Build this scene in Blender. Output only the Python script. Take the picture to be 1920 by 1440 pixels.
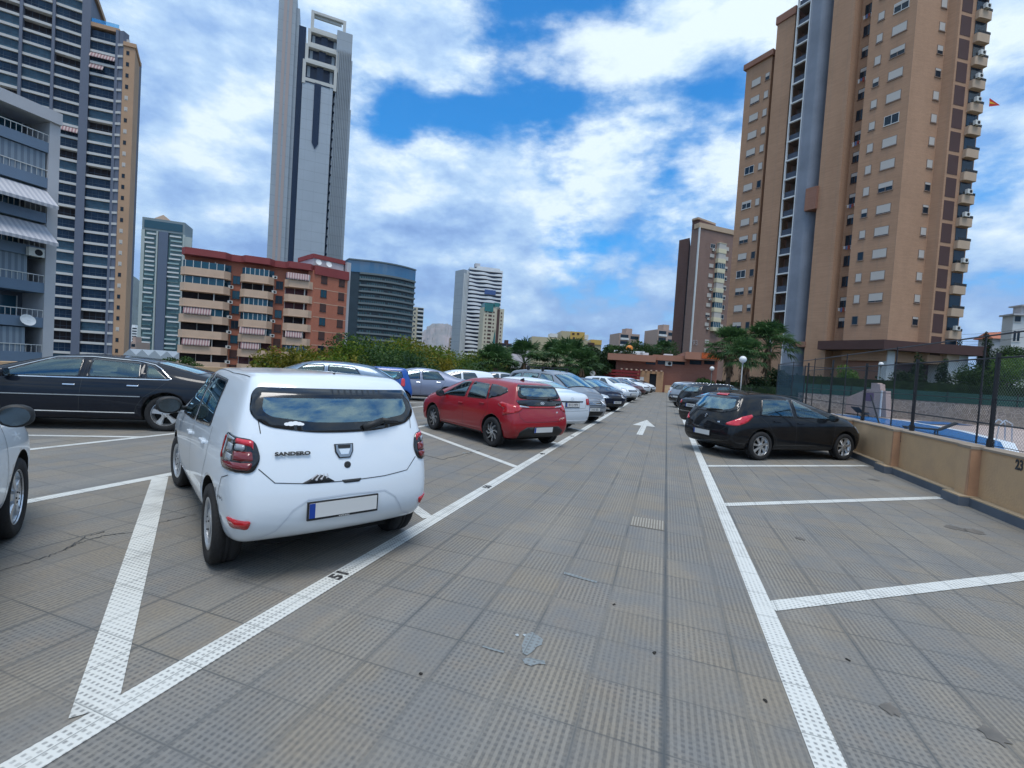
import bpy, bmesh, math, random
from math import sin, cos, pi, radians, sqrt, atan2
from mathutils import Vector, Matrix
from mathutils.bvhtree import BVHTree
from mathutils.geometry import delaunay_2d_cdt
random.seed(7)
for o in list(bpy.data.objects): bpy.data.objects.remove(o)
SC = bpy.context.scene
COL = SC.collection

# ------------------------------------------------------------------ camera
FPX, YAW, PIT, ROL, CAMH = 864.4, -0.3229, -0.0315, 0.0650, 1.682
FW = Vector((sin(YAW)*cos(PIT), cos(YAW)*cos(PIT), sin(PIT)))
_r0 = Vector((cos(YAW), -sin(YAW), 0)); _u0 = _r0.cross(FW)
RT = cos(ROL)*_r0 + sin(ROL)*_u0
UP = -sin(ROL)*_r0 + cos(ROL)*_u0
cd = bpy.data.cameras.new('camera'); cam = bpy.data.objects.new('camera', cd); COL.objects.link(cam)
cd.sensor_width = 36; cd.sensor_fit = 'HORIZONTAL'; cd.lens = FPX/1920*36
cd.clip_start = 0.05; cd.clip_end = 12000
M = Matrix.Identity(4)
for i in range(3):
    M[i][0] = RT[i]; M[i][1] = UP[i]; M[i][2] = -FW[i]
M[2][3] = CAMH
cam.matrix_world = M
SC.camera = cam
def pixdir(x, y):
    return (FW*FPX + RT*(x-960) - UP*(y-720)).normalized()
def at(x, y, depth):
    """world point seen at photo pixel x,y at the given depth along the view axis"""
    return Vector((0, 0, CAMH)) + (FW*FPX + RT*(x-960) - UP*(y-720))*(depth/FPX)

# ------------------------------------------------------------------ world
SUN_EL, SUN_AZ = radians(73), radians(150)      # azimuth clockwise from +Y (north)
w = bpy.data.worlds.new('World'); SC.world = w; w.use_nodes = True
nt = w.node_tree; nt.nodes.clear()
def N(nt, t, **k):
    n = nt.nodes.new(t)
    for a, b in k.items():
        if a == 'inp':
            for kk, v in b.items(): n.inputs[kk].default_value = v
        else: setattr(n, a, b)
    return n
def Mth(nt, op, a=None, b=None, c=None, clamp=False):
    n = nt.nodes.new('ShaderNodeMath'); n.operation = op; n.use_clamp = clamp
    for i, v in enumerate((a, b, c)):
        if v is None: continue
        if isinstance(v, (int, float)): n.inputs[i].default_value = v
        else: nt.links.new(v, n.inputs[i])
    return n.outputs[0]
def Ramp(nt, fac, stops):
    n = nt.nodes.new('ShaderNodeValToRGB'); cr = n.color_ramp
    while len(cr.elements) < len(stops): cr.elements.new(0.5)
    for e, (p, c) in zip(cr.elements, stops):
        e.position = p; e.color = (*c, 1) if len(c) == 3 else c
    nt.links.new(fac, n.inputs[0]); return n.outputs[0]
def MixC(nt, fac, a, b, blend='MIX'):
    n = nt.nodes.new('ShaderNodeMix'); n.data_type = 'RGBA'; n.blend_type = blend
    for s, v in ((n.inputs[0], fac), (n.inputs[6], a), (n.inputs[7], b)):
        if isinstance(v, (int, float)): s.default_value = v
        elif isinstance(v, tuple): s.default_value = (*v, 1) if len(v) == 3 else v
        else: nt.links.new(v, s)
    return n.outputs[2]
def Smooth(nt, v, lo, hi, a=0.0, b=1.0):
    n = nt.nodes.new('ShaderNodeMapRange'); n.interpolation_type = 'SMOOTHSTEP'
    nt.links.new(v, n.inputs[0])
    for i, q in zip((1, 2, 3, 4), (lo, hi, a, b)): n.inputs[i].default_value = q
    return n.outputs[0]
L = nt.links.new
sky = N(nt, 'ShaderNodeTexSky', sky_type='NISHITA', sun_disc=False, sun_elevation=SUN_EL, sun_rotation=SUN_AZ, air_density=1.0, dust_density=0.3, ozone_density=2.0)
hs = N(nt, 'ShaderNodeHueSaturation', inp={'Saturation': 1.75, 'Value': 2.0}); L(sky.outputs[0], hs.inputs['Color'])
tc = N(nt, 'ShaderNodeTexCoord'); sx = N(nt, 'ShaderNodeSeparateXYZ'); L(tc.outputs['Generated'], sx.inputs[0])
zc = Mth(nt, 'ADD', Mth(nt, 'MAXIMUM', sx.outputs[2], 0.0), 0.75)
cx = N(nt, 'ShaderNodeCombineXYZ'); L(Mth(nt, 'DIVIDE', sx.outputs[0], zc), cx.inputs[0]); L(Mth(nt, 'DIVIDE', sx.outputs[1], zc), cx.inputs[1]); L(Mth(nt, 'MULTIPLY', sx.outputs[2], 1.5), cx.inputs[2])
mp = N(nt, 'ShaderNodeMapping'); L(cx.outputs[0], mp.inputs[0]); mp.inputs['Location'].default_value = (3.1, 1.7, 0.4)
n1 = N(nt, 'ShaderNodeTexNoise', inp={'Scale': 4.2, 'Detail': 10.0, 'Roughness': 0.55, 'Distortion': 0.0}); L(mp.outputs[0], n1.inputs['Vector'])
n2 = N(nt, 'ShaderNodeTexNoise', inp={'Scale': 8.5, 'Detail': 9.0, 'Roughness': 0.6, 'Distortion': 0.0}); L(mp.outputs[0], n2.inputs['Vector'])
n3 = N(nt, 'ShaderNodeTexNoise', inp={'Scale': 3.2, 'Detail': 4.0, 'Roughness': 0.5}); L(mp.outputs[0], n3.inputs['Vector'])
dens = Mth(nt, 'ADD', Mth(nt, 'MULTIPLY', n1.outputs[0], 0.55), Mth(nt, 'MULTIPLY', n2.outputs[0], 0.45))
bias = None
def blob(x, y, rdeg, amp):
    """lower (holes) or raise (billows) the cloud cover around one compass direction of the sky"""
    global bias
    d = pixdir(x, y)
    v = N(nt, 'ShaderNodeVectorMath', operation='DOT_PRODUCT'); L(tc.outputs['Generated'], v.inputs[0]); v.inputs[1].default_value = d
    s = Smooth(nt, v.outputs['Value'], cos(radians(rdeg)), 1.0, 0.0, amp)
    bias = s if bias is None else Mth(nt, 'ADD', bias, s)
for b in ((1030, 90, 12, -.15), (1010, 190, 7, -.05), (690, 205, 7, -.20), (815, 255, 8, -.22), (1050, 350, 7, -.07), (1060, 465, 6, -.13), (1300, 340, 8, -.10), (1230, 240, 7, -.08), (1380, 170, 7, -.06),
          (1890, 440, 9, -.14), (1850, 230, 10, -.05), (880, 60, 7, -.07), (1170, 530, 4, -.05), (950, 560, 5, .05),
          (770, 380, 11, .13), (150, 150, 40, .12), (1250, 60, 10, .02), (900, 430, 11, .13), (1900, 560, 12, .10), (850, 100, 5, .08), (1900, 320, 9, .07), (350, 350, 25, .10)):
    blob(*b)
dens = Mth(nt, 'ADD', dens, bias)
cov = Smooth(nt, dens, 0.31, 0.51, 0.0, 0.96)
hz = Smooth(nt, sx.outputs[2], 0.0, 0.28, 0.97, 0.0)
cov = Mth(nt, 'MAXIMUM', cov, hz)
lum = Mth(nt, 'ADD', Mth(nt, 'ADD', Mth(nt, 'MULTIPLY', n2.outputs[0], 0.75), Mth(nt, 'MULTIPLY', n1.outputs[0], 0.4)), Mth(nt, 'MULTIPLY', n3.outputs[0], 0.35))
lum = Mth(nt, 'ADD', lum, Smooth(nt, sx.outputs[2], 0.0, 0.35, -0.12, 0.06))
ccol = Ramp(nt, lum, [(0.60, (2.1, 3.6, 7.0)), (0.71, (3.3, 5.2, 8.5)), (0.81, (5.2, 7.2, 9.7)), (0.93, (8.8, 10.1, 11.0))])
mc = MixC(nt, cov, hs.outputs[0], ccol)
bg = N(nt, 'ShaderNodeBackground', inp={'Strength': 0.1}); L(mc, bg.inputs[0])
ow = N(nt, 'ShaderNodeOutputWorld'); L(bg.outputs[0], ow.inputs[0])

sl = bpy.data.lights.new('sun', 'SUN'); sl.energy = 2.5; sl.angle = radians(28); sl.color = (1.0, .965, .92)
so = bpy.data.objects.new('sun', sl); COL.objects.link(so)
sdir = Vector((sin(SUN_AZ)*cos(SUN_EL), cos(SUN_AZ)*cos(SUN_EL), sin(SUN_EL)))
so.rotation_euler = sdir.to_track_quat('Z', 'Y').to_euler()
so.location = (0, 0, 80)
vs = SC.view_settings; vs.view_transform = 'Standard'; vs.look = 'None'; vs.exposure = 0.1; vs.gamma = 1.0
SC.cycles.max_bounces = 8; SC.cycles.transparent_max_bounces = 24

# ------------------------------------------------------------------ materials
MATS = {}
def mat(name, col, rough=.6, metal=0., var=0., vscale=3., bump=0., bscale=20., spec=.5, coat=0., emit=None, coords='Object', ior=1.45, col2=None, stretch=None):
    if name in MATS: return MATS[name]
    m = bpy.data.materials.new(name); m.use_nodes = True; t = m.node_tree; b = t.nodes['Principled BSDF']
    b.inputs['Base Color'].default_value = (*col, 1); b.inputs['Roughness'].default_value = rough
    b.inputs['Metallic'].default_value = metal; b.inputs['IOR'].default_value = ior
    b.inputs['Specular IOR Level'].default_value = spec; b.inputs['Coat Weight'].default_value = coat; b.inputs['Coat Roughness'].default_value = .03
    if emit: b.inputs['Emission Color'].default_value = (*emit[:3], 1); b.inputs['Emission Strength'].default_value = emit[3]
    if var or bump:
        c = N(t, 'ShaderNodeTexCoord'); src = c.outputs[coords]
        if stretch:
            mpn = N(t, 'ShaderNodeMapping'); mpn.inputs['Scale'].default_value = stretch; t.links.new(src, mpn.inputs[0]); src = mpn.outputs[0]
        if var:
            n = N(t, 'ShaderNodeTexNoise', inp={'Scale': vscale, 'Detail': 6., 'Roughness': .6}); t.links.new(src, n.inputs['Vector'])
            c2 = col2 or tuple(x*.55 for x in col)
            f = Smooth(t, n.outputs[0], .5-.18, .5+.22, 0, var)
            t.links.new(MixC(t, f, col, c2), b.inputs['Base Color'])
        if bump:
            n = N(t, 'ShaderNodeTexNoise', inp={'Scale': bscale, 'Detail': 5.}); t.links.new(src, n.inputs['Vector'])
            bp = N(t, 'ShaderNodeBump', inp={'Strength': bump, 'Distance': .02}); t.links.new(n.outputs[0], bp.inputs['Height']); t.links.new(bp.outputs[0], b.inputs['Normal'])
    MATS[name] = m; return m
def courses(name, col, col2, mortar, size=(.25, .07), rough=.85, warp=.3, var=.35):
    """brickwork laid in fine courses, with tonal drift between areas"""
    if name in MATS: return MATS[name]
    m = bpy.data.materials.new(name); m.use_nodes = True; t = m.node_tree; b = t.nodes['Principled BSDF']
    b.inputs['Roughness'].default_value = rough; b.inputs['Specular IOR Level'].default_value = .25
    c = N(t, 'ShaderNodeTexCoord'); s = N(t, 'ShaderNodeSeparateXYZ'); t.links.new(c.outputs['Object'], s.inputs[0])
    cb = N(t, 'ShaderNodeCombineXYZ'); t.links.new(Mth(t, 'ADD', s.outputs[0], s.outputs[1]), cb.inputs[0]); t.links.new(s.outputs[2], cb.inputs[1])
    br = N(t, 'ShaderNodeTexBrick', inp={'Scale': 1., 'Mortar Size': .008, 'Brick Width': size[0], 'Row Height': size[1], 'Bias': 0.})
    br.inputs['Color1'].default_value = (*col, 1); br.inputs['Color2'].default_value = (*col2, 1); br.inputs['Mortar'].default_value = (*mortar, 1)
    t.links.new(cb.outputs[0], br.inputs['Vector'])
    n = N(t, 'ShaderNodeTexNoise', inp={'Scale': .35, 'Detail': 7., 'Roughness': .65}); 
    mpn = N(t, 'ShaderNodeMapping'); mpn.inputs['Scale'].default_value = (1, 1, .35); t.links.new(c.outputs['Object'], mpn.inputs[0]); t.links.new(mpn.outputs[0], n.inputs['Vector'])
    n9 = N(t, 'ShaderNodeTexNoise', inp={'Scale': 1.2, 'Detail': 5., 'Roughness': .7}); mp9 = N(t, 'ShaderNodeMapping'); mp9.inputs['Scale'].default_value = (.5, .5, 5); t.links.new(c.outputs['Object'], mp9.inputs[0]); t.links.new(mp9.outputs[0], n9.inputs['Vector'])
    f = Smooth(t, n.outputs[0], .35, .7, 0, var)
    c1 = MixC(t, f, br.outputs[0], tuple(x*.55 for x in col))
    c1 = MixC(t, Smooth(t, n9.outputs[0], .4, .68, 0, var*.8), c1, tuple(min(1, x*1.25) for x in col2))
    t.links.new(c1, b.inputs['Base Color'])
    MATS[name] = m; return m
def paint(name, col, metal=.0, rough=.32, flake=0.):
    dk = max(col) < .05
    m = mat(name, col, rough=rough if not dk else .5, metal=metal, coat=.65 if dk else .8, spec=.1 if dk else .4)
    return m

# ------------------------------------------------------------------ mesh builder
class MB:
    def __init__(s): s.v = []; s.f = []; s.m = []; s.T = None
    def add(s, vs, fs, m=0):
        o = len(s.v)
        if s.T: vs = [s.T @ Vector(q) for q in vs]
        s.v += [tuple(q) for q in vs]; s.f += [tuple(i+o for i in f) for f in fs]; s.m += [m]*len(fs)
        return s
    def box(s, x0, x1, y0, y1, z0, z1, m=0):
        v = [(x, y, z) for z in (z0, z1) for x, y in ((x0, y0), (x1, y0), (x1, y1), (x0, y1))]
        return s.add(v, [(3, 2, 1, 0), (4, 5, 6, 7), (0, 1, 5, 4), (1, 2, 6, 5), (2, 3, 7, 6), (3, 0, 4, 7)], m)
    def prism(s, poly, z0, z1, m=0, mtop=None):
        n = len(poly); ar = sum(poly[i][0]*poly[(i+1) % n][1]-poly[(i+1) % n][0]*poly[i][1] for i in range(n))
        if ar < 0: poly = poly[::-1]
        v = [(x, y, z0) for x, y in poly]+[(x, y, z1) for x, y in poly]
        s.add(v, [(i, (i+1) % n, (i+1) % n+n, i+n) for i in range(n)], m)
        s.add(v, [tuple(range(n))[::-1]], m); s.add(v, [tuple(range(n, 2*n))], m if mtop is None else mtop); return s
    def ext(s, poly, axis, a, b, m=0):
        """polygon in the plane normal to axis ('x': (y,z), 'y': (x,z)) extruded from a to b"""
        n = len(poly)
        f = (lambda p, t: (t, p[0], p[1])) if axis == 'x' else (lambda p, t: (p[0], t, p[1]))
        v = [f(p, a) for p in poly]+[f(p, b) for p in poly]
        return s.add(v, [(i, (i+1) % n, (i+1) % n+n, i+n) for i in range(n)]+[tuple(range(n))[::-1], tuple(range(n, 2*n))], m)
    def tube(s, p0, p1, r0, r1=None, n=8, m=0, cap=True):
        p0 = Vector(p0); p1 = Vector(p1); r1 = r0 if r1 is None else r1
        d = (p1-p0).normalized(); a = d.orthogonal().normalized(); b = d.cross(a)
        v = [p0+(a*cos(t)+b*sin(t))*r0 for t in [2*pi*i/n for i in range(n)]]+[p1+(a*cos(t)+b*sin(t))*r1 for t in [2*pi*i/n for i in range(n)]]
        f = [(i, (i+1) % n, (i+1) % n+n, i+n) for i in range(n)]
        if cap: f += [tuple(range(n))[::-1], tuple(range(n, 2*n))]
        return s.add(v, f, m)
    def path(s, pts, r, n=6, m=0):
        rr = r if isinstance(r, (list, tuple)) else [r]*len(pts)
        for i in range(len(pts)-1): s.tube(pts[i], pts[i+1], rr[i], rr[i+1], n, m)
        return s
    def lathe(s, prof, n=24, m=0, axis='z', close=False):
        """prof: (radius, height)"""
        v = []; k = len(prof)
        for i in range(n):
            t = 2*pi*i/n
            for r, h in prof:
                v.append({'z': (r*cos(t), r*sin(t), h), 'y': (r*cos(t), h, r*sin(t)), 'x': (h, r*cos(t), r*sin(t))}[axis])
        f = []
        for i in range(n):
            j = (i+1) % n
            for q in range(k-1 if not close else k):
                q2 = (q+1) % k
                f.append((i*k+q, j*k+q, j*k+q2, i*k+q2))
        return s.add(v, f, m)
    def ball(s, c, r, n=12, k=8, m=0, sc=(1, 1, 1)):
        T = s.T; 
        prof = [(max(1e-4, r*sin(pi*i/k)), -r*cos(pi*i/k)) for i in range(k+1)]
        mb = MB().lathe(prof, n)
        return s.add([(c[0]+x*sc[0], c[1]+y*sc[1], c[2]+z*sc[2]) for x, y, z in mb.v], mb.f, m)
    def build(s, name, mats, parent=None, smooth=False, loc=None, bevel=0):
        me = bpy.data.meshes.new(name); me.from_pydata([tuple(x) for x in s.v], [], s.f)
        if not isinstance(mats, (list, tuple)): mats = [mats]
        for q in mats: me.materials.append(q)
        me.polygons.foreach_set('material_index', [min(x, len(mats)-1) for x in s.m])
        if smooth: me.polygons.foreach_set('use_smooth', [True]*len(me.polygons))
        me.update()
        o = bpy.data.objects.new(name, me); COL.objects.link(o)
        if parent: o.parent = parent
        if loc: o.location = loc
        if bevel:
            q = o.modifiers.new('b', 'BEVEL'); q.width = bevel; q.segments = 2; q.limit_method = 'ANGLE'
        return o
def tag(o, label=None, cat=None, group=None, kind=None):
    if label: o['label'] = label
    if cat: o['category'] = cat
    if group: o['group'] = group
    if kind: o['kind'] = kind
    return o
def thing(name, label, cat, loc=(0, 0, 0), rz=0., group=None):
    o = bpy.data.objects.new(name, None); COL.objects.link(o); o.location = loc; o.rotation_euler = (0, 0, rz); o.empty_display_size = .3
    return tag(o, label, cat, group)
def cpy(src, parent=None, loc=None, rz=None, mw=None):
    c = src.copy(); COL.objects.link(c)
    if parent: c.parent = parent
    if loc is not None: c.location = loc
    if rz is not None: c.rotation_euler = (0, 0, rz)
    for k in ('label', 'category', 'group'):
        if parent and k in c: del c[k]
    return c
def copy_tree(o, loc=None, rz=None, label=None, parent=None, scale=None):
    c = o.copy(); COL.objects.link(c)
    if parent: c.parent = parent
    if loc is not None: c.location = loc
    if rz is not None: c.rotation_euler = (0, 0, rz)
    if scale is not None: c.scale = scale
    if label: c['label'] = label
    for ch in list(o.children): copy_tree(ch, parent=c)
    return c
# ------------------------------------------------------------------ deck floor of ribbed 40 cm tiles
def floor_material():
    m = bpy.data.materials.new('ribbed_tiles'); m.use_nodes = True; t = m.node_tree; b = t.nodes['Principled BSDF']; Lk = t.links.new
    tc = N(t, 'ShaderNodeTexCoord'); s = N(t, 'ShaderNodeSeparateXYZ'); Lk(tc.outputs['Object'], s.inputs[0])
    X, Y = s.outputs[0], s.outputs[1]
    u = Mth(t, 'DIVIDE', Mth(t, 'SUBTRACT', X, .108), .4); v = Mth(t, 'DIVIDE', Mth(t, 'SUBTRACT', Y, .17), .4)
    iu = Mth(t, 'FLOOR', u); iv = Mth(t, 'FLOOR', v); fu = Mth(t, 'FRACT', u); fv = Mth(t, 'FRACT', v)
    cb = N(t, 'ShaderNodeCombineXYZ'); Lk(iu, cb.inputs[0]); Lk(iv, cb.inputs[1])
    wn = N(t, 'ShaderNodeTexWhiteNoise', noise_dimensions='2D'); Lk(cb.outputs[0], wn.inputs['Vector'])
    wn2 = N(t, 'ShaderNodeTexWhiteNoise', noise_dimensions='2D')
    va = N(t, 'ShaderNodeVectorMath', operation='ADD'); Lk(cb.outputs[0], va.inputs[0]); va.inputs[1].default_value = (37.3, 11.9, 0); Lk(va.outputs[0], wn2.inputs['Vector'])
    r1 = wn.outputs['Value']; r2 = wn2.outputs['Value']
    # joints
    def edge(f, wd):
        return Mth(t, 'MAXIMUM', Smooth(t, f, 0, wd, 1, 0), Smooth(t, f, 1-wd, 1, 0, 1))
    nz = N(t, 'ShaderNodeTexNoise', inp={'Scale': 1.3, 'Detail': 5., 'Roughness': .6}); Lk(tc.outputs['Object'], nz.inputs['Vector'])
    nzf = N(t, 'ShaderNodeTexNoise', inp={'Scale': 45., 'Detail': 4.}); Lk(tc.outputs['Object'], nzf.inputs['Vector'])
    ns = N(t, 'ShaderNodeTexNoise', inp={'Scale': 1., 'Detail': 6., 'Roughness': .6}); mpn = N(t, 'ShaderNodeMapping'); mpn.inputs['Scale'].default_value = (2.2, .35, 1); Lk(tc.outputs['Object'], mpn.inputs[0]); Lk(mpn.outputs[0], ns.inputs['Vector'])
    jn = N(t, 'ShaderNodeTexNoise', inp={'Scale': .9, 'Detail': 3.}); Lk(tc.outputs['Object'], jn.inputs['Vector'])
    jw = Smooth(t, jn.outputs[0], .38, .66, .35, 1.0)
    joint = Mth(t, 'MULTIPLY', Mth(t, 'MAXIMUM', edge(fu, .035), edge(fv, .022)), jw)
    # ribs along the lane, notched into square pits on part of the floor
    ru = Mth(t, 'FRACT', Mth(t, 'MULTIPLY', fu, 12.)); rv = Mth(t, 'FRACT', Mth(t, 'MULTIPLY', fv, 12.))
    def groove(f): return Smooth(t, Mth(t, 'ABSOLUTE', Mth(t, 'SUBTRACT', f, .5)), .16, .34, 1, 0)
    gu = groove(ru); gv = groove(rv)
    pitness = Smooth(t, Mth(t, 'ADD', Mth(t, 'MULTIPLY', nz.outputs[0], .9), Mth(t, 'MULTIPLY', r1, .12)), .40, .58, .15, 1)
    ribs = Mth(t, 'MULTIPLY', gu, Mth(t, 'SUBTRACT', 1.0, Mth(t, 'MULTIPLY', pitness, Mth(t, 'SUBTRACT', 1.0, gv))))
    worn = Smooth(t, Mth(t, 'ADD', Mth(t, 'MULTIPLY', r2, .45), Mth(t, 'MULTIPLY', ns.outputs[0], .55)), .2, .7, .45, 1.0)
    pit = Mth(t, 'MULTIPLY', ribs, worn)
    base = Ramp(t, r1, [(0., (.208, .184, .148)), (.35, (.216, .192, .156)), (.6, (.226, .194, .148)), (.8, (.212, .190, .160)), (1., (.230, .203, .162))])
    base = MixC(t, Smooth(t, nz.outputs[0], .36, .62, 0, .7), base, (.145, .155, .162)); nb = N(t, 'ShaderNodeTexNoise', inp={'Scale': 2.7, 'Detail': 6., 'Roughness': .7}); Lk(tc.outputs['Object'], nb.inputs['Vector']); base = MixC(t, Smooth(t, nb.outputs[0], .5, .72, 0, .38), base, (.235, .185, .135))
    base = MixC(t, Smooth(t, ns.outputs[0], .45, .72, 0, .45), base, (.29, .265, .22))
    base = MixC(t, Mth(t, 'MULTIPLY', pit, Smooth(t, nzf.outputs[0], .3, .65, .25, .58)), base, (.055, .060, .064))
    ridge = Mth(t, 'MULTIPLY', Mth(t, 'SUBTRACT', 1.0, gu), Mth(t, 'MULTIPLY', worn, .20)); base = MixC(t, ridge, base, (.30, .29, .26))
    base = MixC(t, Mth(t, 'MULTIPLY', joint, .8), base, (.045, .055, .062))
    base = MixC(t, Smooth(t, nzf.outputs[0], .35, .75, 0, .3), base, (.105, .105, .103))
    # darker drip line beside the strong long joint, oil spots in bays
    dl = Smooth(t, Mth(t, 'ABSOLUTE', Mth(t, 'SUBTRACT', X, .108)), .006, .03, .5, 0)
    base = MixC(t, dl, base, (.035, .048, .06))
    ol = N(t, 'ShaderNodeTexNoise', inp={'Scale': .55, 'Detail': 7., 'Roughness': .72}); Lk(tc.outputs['Object'], ol.inputs['Vector'])
    base = MixC(t, Smooth(t, ol.outputs[0], .62, .74, 0, .55), base, (.07, .07, .072))
    Lk(base, b.inputs['Base Color'])
    b.inputs['Roughness'].default_value = .78; b.inputs['Specular IOR Level'].default_value = .35
    h = Mth(t, 'SUBTRACT', Mth(t, 'MULTIPLY', nzf.outputs[0], .25), Mth(t, 'ADD', Mth(t, 'MULTIPLY', pit, .6), joint))
    bp = N(t, 'ShaderNodeBump', inp={'Strength': .55, 'Distance': .006}); Lk(h, bp.inputs['Height']); Lk(bp.outputs[0], b.inputs['Normal'])
    return m
M_FLOOR = floor_material()
def line_material(c0=(.58, .59, .56), full=0.):
    m = bpy.data.materials.new('road_paint'); m.use_nodes = True; t = m.node_tree; b = t.nodes['Principled BSDF']; Lk = t.links.new
    tc = N(t, 'ShaderNodeTexCoord'); s = N(t, 'ShaderNodeSeparateXYZ'); Lk(tc.outputs['Object'], s.inputs[0])
    u = Mth(t, 'FRACT', Mth(t, 'MULTIPLY', Mth(t, 'SUBTRACT', s.outputs[0], .108), 30.)); v = Mth(t, 'FRACT', Mth(t, 'MULTIPLY', Mth(t, 'SUBTRACT', s.outputs[1], .17), 30.))
    def groove(f): return Smooth(t, Mth(t, 'ABSOLUTE', Mth(t, 'SUBTRACT', f, .5)), .12, .34, 1, 0)
    pit = Mth(t, 'MULTIPLY', groove(u), groove(v))
    nz = N(t, 'ShaderNodeTexNoise', inp={'Scale': 1.7, 'Detail': 6., 'Roughness': .7}); Lk(tc.outputs['Object'], nz.inputs['Vector'])
    nf = N(t, 'ShaderNodeTexNoise', inp={'Scale': 60., 'Detail': 3.}); Lk(tc.outputs['Object'], nf.inputs['Vector'])
    wear = Smooth(t, Mth(t, 'ADD', nz.outputs[0], Mth(t, 'MULTIPLY', nf.outputs[0], .35)), .50, .80, .2, .9)
    if full: wear = Mth(t, 'MAXIMUM', wear, full)
    col = MixC(t, Mth(t, 'MULTIPLY', pit, wear), c0, (.15, .155, .155))
    ju = Mth(t, 'FRACT', Mth(t, 'DIVIDE', Mth(t, 'SUBTRACT', s.outputs[1], .17), .4)); jv = Mth(t, 'FRACT', Mth(t, 'DIVIDE', Mth(t, 'SUBTRACT', s.outputs[0], .108), .4))
    j = Mth(t, 'MAXIMUM', Smooth(t, ju, 0, .03, 1, 0), Smooth(t, jv, 0, .03, 1, 0))
    col = MixC(t, Mth(t, 'MULTIPLY', j, .75), col, (.08, .09, .09))
    col = MixC(t, Smooth(t, nz.outputs[0], .5, .72, 0, .55), col, (.33, .33, .31))
    Lk(col, b.inputs['Base Color']); b.inputs['Roughness'].default_value = .7
    bp = N(t, 'ShaderNodeBump', inp={'Strength': .5, 'Distance': .005, }); Lk(Mth(t, 'MULTIPLY', pit, -1.), bp.inputs['Height']); Lk(bp.outputs[0], b.inputs['Normal'])
    return m
M_LINE = line_material()
M_BLACKP = mat('black_stencil_paint', (.02, .02, .022), .7, var=.5, vscale=30, col2=(.12, .12, .12))

DX0, DX1, DY0, DY1 = -15.9, 5.2, -9.0, 62.5
g = MB(); g.add([(DX0, DY0, 0), (DX1, DY0, 0), (DX1, DY1, 0), (DX0, DY1, 0)], [(0, 1, 2, 3)], 0)
g.build('parking_deck_floor', M_FLOOR)['kind'] = 'structure'
M_CONC = mat('deck_concrete', (.30, .28, .25), .85, var=.5, vscale=.8)
g = MB().box(DX0, DX1, DY0, DY1, -9, -.05, 0); tag(g.build('deck_structure', M_CONC), kind='structure')
# lower town ground reaching the horizon
M_TOWN = mat('town_ground', (.16, .15, .12), .95, var=.8, vscale=.02, col2=(.06, .09, .04))
g = MB(); g.add([(-6000, -3000, -9), (6000, -3000, -9), (6000, 9000, -9), (-6000, 9000, -9)], [(0, 1, 2, 3)]); tag(g.build('ground', M_TOWN), kind='structure')

# painted lines ----------------------------------------------------------------
LZ = .004
def strip(name, p, q, wd, z=LZ, mt=None):
    p = Vector((*p, z)); q = Vector((*q, z)); d = (q-p).normalized(); n = Vector((-d.y, d.x, 0))*wd/2
    o = MB().add([p-n, q-n, q+n, p+n], [(0, 1, 2, 3)]).build(name, mt or M_LINE); tag(o, kind='structure'); return o
aR, aL = radians(54), radians(-53)
dR = (sin(aR), cos(aR)); dL = (sin(aL), cos(aL))
mb = MB()
def q4(p, q, wd, z=LZ):
    p = Vector((*p, z)); q = Vector((*q, z)); d = (q-p).normalized(); n = Vector((-d.y, d.x, 0))*wd/2
    mb.add([p-n, q-n, q+n, p+n], [(0, 1, 2, 3)])
mb.add([(-2.37, -3, LZ), (-2.21, -3, LZ), (-2.21, 62, LZ), (-2.37, 62, LZ)], [(0, 1, 2, 3)])
mb.add([(.745, -3, LZ), (.89, -3, LZ), (.89, 62, LZ), (.745, 62, LZ)], [(0, 1, 2, 3)])
mb.add([(-6.21, -2, LZ), (-6.06, -2, LZ), (-6.06, 62, LZ), (-6.21, 62, LZ)], [(0, 1, 2, 3)])
mb.add([(-9.10, -2, LZ), (-8.97, -2, LZ), (-8.97, 62, LZ), (-9.10, 62, LZ)], [(0, 1, 2, 3)])
for k in range(-1, 19):
    y = 1.37+3.105*k
    mb2 = mb
    q4((-2.36, y), (-2.36+dL[0]*4.66, y+dL[1]*4.66), .13 if k else .17, LZ+.0012)
    y = 3.95+3.02*(k-1)
    q4((.86, y), (.86+dR[0]*4.5, y+dR[1]*4.5), .14, LZ+.0012)
    y = 5.85+3.05*(k-2)
    q4((-9.03, y), (-9.03-dR[0]*5.6, y-dR[1]*5.6), .13, LZ+.0012)
o = mb.build('parking_lines', M_LINE); tag(o, kind='structure')
# direction arrow on the lane
ax, ay = -.65, 14.1
A = [(-.09, 0), (.09, 0), (.09, 2.75), (.38, 2.75), (0, 5.3), (-.38, 2.75), (-.09, 2.75)]
o = MB().add([(ax+x, ay+y, LZ) for x, y in A], [tuple(range(7))]).build('lane_arrow', M_LINE); tag(o, kind='structure')
def text_obj(name, s, size, m, T, font_bold=.0, parent=None, ext=0.001, width=None):
    c = bpy.data.curves.new(name, 'FONT'); c.body = s; c.size = size; c.extrude = ext; c.align_x = 'CENTER'; c.align_y = 'CENTER'; c.offset = font_bold
    to = bpy.data.objects.new(name, c); COL.objects.link(to)
    dg = bpy.context.evaluated_depsgraph_get(); me = bpy.data.meshes.new_from_object(to.evaluated_get(dg))
    bpy.data.objects.remove(to)
    me.materials.clear(); me.materials.append(m)
    me.transform(T); o = bpy.data.objects.new(name, me); COL.objects.link(o)
    if parent: o.parent = parent
    return o
def flat(x, y, rz, sx=1, sy=1): return Matrix.Translation((x, y, LZ+.003)) @ Matrix.Rotation(rz, 4, 'Z') @ Matrix.Diagonal((sx, sy, 1, 1))
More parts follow.
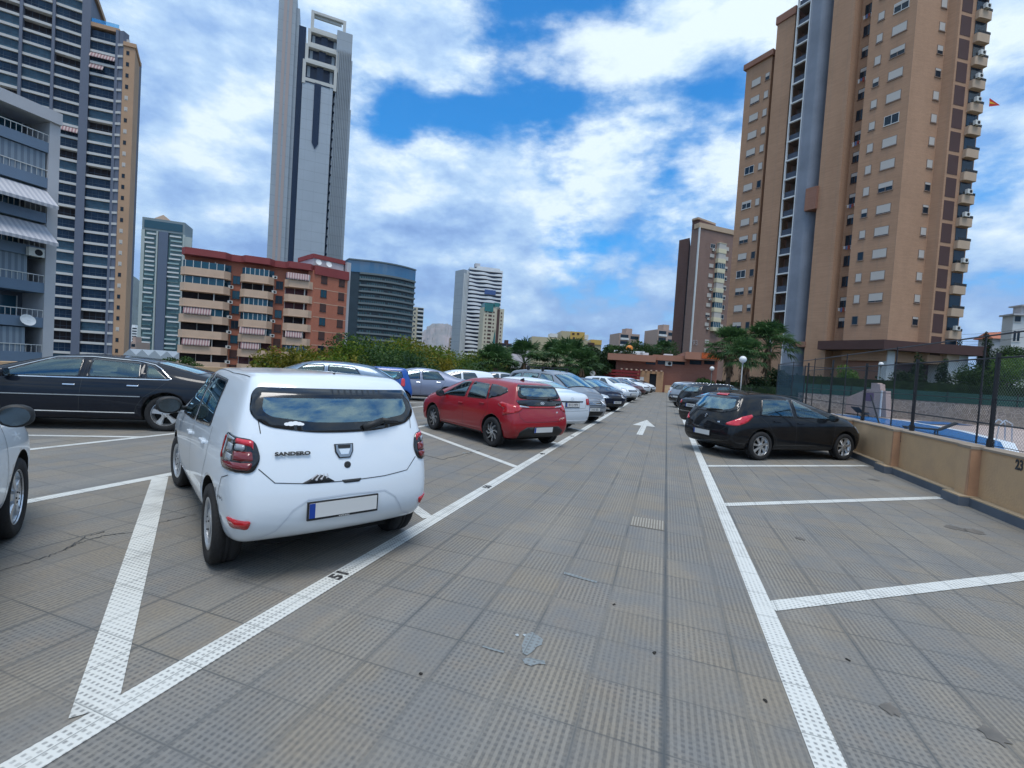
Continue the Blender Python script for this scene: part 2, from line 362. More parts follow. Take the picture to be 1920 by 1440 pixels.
for k, (y, s) in enumerate([(2.95, '51'), (6.05, '50'), (9.1, '49'), (12.2, '48')]):
    o = text_obj('bay_number', s, .24, M_BLACKP, flat(-2.29, y, radians(90), .62, .60), .008)
    tag(o, kind='structure')
# ribbed drain cover, a paler tile and paint splashes on the lane
mc_ = mat('pale_tile', (.33, .31, .27), .8, var=.4, vscale=9)
g = MB().add([(-.28, 5.38, .003), (.09, 5.38, .003), (.09, 5.75, .003), (-.28, 5.75, .003)], [(0, 1, 2, 3)])
for i in range(12):
    x = -.27+i*.0305; g.box(x, x+.015, 5.39, 5.74, .003, .0075, 1)
tag(g.build('repaired_tile', [mat('pale_tile_groove', (.17, .155, .13), .9), mc_]), kind='structure')
random.seed(3)
sp = MB()
def splash(cx, cy, r, n, z=.0045):
    for i in range(n):
        x = cx+random.gauss(0, r); y = cy+random.gauss(0, r*1.1); q = random.uniform(.006, .018)
        k = 6; sp.add([(x+q*cos(2*pi*j/k)*random.uniform(.6, 1.2), y+q*sin(2*pi*j/k)*random.uniform(.6, 1.3), z) for j in range(k)], [tuple(range(k))])
splash(-3.6, 8.2, .05, 14); splash(-.75, 2.75, .03, 3)
tag(sp.build('paint_splashes', mat('old_white_splash', (.34, .38, .40), .8)), kind='structure')
g = MB()
for x, y in ((-.25, 3.45), (.05, 2.95), (.62, 2.75), (-1.15, 2.2), (1.2, 3.4)):
    for j in range(3): g.ball((x+random.uniform(-.012, .012), y+random.uniform(-.012, .012), .004), .008, 6, 4, 0, (1, 1.3, .45))
tag(g.build('small_dark_debris', mat('debris', (.02, .018, .015), .9)), kind='structure')

def gpx(x, y): d = pixdir(x, y); t = -CAMH/d.z; return Vector((d.x*t, d.y*t, 0))
def crack(pts, wd, seed):
    random.seed(seed); g = MB(); P = [gpx(*p) for p in pts]; Q = []
    for i in range(len(P)-1):
        for j in range(14):
            c = P[i].lerp(P[i+1], j/14); c += Vector((random.gauss(0, .008), random.gauss(0, .008), 0)); Q.append(c)
    L_ = []; R_ = []
    for i, c in enumerate(Q):
        d = (Q[min(i+1, len(Q)-1)]-Q[max(0, i-1)]).normalized(); n = Vector((-d.y, d.x, 0))*wd*random.uniform(.3, 1.3)/2; z = Vector((0, 0, .0045)); L_.append(c+n+z); R_.append(c-n+z)
    k = len(Q); g.add(L_+R_, [(i, i+1, k+i+1, k+i) for i in range(k-1)]); return g
M_CRK = mat('crack_dirt', (.07, .075, .075), .9)
for i, (p, w_) in enumerate([([(0, 1071), (92, 1043), (147, 1019), (196, 1004), (245, 999), (303, 979), (373, 964)], .011), ([(120, 1033), (160, 1006), (200, 996)], .010), ([(760, 845), (830, 862), (905, 843)], .02)]):
    tag(crack(p, w_, i).build('floor_crack', M_CRK), kind='structure')
# dark oil and rust stains in the bays
M_OIL = mat('oil_stain', (.10, .095, .085), .6, var=.8, vscale=9, col2=(.17, .15, .13))
for i, (x, y, r) in enumerate([(1790, 990, .10), (1828, 997, .12), (1640, 900, .10), (1500, 1010, .05), (1670, 1330, .05), (1860, 1380, .06)]):
    random.seed(i); c = gpx(x, y); k = 16; g = MB().add([(c.x+r*random.uniform(.5, 1.2)*cos(2*pi*j/k), c.y+r*1.3*random.uniform(.5, 1.2)*sin(2*pi*j/k), .0042) for j in range(k)], [tuple(range(k))]); tag(g.build('stain', M_OIL), kind='structure')

M_SPL = line_material((.20, .225, .23), 1.)
def blot(pts): g = MB(); g.add([tuple(gpx(*p)+Vector((0, 0, .0046))) for p in pts], [tuple(range(len(pts)))]); tag(g.build('paint_splashes', M_SPL), kind='structure')
blot([(986, 1190), (998, 1186), (1008, 1192), (1018, 1200), (1016, 1210), (1006, 1214), (1000, 1222), (988, 1230), (980, 1226), (978, 1212)]); blot([(978, 1236), (994, 1234), (1008, 1238), (1021, 1240), (1023, 1247), (1008, 1246), (996, 1250), (984, 1246)]); blot([(905, 1211), (925, 1217), (946, 1222), (944, 1226), (922, 1220), (904, 1214)]); blot([(1058, 1073), (1080, 1079), (1120, 1091), (1118, 1094), (1078, 1083), (1057, 1077)])
# ------------------------------------------------------------------ cars
M_TYRE = mat('tyre_rubber', (.018, .018, .019), .85, bump=.3, bscale=60)
M_RIM = mat('alloy', (.62, .64, .66), .28, metal=.85)
M_RIMG = mat('grey_hubcap', (.42, .44, .46), .35, metal=.5)
M_RIMD = mat('black_alloy', (.015, .015, .017), .3)
M_PLAS = mat('black_plastic', (.018, .019, .02), .55)
M_GLOSSB = mat('gloss_black', (.008, .009, .011), .12, coat=.6)
M_CHROME = mat('chrome', (.75, .77, .8), .12, metal=1.)
M_INT = mat('cabin_interior', (.035, .037, .04), .9)
M_SEAT = mat('seat_cloth', (.05, .053, .058), .9)
M_WELL = mat('wheel_well', (.008, .008, .008), .95)
M_RED = mat('red_lens', (.45, .008, .012), .12, coat=1., var=.4, vscale=18, col2=(.16, .004, .006))
M_REDB = mat('bright_red_lens', (.58, .018, .035), .12, coat=1., var=.35, vscale=16, col2=(.4, .01, .02))
M_LENSG = mat('clear_lens_grey', (.26, .29, .32), .1, coat=1.)
M_LENS = mat('headlamp_lens', (.62, .68, .74), .08, metal=.35, coat=1., var=.6, vscale=22, col2=(.12, .14, .17))
M_PLATE = mat('plate_white', (.62, .62, .60), .45)
M_PLATEB = mat('plate_blue', (.01, .05, .28), .45)
M_PLTXT = mat('plate_text', (.03, .03, .035), .5)
M_SEAM = mat('panel_gap', (.03, .033, .036), .8)
def glass_mat(name, tint, refl=.10):
    if name in MATS: return MATS[name]
    m = bpy.data.materials.new(name); m.use_nodes = True; t = m.node_tree; t.nodes.clear()
    fr = N(t, 'ShaderNodeFresnel', inp={'IOR': 1.5}); gl = N(t, 'ShaderNodeBsdfGlossy', inp={'Roughness': .015}); gl.inputs[0].default_value = (.72, .95, 1, 1)
    tr = N(t, 'ShaderNodeBsdfTransparent'); tr.inputs[0].default_value = (*tint, 1)
    f = Mth(t, 'ADD', Mth(t, 'MULTIPLY', fr.outputs[0], 1.5), refl, clamp=True)
    mx = N(t, 'ShaderNodeMixShader'); t.links.new(f, mx.inputs[0]); t.links.new(tr.outputs[0], mx.inputs[1]); t.links.new(gl.outputs[0], mx.inputs[2])
    o = N(t, 'ShaderNodeOutputMaterial'); t.links.new(mx.outputs[0], o.inputs[0]); MATS[name] = m; return m
M_CG = glass_mat('car_glass', (.34, .60, .62), .10)
M_CGD = glass_mat('privacy_glass', (.13, .20, .22), .08)
M_CGO = mat('dark_car_glass', (.012, .024, .03), .03, ior=1.8, coat=.5)

def rounded(poly, r, n=4):
    """polygon with its corners rounded"""
    out = []; k = len(poly)
    for i in range(k):
        p = Vector(poly[i][:2]); a = Vector(poly[i-1][:2])-p; b = Vector(poly[(i+1) % k][:2])-p
        rr = poly[i][2] if len(poly[i]) > 2 else r
        q = min(rr, a.length*.45, b.length*.45)
        if q < 1e-4: out.append(tuple(p)); continue
        s = p+a.normalized()*q; e = p+b.normalized()*q
        for j in range(n+1):
            u = j/n; out.append(tuple((1-u)**2*s+2*u*(1-u)*p+u*u*e))
    return out
def inset(poly, d):
    k = len(poly); ar = sum(poly[i][0]*poly[(i+1) % k][1]-poly[(i+1) % k][0]*poly[i][1] for i in range(k))
    sg = 1 if ar > 0 else -1; out = []
    for i in range(k):
        p = Vector(poly[i]); e1 = (p-Vector(poly[i-1])); e2 = (Vector(poly[(i+1) % k])-p)
        if e1.length < 1e-6 or e2.length < 1e-6: out.append(tuple(p)); continue
        e1.normalize(); e2.normalize(); n1 = Vector((-e1.y, e1.x))*sg; n2 = Vector((-e2.y, e2.x))*sg
        n = (n1+n2); n = n.normalized() if n.length > 1e-5 else n1
        out.append(tuple(p+n*d/max(.6, n.dot(n1))))
    return out
def insround(raw, r, d):
    q = inset([p[:2] for p in raw], d)
    return rounded([(a[0], a[1], max(.01, (p[2] if len(p) > 2 else r)-d*.5)) for a, p in zip(q, raw)], r)
class Shell:
    """closed body surface from a gridded box cage, smoothed; parts are laid on it by projection"""
    F = (-1, -.84, -.45, 0, .45, .84, 1)
    def __init__(s, st, rb, fb, crown, tb, lev=3):
        # st: stations rear->front, each [k0..k4] of (x, w, z); rb/fb: bulge of rear/front rows; crown, tb: per station
        s.st = st; NI = len(st)-1; K = len(st[0])-1; J = len(s.F)-1
        bm = bmesh.new(); V = {}
        for i in range(NI+1):
            for k in range(K+1):
                for j in range(J+1):
                    if i in (0, NI) or k in (0, K) or j in (0, J):
                        x, w_, z = st[i][k]; f = s.F[j]; g_ = 1-f*f
                        if k == K: z += crown[i]*g_; x += tb[i]*g_
                        if i == 0: x -= rb[k]*(1-abs(f)**2.6)
                        if i == NI: x += fb[k]*(1-abs(f)**2.2)
                        V[i, j, k] = bm.verts.new((x, w_*f, z))
        def q(a, b, c, d): bm.faces.new((V[a], V[b], V[c], V[d]))
        for i in range(NI):
            for k in range(K):
                q((i, 0, k), (i+1, 0, k), (i+1, 0, k+1), (i, 0, k+1)); q((i, J, k), (i, J, k+1), (i+1, J, k+1), (i+1, J, k))
            for j in range(J):
                q((i, j, K), (i+1, j, K), (i+1, j+1, K), (i, j+1, K)); q((i, j, 0), (i, j+1, 0), (i+1, j+1, 0), (i+1, j, 0))
        for k in range(K):
            for j in range(J):
                q((0, j, k), (0, j, k+1), (0, j+1, k+1), (0, j+1, k)); q((NI, j, k), (NI, j+1, k), (NI, j+1, k+1), (NI, j, k+1))
        bmesh.ops.recalc_face_normals(bm, faces=bm.faces)
        me = bpy.data.meshes.new('body'); bm.to_mesh(me); bm.free()
        o = bpy.data.objects.new('body', me); COL.objects.link(o)
        md = o.modifiers.new('s', 'SUBSURF'); md.levels = lev; md.render_levels = lev
        dg = bpy.context.evaluated_depsgraph_get(); m2 = bpy.data.meshes.new_from_object(o.evaluated_get(dg)); o.modifiers.clear(); o.data = m2
        s.o = o; s.bvh = BVHTree.FromPolygons([v.co[:] for v in m2.vertices], [p.vertices[:] for p in m2.polygons])
    def hit(s, axis, a, b, side=1):
        if axis == 'side': og, d = Vector((a, 3*side, b)), Vector((0, -side, 0))
        elif axis == 'rear': og, d = Vector((-4, a, b)), Vector((1, 0, 0))
        elif axis in ('rcorner', 'fcorner'):
            t = pi/4-a/.42; sx = -1 if axis == 'rcorner' else 1
            ex = s.st[0][2][0]+.42 if sx < 0 else s.st[-1][2][0]-.42
            dd = Vector((sx*cos(t), side*sin(t), 0)); og, d = Vector((ex, side*(s.st[1][2][1]-.42), b))+dd*2, -dd
        elif axis == 'front': og, d = Vector((8, a, b)), Vector((-1, 0, 0))
        else: og, d = Vector((a, b, 4)), Vector((0, 0, -1))
        h = s.bvh.ray_cast(og, d)
        if h[0] is None:
            mid = og+d*(2.2 if axis == 'side' else 1.6 if 'corner' in axis else 3.4 if axis == 'rear' else 4.6 if axis == 'front' else 2.8); h = s.bvh.find_nearest(mid)
            return h[0], d*-1
        n = h[1] if h[1].dot(d) < 0 else -h[1]
        return h[0], n
    def patch(s, name, poly, axis, m, parent, side=1, off=.006, skirt=.016, step=.05, smooth=True, ring=0, m2=None, rr=None):
        """polygon in view coordinates laid on the body; ring>0 adds a frit border of another material"""
        raw = poly
        if rr is not None: poly = rounded(raw, rr)
        pts = [Vector(p) for p in poly]; k = len(pts)
        P2 = []
        for i in range(k):
            a, b = pts[i], pts[(i+1) % k]; nseg = max(1, int((b-a).length/step))
            for j in range(nseg): P2.append(a+(b-a)*(j/nseg))
        xs = [p.x for p in P2]; ys = [p.y for p in P2]; n0 = len(P2); cons = [list(range(n0))]
        inner = None
        if ring:
            ip = [Vector(p) for p in insround(raw, rr or 0, ring)]; inner = []
            for i in range(len(ip)):
                a, b = ip[i], ip[(i+1) % len(ip)]; nseg = max(1, int((b-a).length/step))
                for j in range(nseg): inner.append(a+(b-a)*(j/nseg))
        ins = []
        def inside(p, pl):
            c = False; n = len(pl)
            for i in range(n):
                a, b = pl[i], pl[i-1]
                if (a.y > p.y) != (b.y > p.y) and p.x < (b.x-a.x)*(p.y-a.y)/(b.y-a.y)+a.x: c = not c
            return c
        gx = min(xs)+step*.5
        while gx < max(xs):
            gy = min(ys)+step*.5
            while gy < max(ys):
                p = Vector((gx, gy))
                if inside(p, P2) and min((p-q).length for q in P2) > step*.35 and (not inner or min((p-q).length for q in inner) > step*.3): ins.append(p)
                gy += step
            gx += step
        allp = P2+(inner or [])+ins
        if inner: cons.append(list(range(n0, n0+len(inner))))
        r = delaunay_2d_cdt(allp, [], cons, 1, 1e-5)
        vs2, es, fs = r[0], r[1], r[2]
        v3 = []
        for p in vs2:
            c, n = s.hit(axis, p.x, p.y, side); v3.append((c+n*off, n))
        mb = MB(); o0 = [c for c, n in v3]
        fm = []
        for f in fs:
            c = sum((vs2[i] for i in f), Vector((0, 0)))/len(f)
            fm.append(1 if (ring and not inside(c, inner)) else 0)
        mb.v = [tuple(c) for c in o0]; mb.f = [tuple(f) for f in fs]; mb.m = fm
        # skirt
        ec = {}
        for f in fs:
            for i in range(len(f)):
                e = (f[i], f[(i+1) % len(f)]); kk = tuple(sorted(e)); ec.setdefault(kk, []).append(e)
        low = {}
        for kk, l in ec.items():
            if len(l) == 1:
                a, b = l[0]
                for q in (a, b):
                    if q not in low: low[q] = len(mb.v); mb.v.append(tuple(v3[q][0]-v3[q][1]*skirt))
                mb.f.append((b, a, low[a], low[b])); mb.m.append(1 if ring else 0)
        o = mb.build(name, [m, m2 or M_GLOSSB] if ring else m, parent, smooth=False)
        nt_ = len(fs); o.data.polygons.foreach_set('use_smooth', [i < nt_ for i in range(len(mb.f))])
        bm = bmesh.new(); bm.from_mesh(o.data); bmesh.ops.recalc_face_normals(bm, faces=bm.faces)
        # orientation: make sure the sheet faces outward
        bm.faces.ensure_lookup_table(); f0 = bm.faces[0]; 
        n = v3[fs[0][0]][1]
        if f0.normal.dot(n) < 0: bmesh.ops.reverse_faces(bm, faces=bm.faces)
        bm.to_mesh(o.data); bm.free()
        return o
    def line(s, mb, pts, axis, side=1, wd=.006, off=.0025, step=.05):
        """narrow ribbon lying on the body"""
        P = []
        for i in range(len(pts)-1):
            a, b = Vector(pts[i]), Vector(pts[i+1]); n = max(1, int((b-a).length/step))
            for j in range(n): P.append(a+(b-a)*(j/n))
        P.append(Vector(pts[-1])); C = [s.hit(axis, p.x, p.y, side) for p in P]
        L_, R_ = [], []
        for i, (c, n) in enumerate(C):
            d = (C[min(i+1, len(C)-1)][0]-C[max(i-1, 0)][0])
            if d.length < 1e-6: d = Vector((1, 0, 0))
            t = n.cross(d.normalized()); t.normalize()
            L_.append(c+t*wd/2+n*off); R_.append(c-t*wd/2+n*off)
        nn = len(C); mb.add(L_+R_, [(i, i+1, nn+i+1, nn+i) for i in range(nn-1)])
    def cut(s, cutters):
        """boolean the wheel wells, window openings and the cabin out of the solid"""
        for c in cutters:
            md = s.o.modifiers.new('c', 'BOOLEAN'); md.operation = 'DIFFERENCE'; md.solver = 'EXACT'; md.object = c; md.material_mode = 'TRANSFER'
        dg = bpy.context.evaluated_depsgraph_get(); m2 = bpy.data.meshes.new_from_object(s.o.evaluated_get(dg)); s.o.modifiers.clear(); s.o.data = m2
        for c in cutters: bpy.data.objects.remove(c)

def wheel(parent, x, y, R, W, style, side, steer=0., detail=True):
    """one road wheel; side=+1 faces +Y"""
    e = bpy.data.objects.new('wheel', None); COL.objects.link(e); e.parent = parent; e.location = (x, y, R); e.rotation_euler = (0, 0, steer + (0 if side > 0 else pi)); e.empty_display_size = .1
    rr = R*{'steel': .64, 'cap': .65}.get(style, .70)
    h = W/2
    prof = [(rr-.02, -h*.75), (rr, -h*.9), (rr+.03, -h*.97), (R*.93, -h), (R*.985, -h*.82), (R, -h*.6), (R, -h*.22), (R-.008, -h*.2), (R-.008, -h*.12), (R, -h*.1), (R, h*.1), (R-.008, h*.12), (R-.008, h*.2), (R, h*.22), (R, h*.6), (R*.985, h*.82), (R*.93, h), (rr+.03, h*.97), (rr, h*.9), (rr-.02, h*.75)]
    MB().lathe(prof, 40, 0, 'y').build('tyre', M_TYRE, e, smooth=True)
    rb = MB(); yo = h*.80
    if style == 'cap':       # broad-spoked silver cover
        rb.lathe([(rr, yo+.012), (rr-.018, yo+.014), (rr-.03, yo), (rr-.03, yo-.03)], 36, 0, 'y')
        rb.lathe([(rr-.02, yo-.03), (.0, yo-.03)], 36, 1, 'y')
        n = 7; sp = .62; ms = [M_RIMG, M_PLAS]; hub = .085
    elif style == 'swirl':
        rb.lathe([(rr, yo+.006), (rr-.012, yo+.008), (rr-.02, yo-.02), (rr-.05, yo-.09)], 36, 1, 'y'); rb.lathe([(rr-.03, yo-.09), (0, yo-.09)], 30, 1, 'y')
        n = 8; sp = .20; ms = [M_RIM, M_RIMD]; hub = .055
    elif style == 'five':
        rb.lathe([(rr, yo+.006), (rr-.012, yo+.008), (rr-.02, yo-.02), (rr-.04, yo-.08)], 36, 0, 'y'); rb.lathe([(rr-.03, yo-.08), (0, yo-.08)], 30, 1, 'y')
        n = 5; sp = .40; ms = [M_RIM, M_WELL]; hub = .07
    else:
        rb.lathe([(rr, yo+.006), (rr-.012, yo+.008), (rr-.02, yo-.02), (rr-.04, yo-.06)], 36, 0, 'y'); rb.lathe([(rr-.03, yo-.06), (0, yo-.06)], 30, 1, 'y')
        n = {'seven': 7, 'multi': 12}.get(style, 7); sp = {'seven': .36, 'multi': .22}.get(style, .36); ms = [M_RIM, M_WELL]; hub = .065
    for i in range(n):
        a = 2*pi*i/n+.2; tw = .55 if style == 'swirl' else 0
        ro, ri = rr-.014, hub*.7; wo = sp*rr*(2*pi/n)*.5; wi = wo*(.62 if style != 'five' else .5)
        def pt(r, off, tt, yy):
            b = a+tt; return (r*cos(b)-off*sin(b), yy, r*sin(b)+off*cos(b))
        v = []
        for r, ww, tt in ((ri, wi, 0), ((ri+ro)/2, (wi+wo)/2*.9, tw*.35), (ro, wo, tw)):
            v += [pt(r, -ww, tt, yo-.035), pt(r, -ww*.75, tt, yo+.004-.012*(r > ro*.6)), pt(r, ww*.75, tt, yo+.004-.012*(r > ro*.6)), pt(r, ww, tt, yo-.035)]
        f = [(q+k, q+k+1, q+k+5, q+k+4) for q in (0, 4) for k in range(3)]
        rb.add(v, f, 0)
    rb.lathe([(hub, yo-.03), (hub, yo+.006), (hub*.5, yo+.014), (0.001, yo+.015)], 16, 0, 'y')
    for i in range(5):
        a = 2*pi*i/5; rb.ball((hub*.62*cos(a), yo+.012, hub*.62*sin(a)), .008, 6, 4, 1)
    rb.build('rim', ms, e, smooth=False)
    return e

def mirror_part(parent, sh, x, z, side, m, size=(.12, .10, .09), arm=.1):
    c, n = sh.hit('side', x, z, side)
    o = MB(); o.T = None
    cx_, cy_, cz_ = c.x+.03, c.y+side*(arm+size[1]*.6), c.z+.03
    b = MB().ball((0, 0, 0), 1, 14, 8)
    vs_ = []
    for (a, q, r) in b.v:
        a = max(a, -.45); vs_.append((cx_+a*size[0], cy_+q*size[1]*1.05, cz_+(abs(r)**.8*(1 if r > 0 else -1))*size[2]))
    o.add(vs_, b.f, 0)
    o.tube((c.x+.04, c.y-side*.02, c.z-.01), (cx_, cy_, cz_-.03), .022, .03, 8, 1)
    mo = o.build('mirror', [m, M_PLAS], parent, smooth=True)
    g = MB(); n_ = 14
    g.add([(cx_-size[0]*.46-.001, cy_+size[1]*.85*cos(2*pi*i/n_), cz_+size[2]*.8*sin(2*pi*i/n_)) for i in range(n_)], [tuple(range(n_))])
    g.build('mirror_glass', mat('mirror_glass', (.10, .13, .15), .12, metal=.8), mo)
    return mo
def box_part(name, T, sx, sy, sz, m, parent, bev=.006):
    o = MB(); o.T = T; o.box(-sx/2, sx/2, -sy/2, sy/2, -sz/2, sz/2); return o.build(name, m, parent, bevel=bev)
def frame_on(c, n, up=Vector((0, 0, 1))):
    """matrix at c: local Z along n, local Y up, local X to the right seen from outside"""
    n = n.normalized(); x = up.cross(n).normalized(); y = n.cross(x)
    Mx = Matrix.Identity(4)
    for i in range(3): Mx[i][0] = x[i]; Mx[i][1] = y[i]; Mx[i][2] = n[i]; Mx[i][3] = c[i]
    return Mx
def plate(parent, sh, axis, y, z, txt=None, off=.016, wd=.52, ht=.11, fr=True):
    c, n = sh.hit(axis, y, z); n = Vector((n.x, 0, n.z*.4)).normalized(); T = frame_on(c+n*off, n)
    o = MB(); o.T = T
    if fr: o.box(-wd/2-.012, wd/2+.012, -ht/2-.018, ht/2+.01, -.02, -.002, 2)
    o.box(-wd/2, wd/2, -ht/2, ht/2, -.002, .002, 0); o.box(-wd/2, -wd/2+.042, -ht/2, ht/2, .002, .0032, 1)
    p = o.build('license_plate', [M_PLATE, M_PLATEB, M_PLAS], parent)
    if txt: text_obj('plate_characters', txt, ht*.85, M_PLTXT, T @ Matrix.Translation((.022, -.002, .004)) @ Matrix.Diagonal((.95, 1, 1, 1)), .0, p)
    return p

def car(spec):
    """spec: dict of dimensions and features in metres, x forward from the rear axle"""
    S = dict(kind='hatch', rear=-.65, front=3.41, H=1.52, w=.866, wb=2.59, R=.31, W=.19, sill=.22, belt_r=.98, belt_f=.93, roof_r=-.25, zr=1.44, roof_w=.56, ws_top=1.70, cowl=2.55, zc=.99, nose=.74, hood=.88,
             tail_bulge=.10, detail=2, rim='cap', seed=1, cabin=True, lev=3, glass=M_CG, glass_r=None, trunk_z=1.0, trunk_x=-.75, bl_top=.1, tailw=.97, tailbelt=.84)
    S.update(spec); q = type('Q', (), S)
    root = thing(S['name'], S['label'], 'car', (S['loc'][0], S['loc'][1], 0), pi/2-S['head'], S.get('group') or ('cars in the right-hand row' if S['loc'][0] > 0 else 'cars in the first row on the left' if S['loc'][0] > -7.5 else 'cars in the second row on the left'))
    P = S['paint']; w_ = q.w; tz = q.nose; rx, fx, H = q.rear, q.front, q.H
    belt = lambda x: q.belt_r+(q.belt_f-q.belt_r)*(x-rx)/(q.cowl-rx)
    st = []; zs, zl, zm = q.sill, q.sill+.2, q.sill+.47
    rw = q.roof_w
    def row(x, ws, k3z, k4, xs=None):
        xs = xs or (0, 0, 0, 0)
        return [(x+xs[0], ws[0], zs+(.03 if xs[0] else 0)), (x+xs[1], ws[1], zl), (x+xs[2], ws[2], zm), (x+xs[3], ws[3], k3z), k4]
    full = (w_*.95, w_*.99, w_, w_*.965)
    if q.kind == 'hatch':
        tw = q.tailw
        st.append(row(rx, (w_*.86*tw, w_*.93*tw, w_*.93*tw, w_*q.tailbelt*tw), belt(rx), (q.roof_r, rw*.98, q.zr), (.12, .0, .03, .12)))
        st.append(row(rx+.28, (w_*.93*tw**.5, w_*.985*tw**.5, w_*.99*tw**.5, w_*.93*tw**.5), belt(rx)+.01, (q.roof_r+.16, rw*1.0, q.zr+.025), (0, 0, 0, .08)))
        xm = (q.roof_r+q.ws_top)/2
        st.append(row(.55, full, belt(.55), (q.roof_r+(q.ws_top-q.roof_r)*.38, rw*1.04, H-.03)))
        st.append(row(1.3, full, belt(1.3), (q.roof_r+(q.ws_top-q.roof_r)*.72, rw*1.04, H-.03)))
        crown = [.02, .03, .035, .035]; tb = [-.03, -.02, 0, 0]
    elif q.kind == 'sedan':
        st.append(row(rx, (w_*.86, w_*.93, w_*.93, w_*.86), q.trunk_z-.12, (rx+.07, w_*.78, q.trunk_z), (.12, .02, .0, .0)))
        st.append(row(rx+.25, (w_*.93, w_*.985, w_*.985, w_*.93), q.trunk_z-.09, (rx+.3, w_*.80, q.trunk_z+.02)))
        st.append(row(q.trunk_x, (w_*.95, w_*.99, w_, w_*.96), belt(0)-.02, (q.trunk_x, w_*.78, q.trunk_z+.035)))
        st.append(row(q.bl_top+.02, full, belt(.4), (q.bl_top, rw*.98, q.zr)))
        st.append(row(1.2, full, belt(1.2), ((q.bl_top+q.ws_top)/2, rw*1.03, H-.025)))
        crown = [.02, .02, .025, .03, .035]; tb = [-.02, -.03, -.06, -.02, 0]
    st.append(row(q.ws_top+.25, full, belt(q.ws_top+.2), (q.ws_top, rw*.98, H-.055)))
    st.append(row(q.cowl, full, belt(q.cowl), (q.cowl+.03, w_*.83, q.zc)))
    st.append(row((q.cowl+fx)/2+.05, (w_*.95, w_*.98, w_*.985, w_*.93), q.hood-.06, ((q.cowl+fx)/2+.05, w_*.78, q.hood+.03)))
    st.append(row(fx-.22, (w_*.9, w_*.93, w_*.93, w_*.86), tz, (fx-.25, w_*.70, tz+.09)))
    st.append(row(fx, (w_*.76, w_*.82, w_*.80, w_*.70), tz-.06, (fx-.10, w_*.58, tz+.02), (-.14, -.02, -.0, -.04)))
    crown += [.035, .045, .05, .03, .02]; tb += [.06, .10, .03, .04, .05]
    b = q.tail_bulge; rb = [b*.8, b, b, b*.9, b*.5]; fb = [.12, .14, .14, .12, .1]
    sh = Shell(st, rb, fb, crown, tb, q.lev)
    sh.o.parent = root; sh.o.name = 'body'
    sh.o.data.materials.append(P)
    sh.o.data.polygons.foreach_set('use_smooth', [True]*len(sh.o.data.polygons))
    # window outlines (x, z), given by the spec
    wins = S['windows']; glass = q.glass; G2 = q.glass_r or glass
    cuts = []
    def cutter(mb, m):
        o = mb.build('cutter', m, root); bm = bmesh.new(); bm.from_mesh(o.data); bmesh.ops.recalc_face_normals(bm, faces=bm.faces); bm.to_mesh(o.data); bm.free(); return o
    for s_ in (1, -1):
        for x in (0, q.wb):
            mb = MB(); R2 = q.R+.045; n = 40
            mb.ext([(x+R2*cos(2*pi*i/n), q.R+.02+R2*sin(2*pi*i/n)) for i in range(n)], 'y', *sorted((s_*(w_-.30), s_*(w_+.3))))
            cuts.append(cutter(mb, M_WELL))
    if q.cabin:
        # cabin void
        gh = [(q.roof_r+.12, min(q.zr, H-.1)-.06), (q.ws_top-.02, H-.13), (q.cowl-.12, q.zc-.12), (q.cowl-.25, .55), (.1, .55), (rx+.42, belt(rx)-.10)] if q.kind == 'hatch' else \
             [(q.bl_top+.02, q.zr-.12), (q.ws_top-.02, H-.13), (q.cowl-.12, q.zc-.12), (q.cowl-.25, .5), (.35, .5), (q.trunk_x+.32, q.trunk_z-.08)]
        mb = MB(); k = len(gh); wl = w_-.10
        def yw(z): return wl if z < .9 else wl-(z-.9)/(H-.9)*(wl-rw*.9+.02)
        mb.add([(x, -yw(z), z) for x, z in gh]+[(x, yw(z), z) for x, z in gh], [(i, (i+1) % k, (i+1) % k+k, i+k) for i in range(k)]+[tuple(range(k))[::-1], tuple(range(k, 2*k))])
        me_ = cutter(mb, M_INT)
        bm = bmesh.new(); bm.from_mesh(me_.data); bmesh.ops.recalc_face_normals(bm, faces=bm.faces); bm.to_mesh(me_.data); bm.free()
        cuts.append(me_)
        for wn_ in wins:
            po = insround(wn_, .05, .022)
            mb = MB().ext(po, 'y', -1.3, 1.3); c = cutter(mb, M_INT)
            bm = bmesh.new(); bm.from_mesh(c.data); bmesh.ops.recalc_face_normals(bm, faces=bm.faces); bm.to_mesh(c.data); bm.free(); cuts.append(c)
        po = insround(S['ws'], .08, .05); mb = MB().ext([(y, x) for x, y in po], 'x', 0, 1) if 0 else MB()
        mb.prism(po, q.zc-.25, 2.2); c = cutter(mb, M_INT); cuts.append(c)
        po = insround(S['rw'], .1, .06)
        if q.kind == 'hatch': mb = MB().ext(po, 'x', rx-.8, .5)
        else: mb = MB(); mb.prism(po, q.trunk_z-.1, 2.2)
        c = cutter(mb, M_INT)
        bm = bmesh.new(); bm.from_mesh(c.data); bmesh.ops.recalc_face_normals(bm, faces=bm.faces); bm.to_mesh(c.data); bm.free(); cuts.append(c)
    sh.cut(cuts)
    me = sh.o.data
    # smooth only the painted skin
    pi_ = [i for i, m_ in enumerate(me.materials) if m_ == P]
    me.polygons.foreach_set('use_smooth', [p.material_index in pi_ for p in me.polygons])
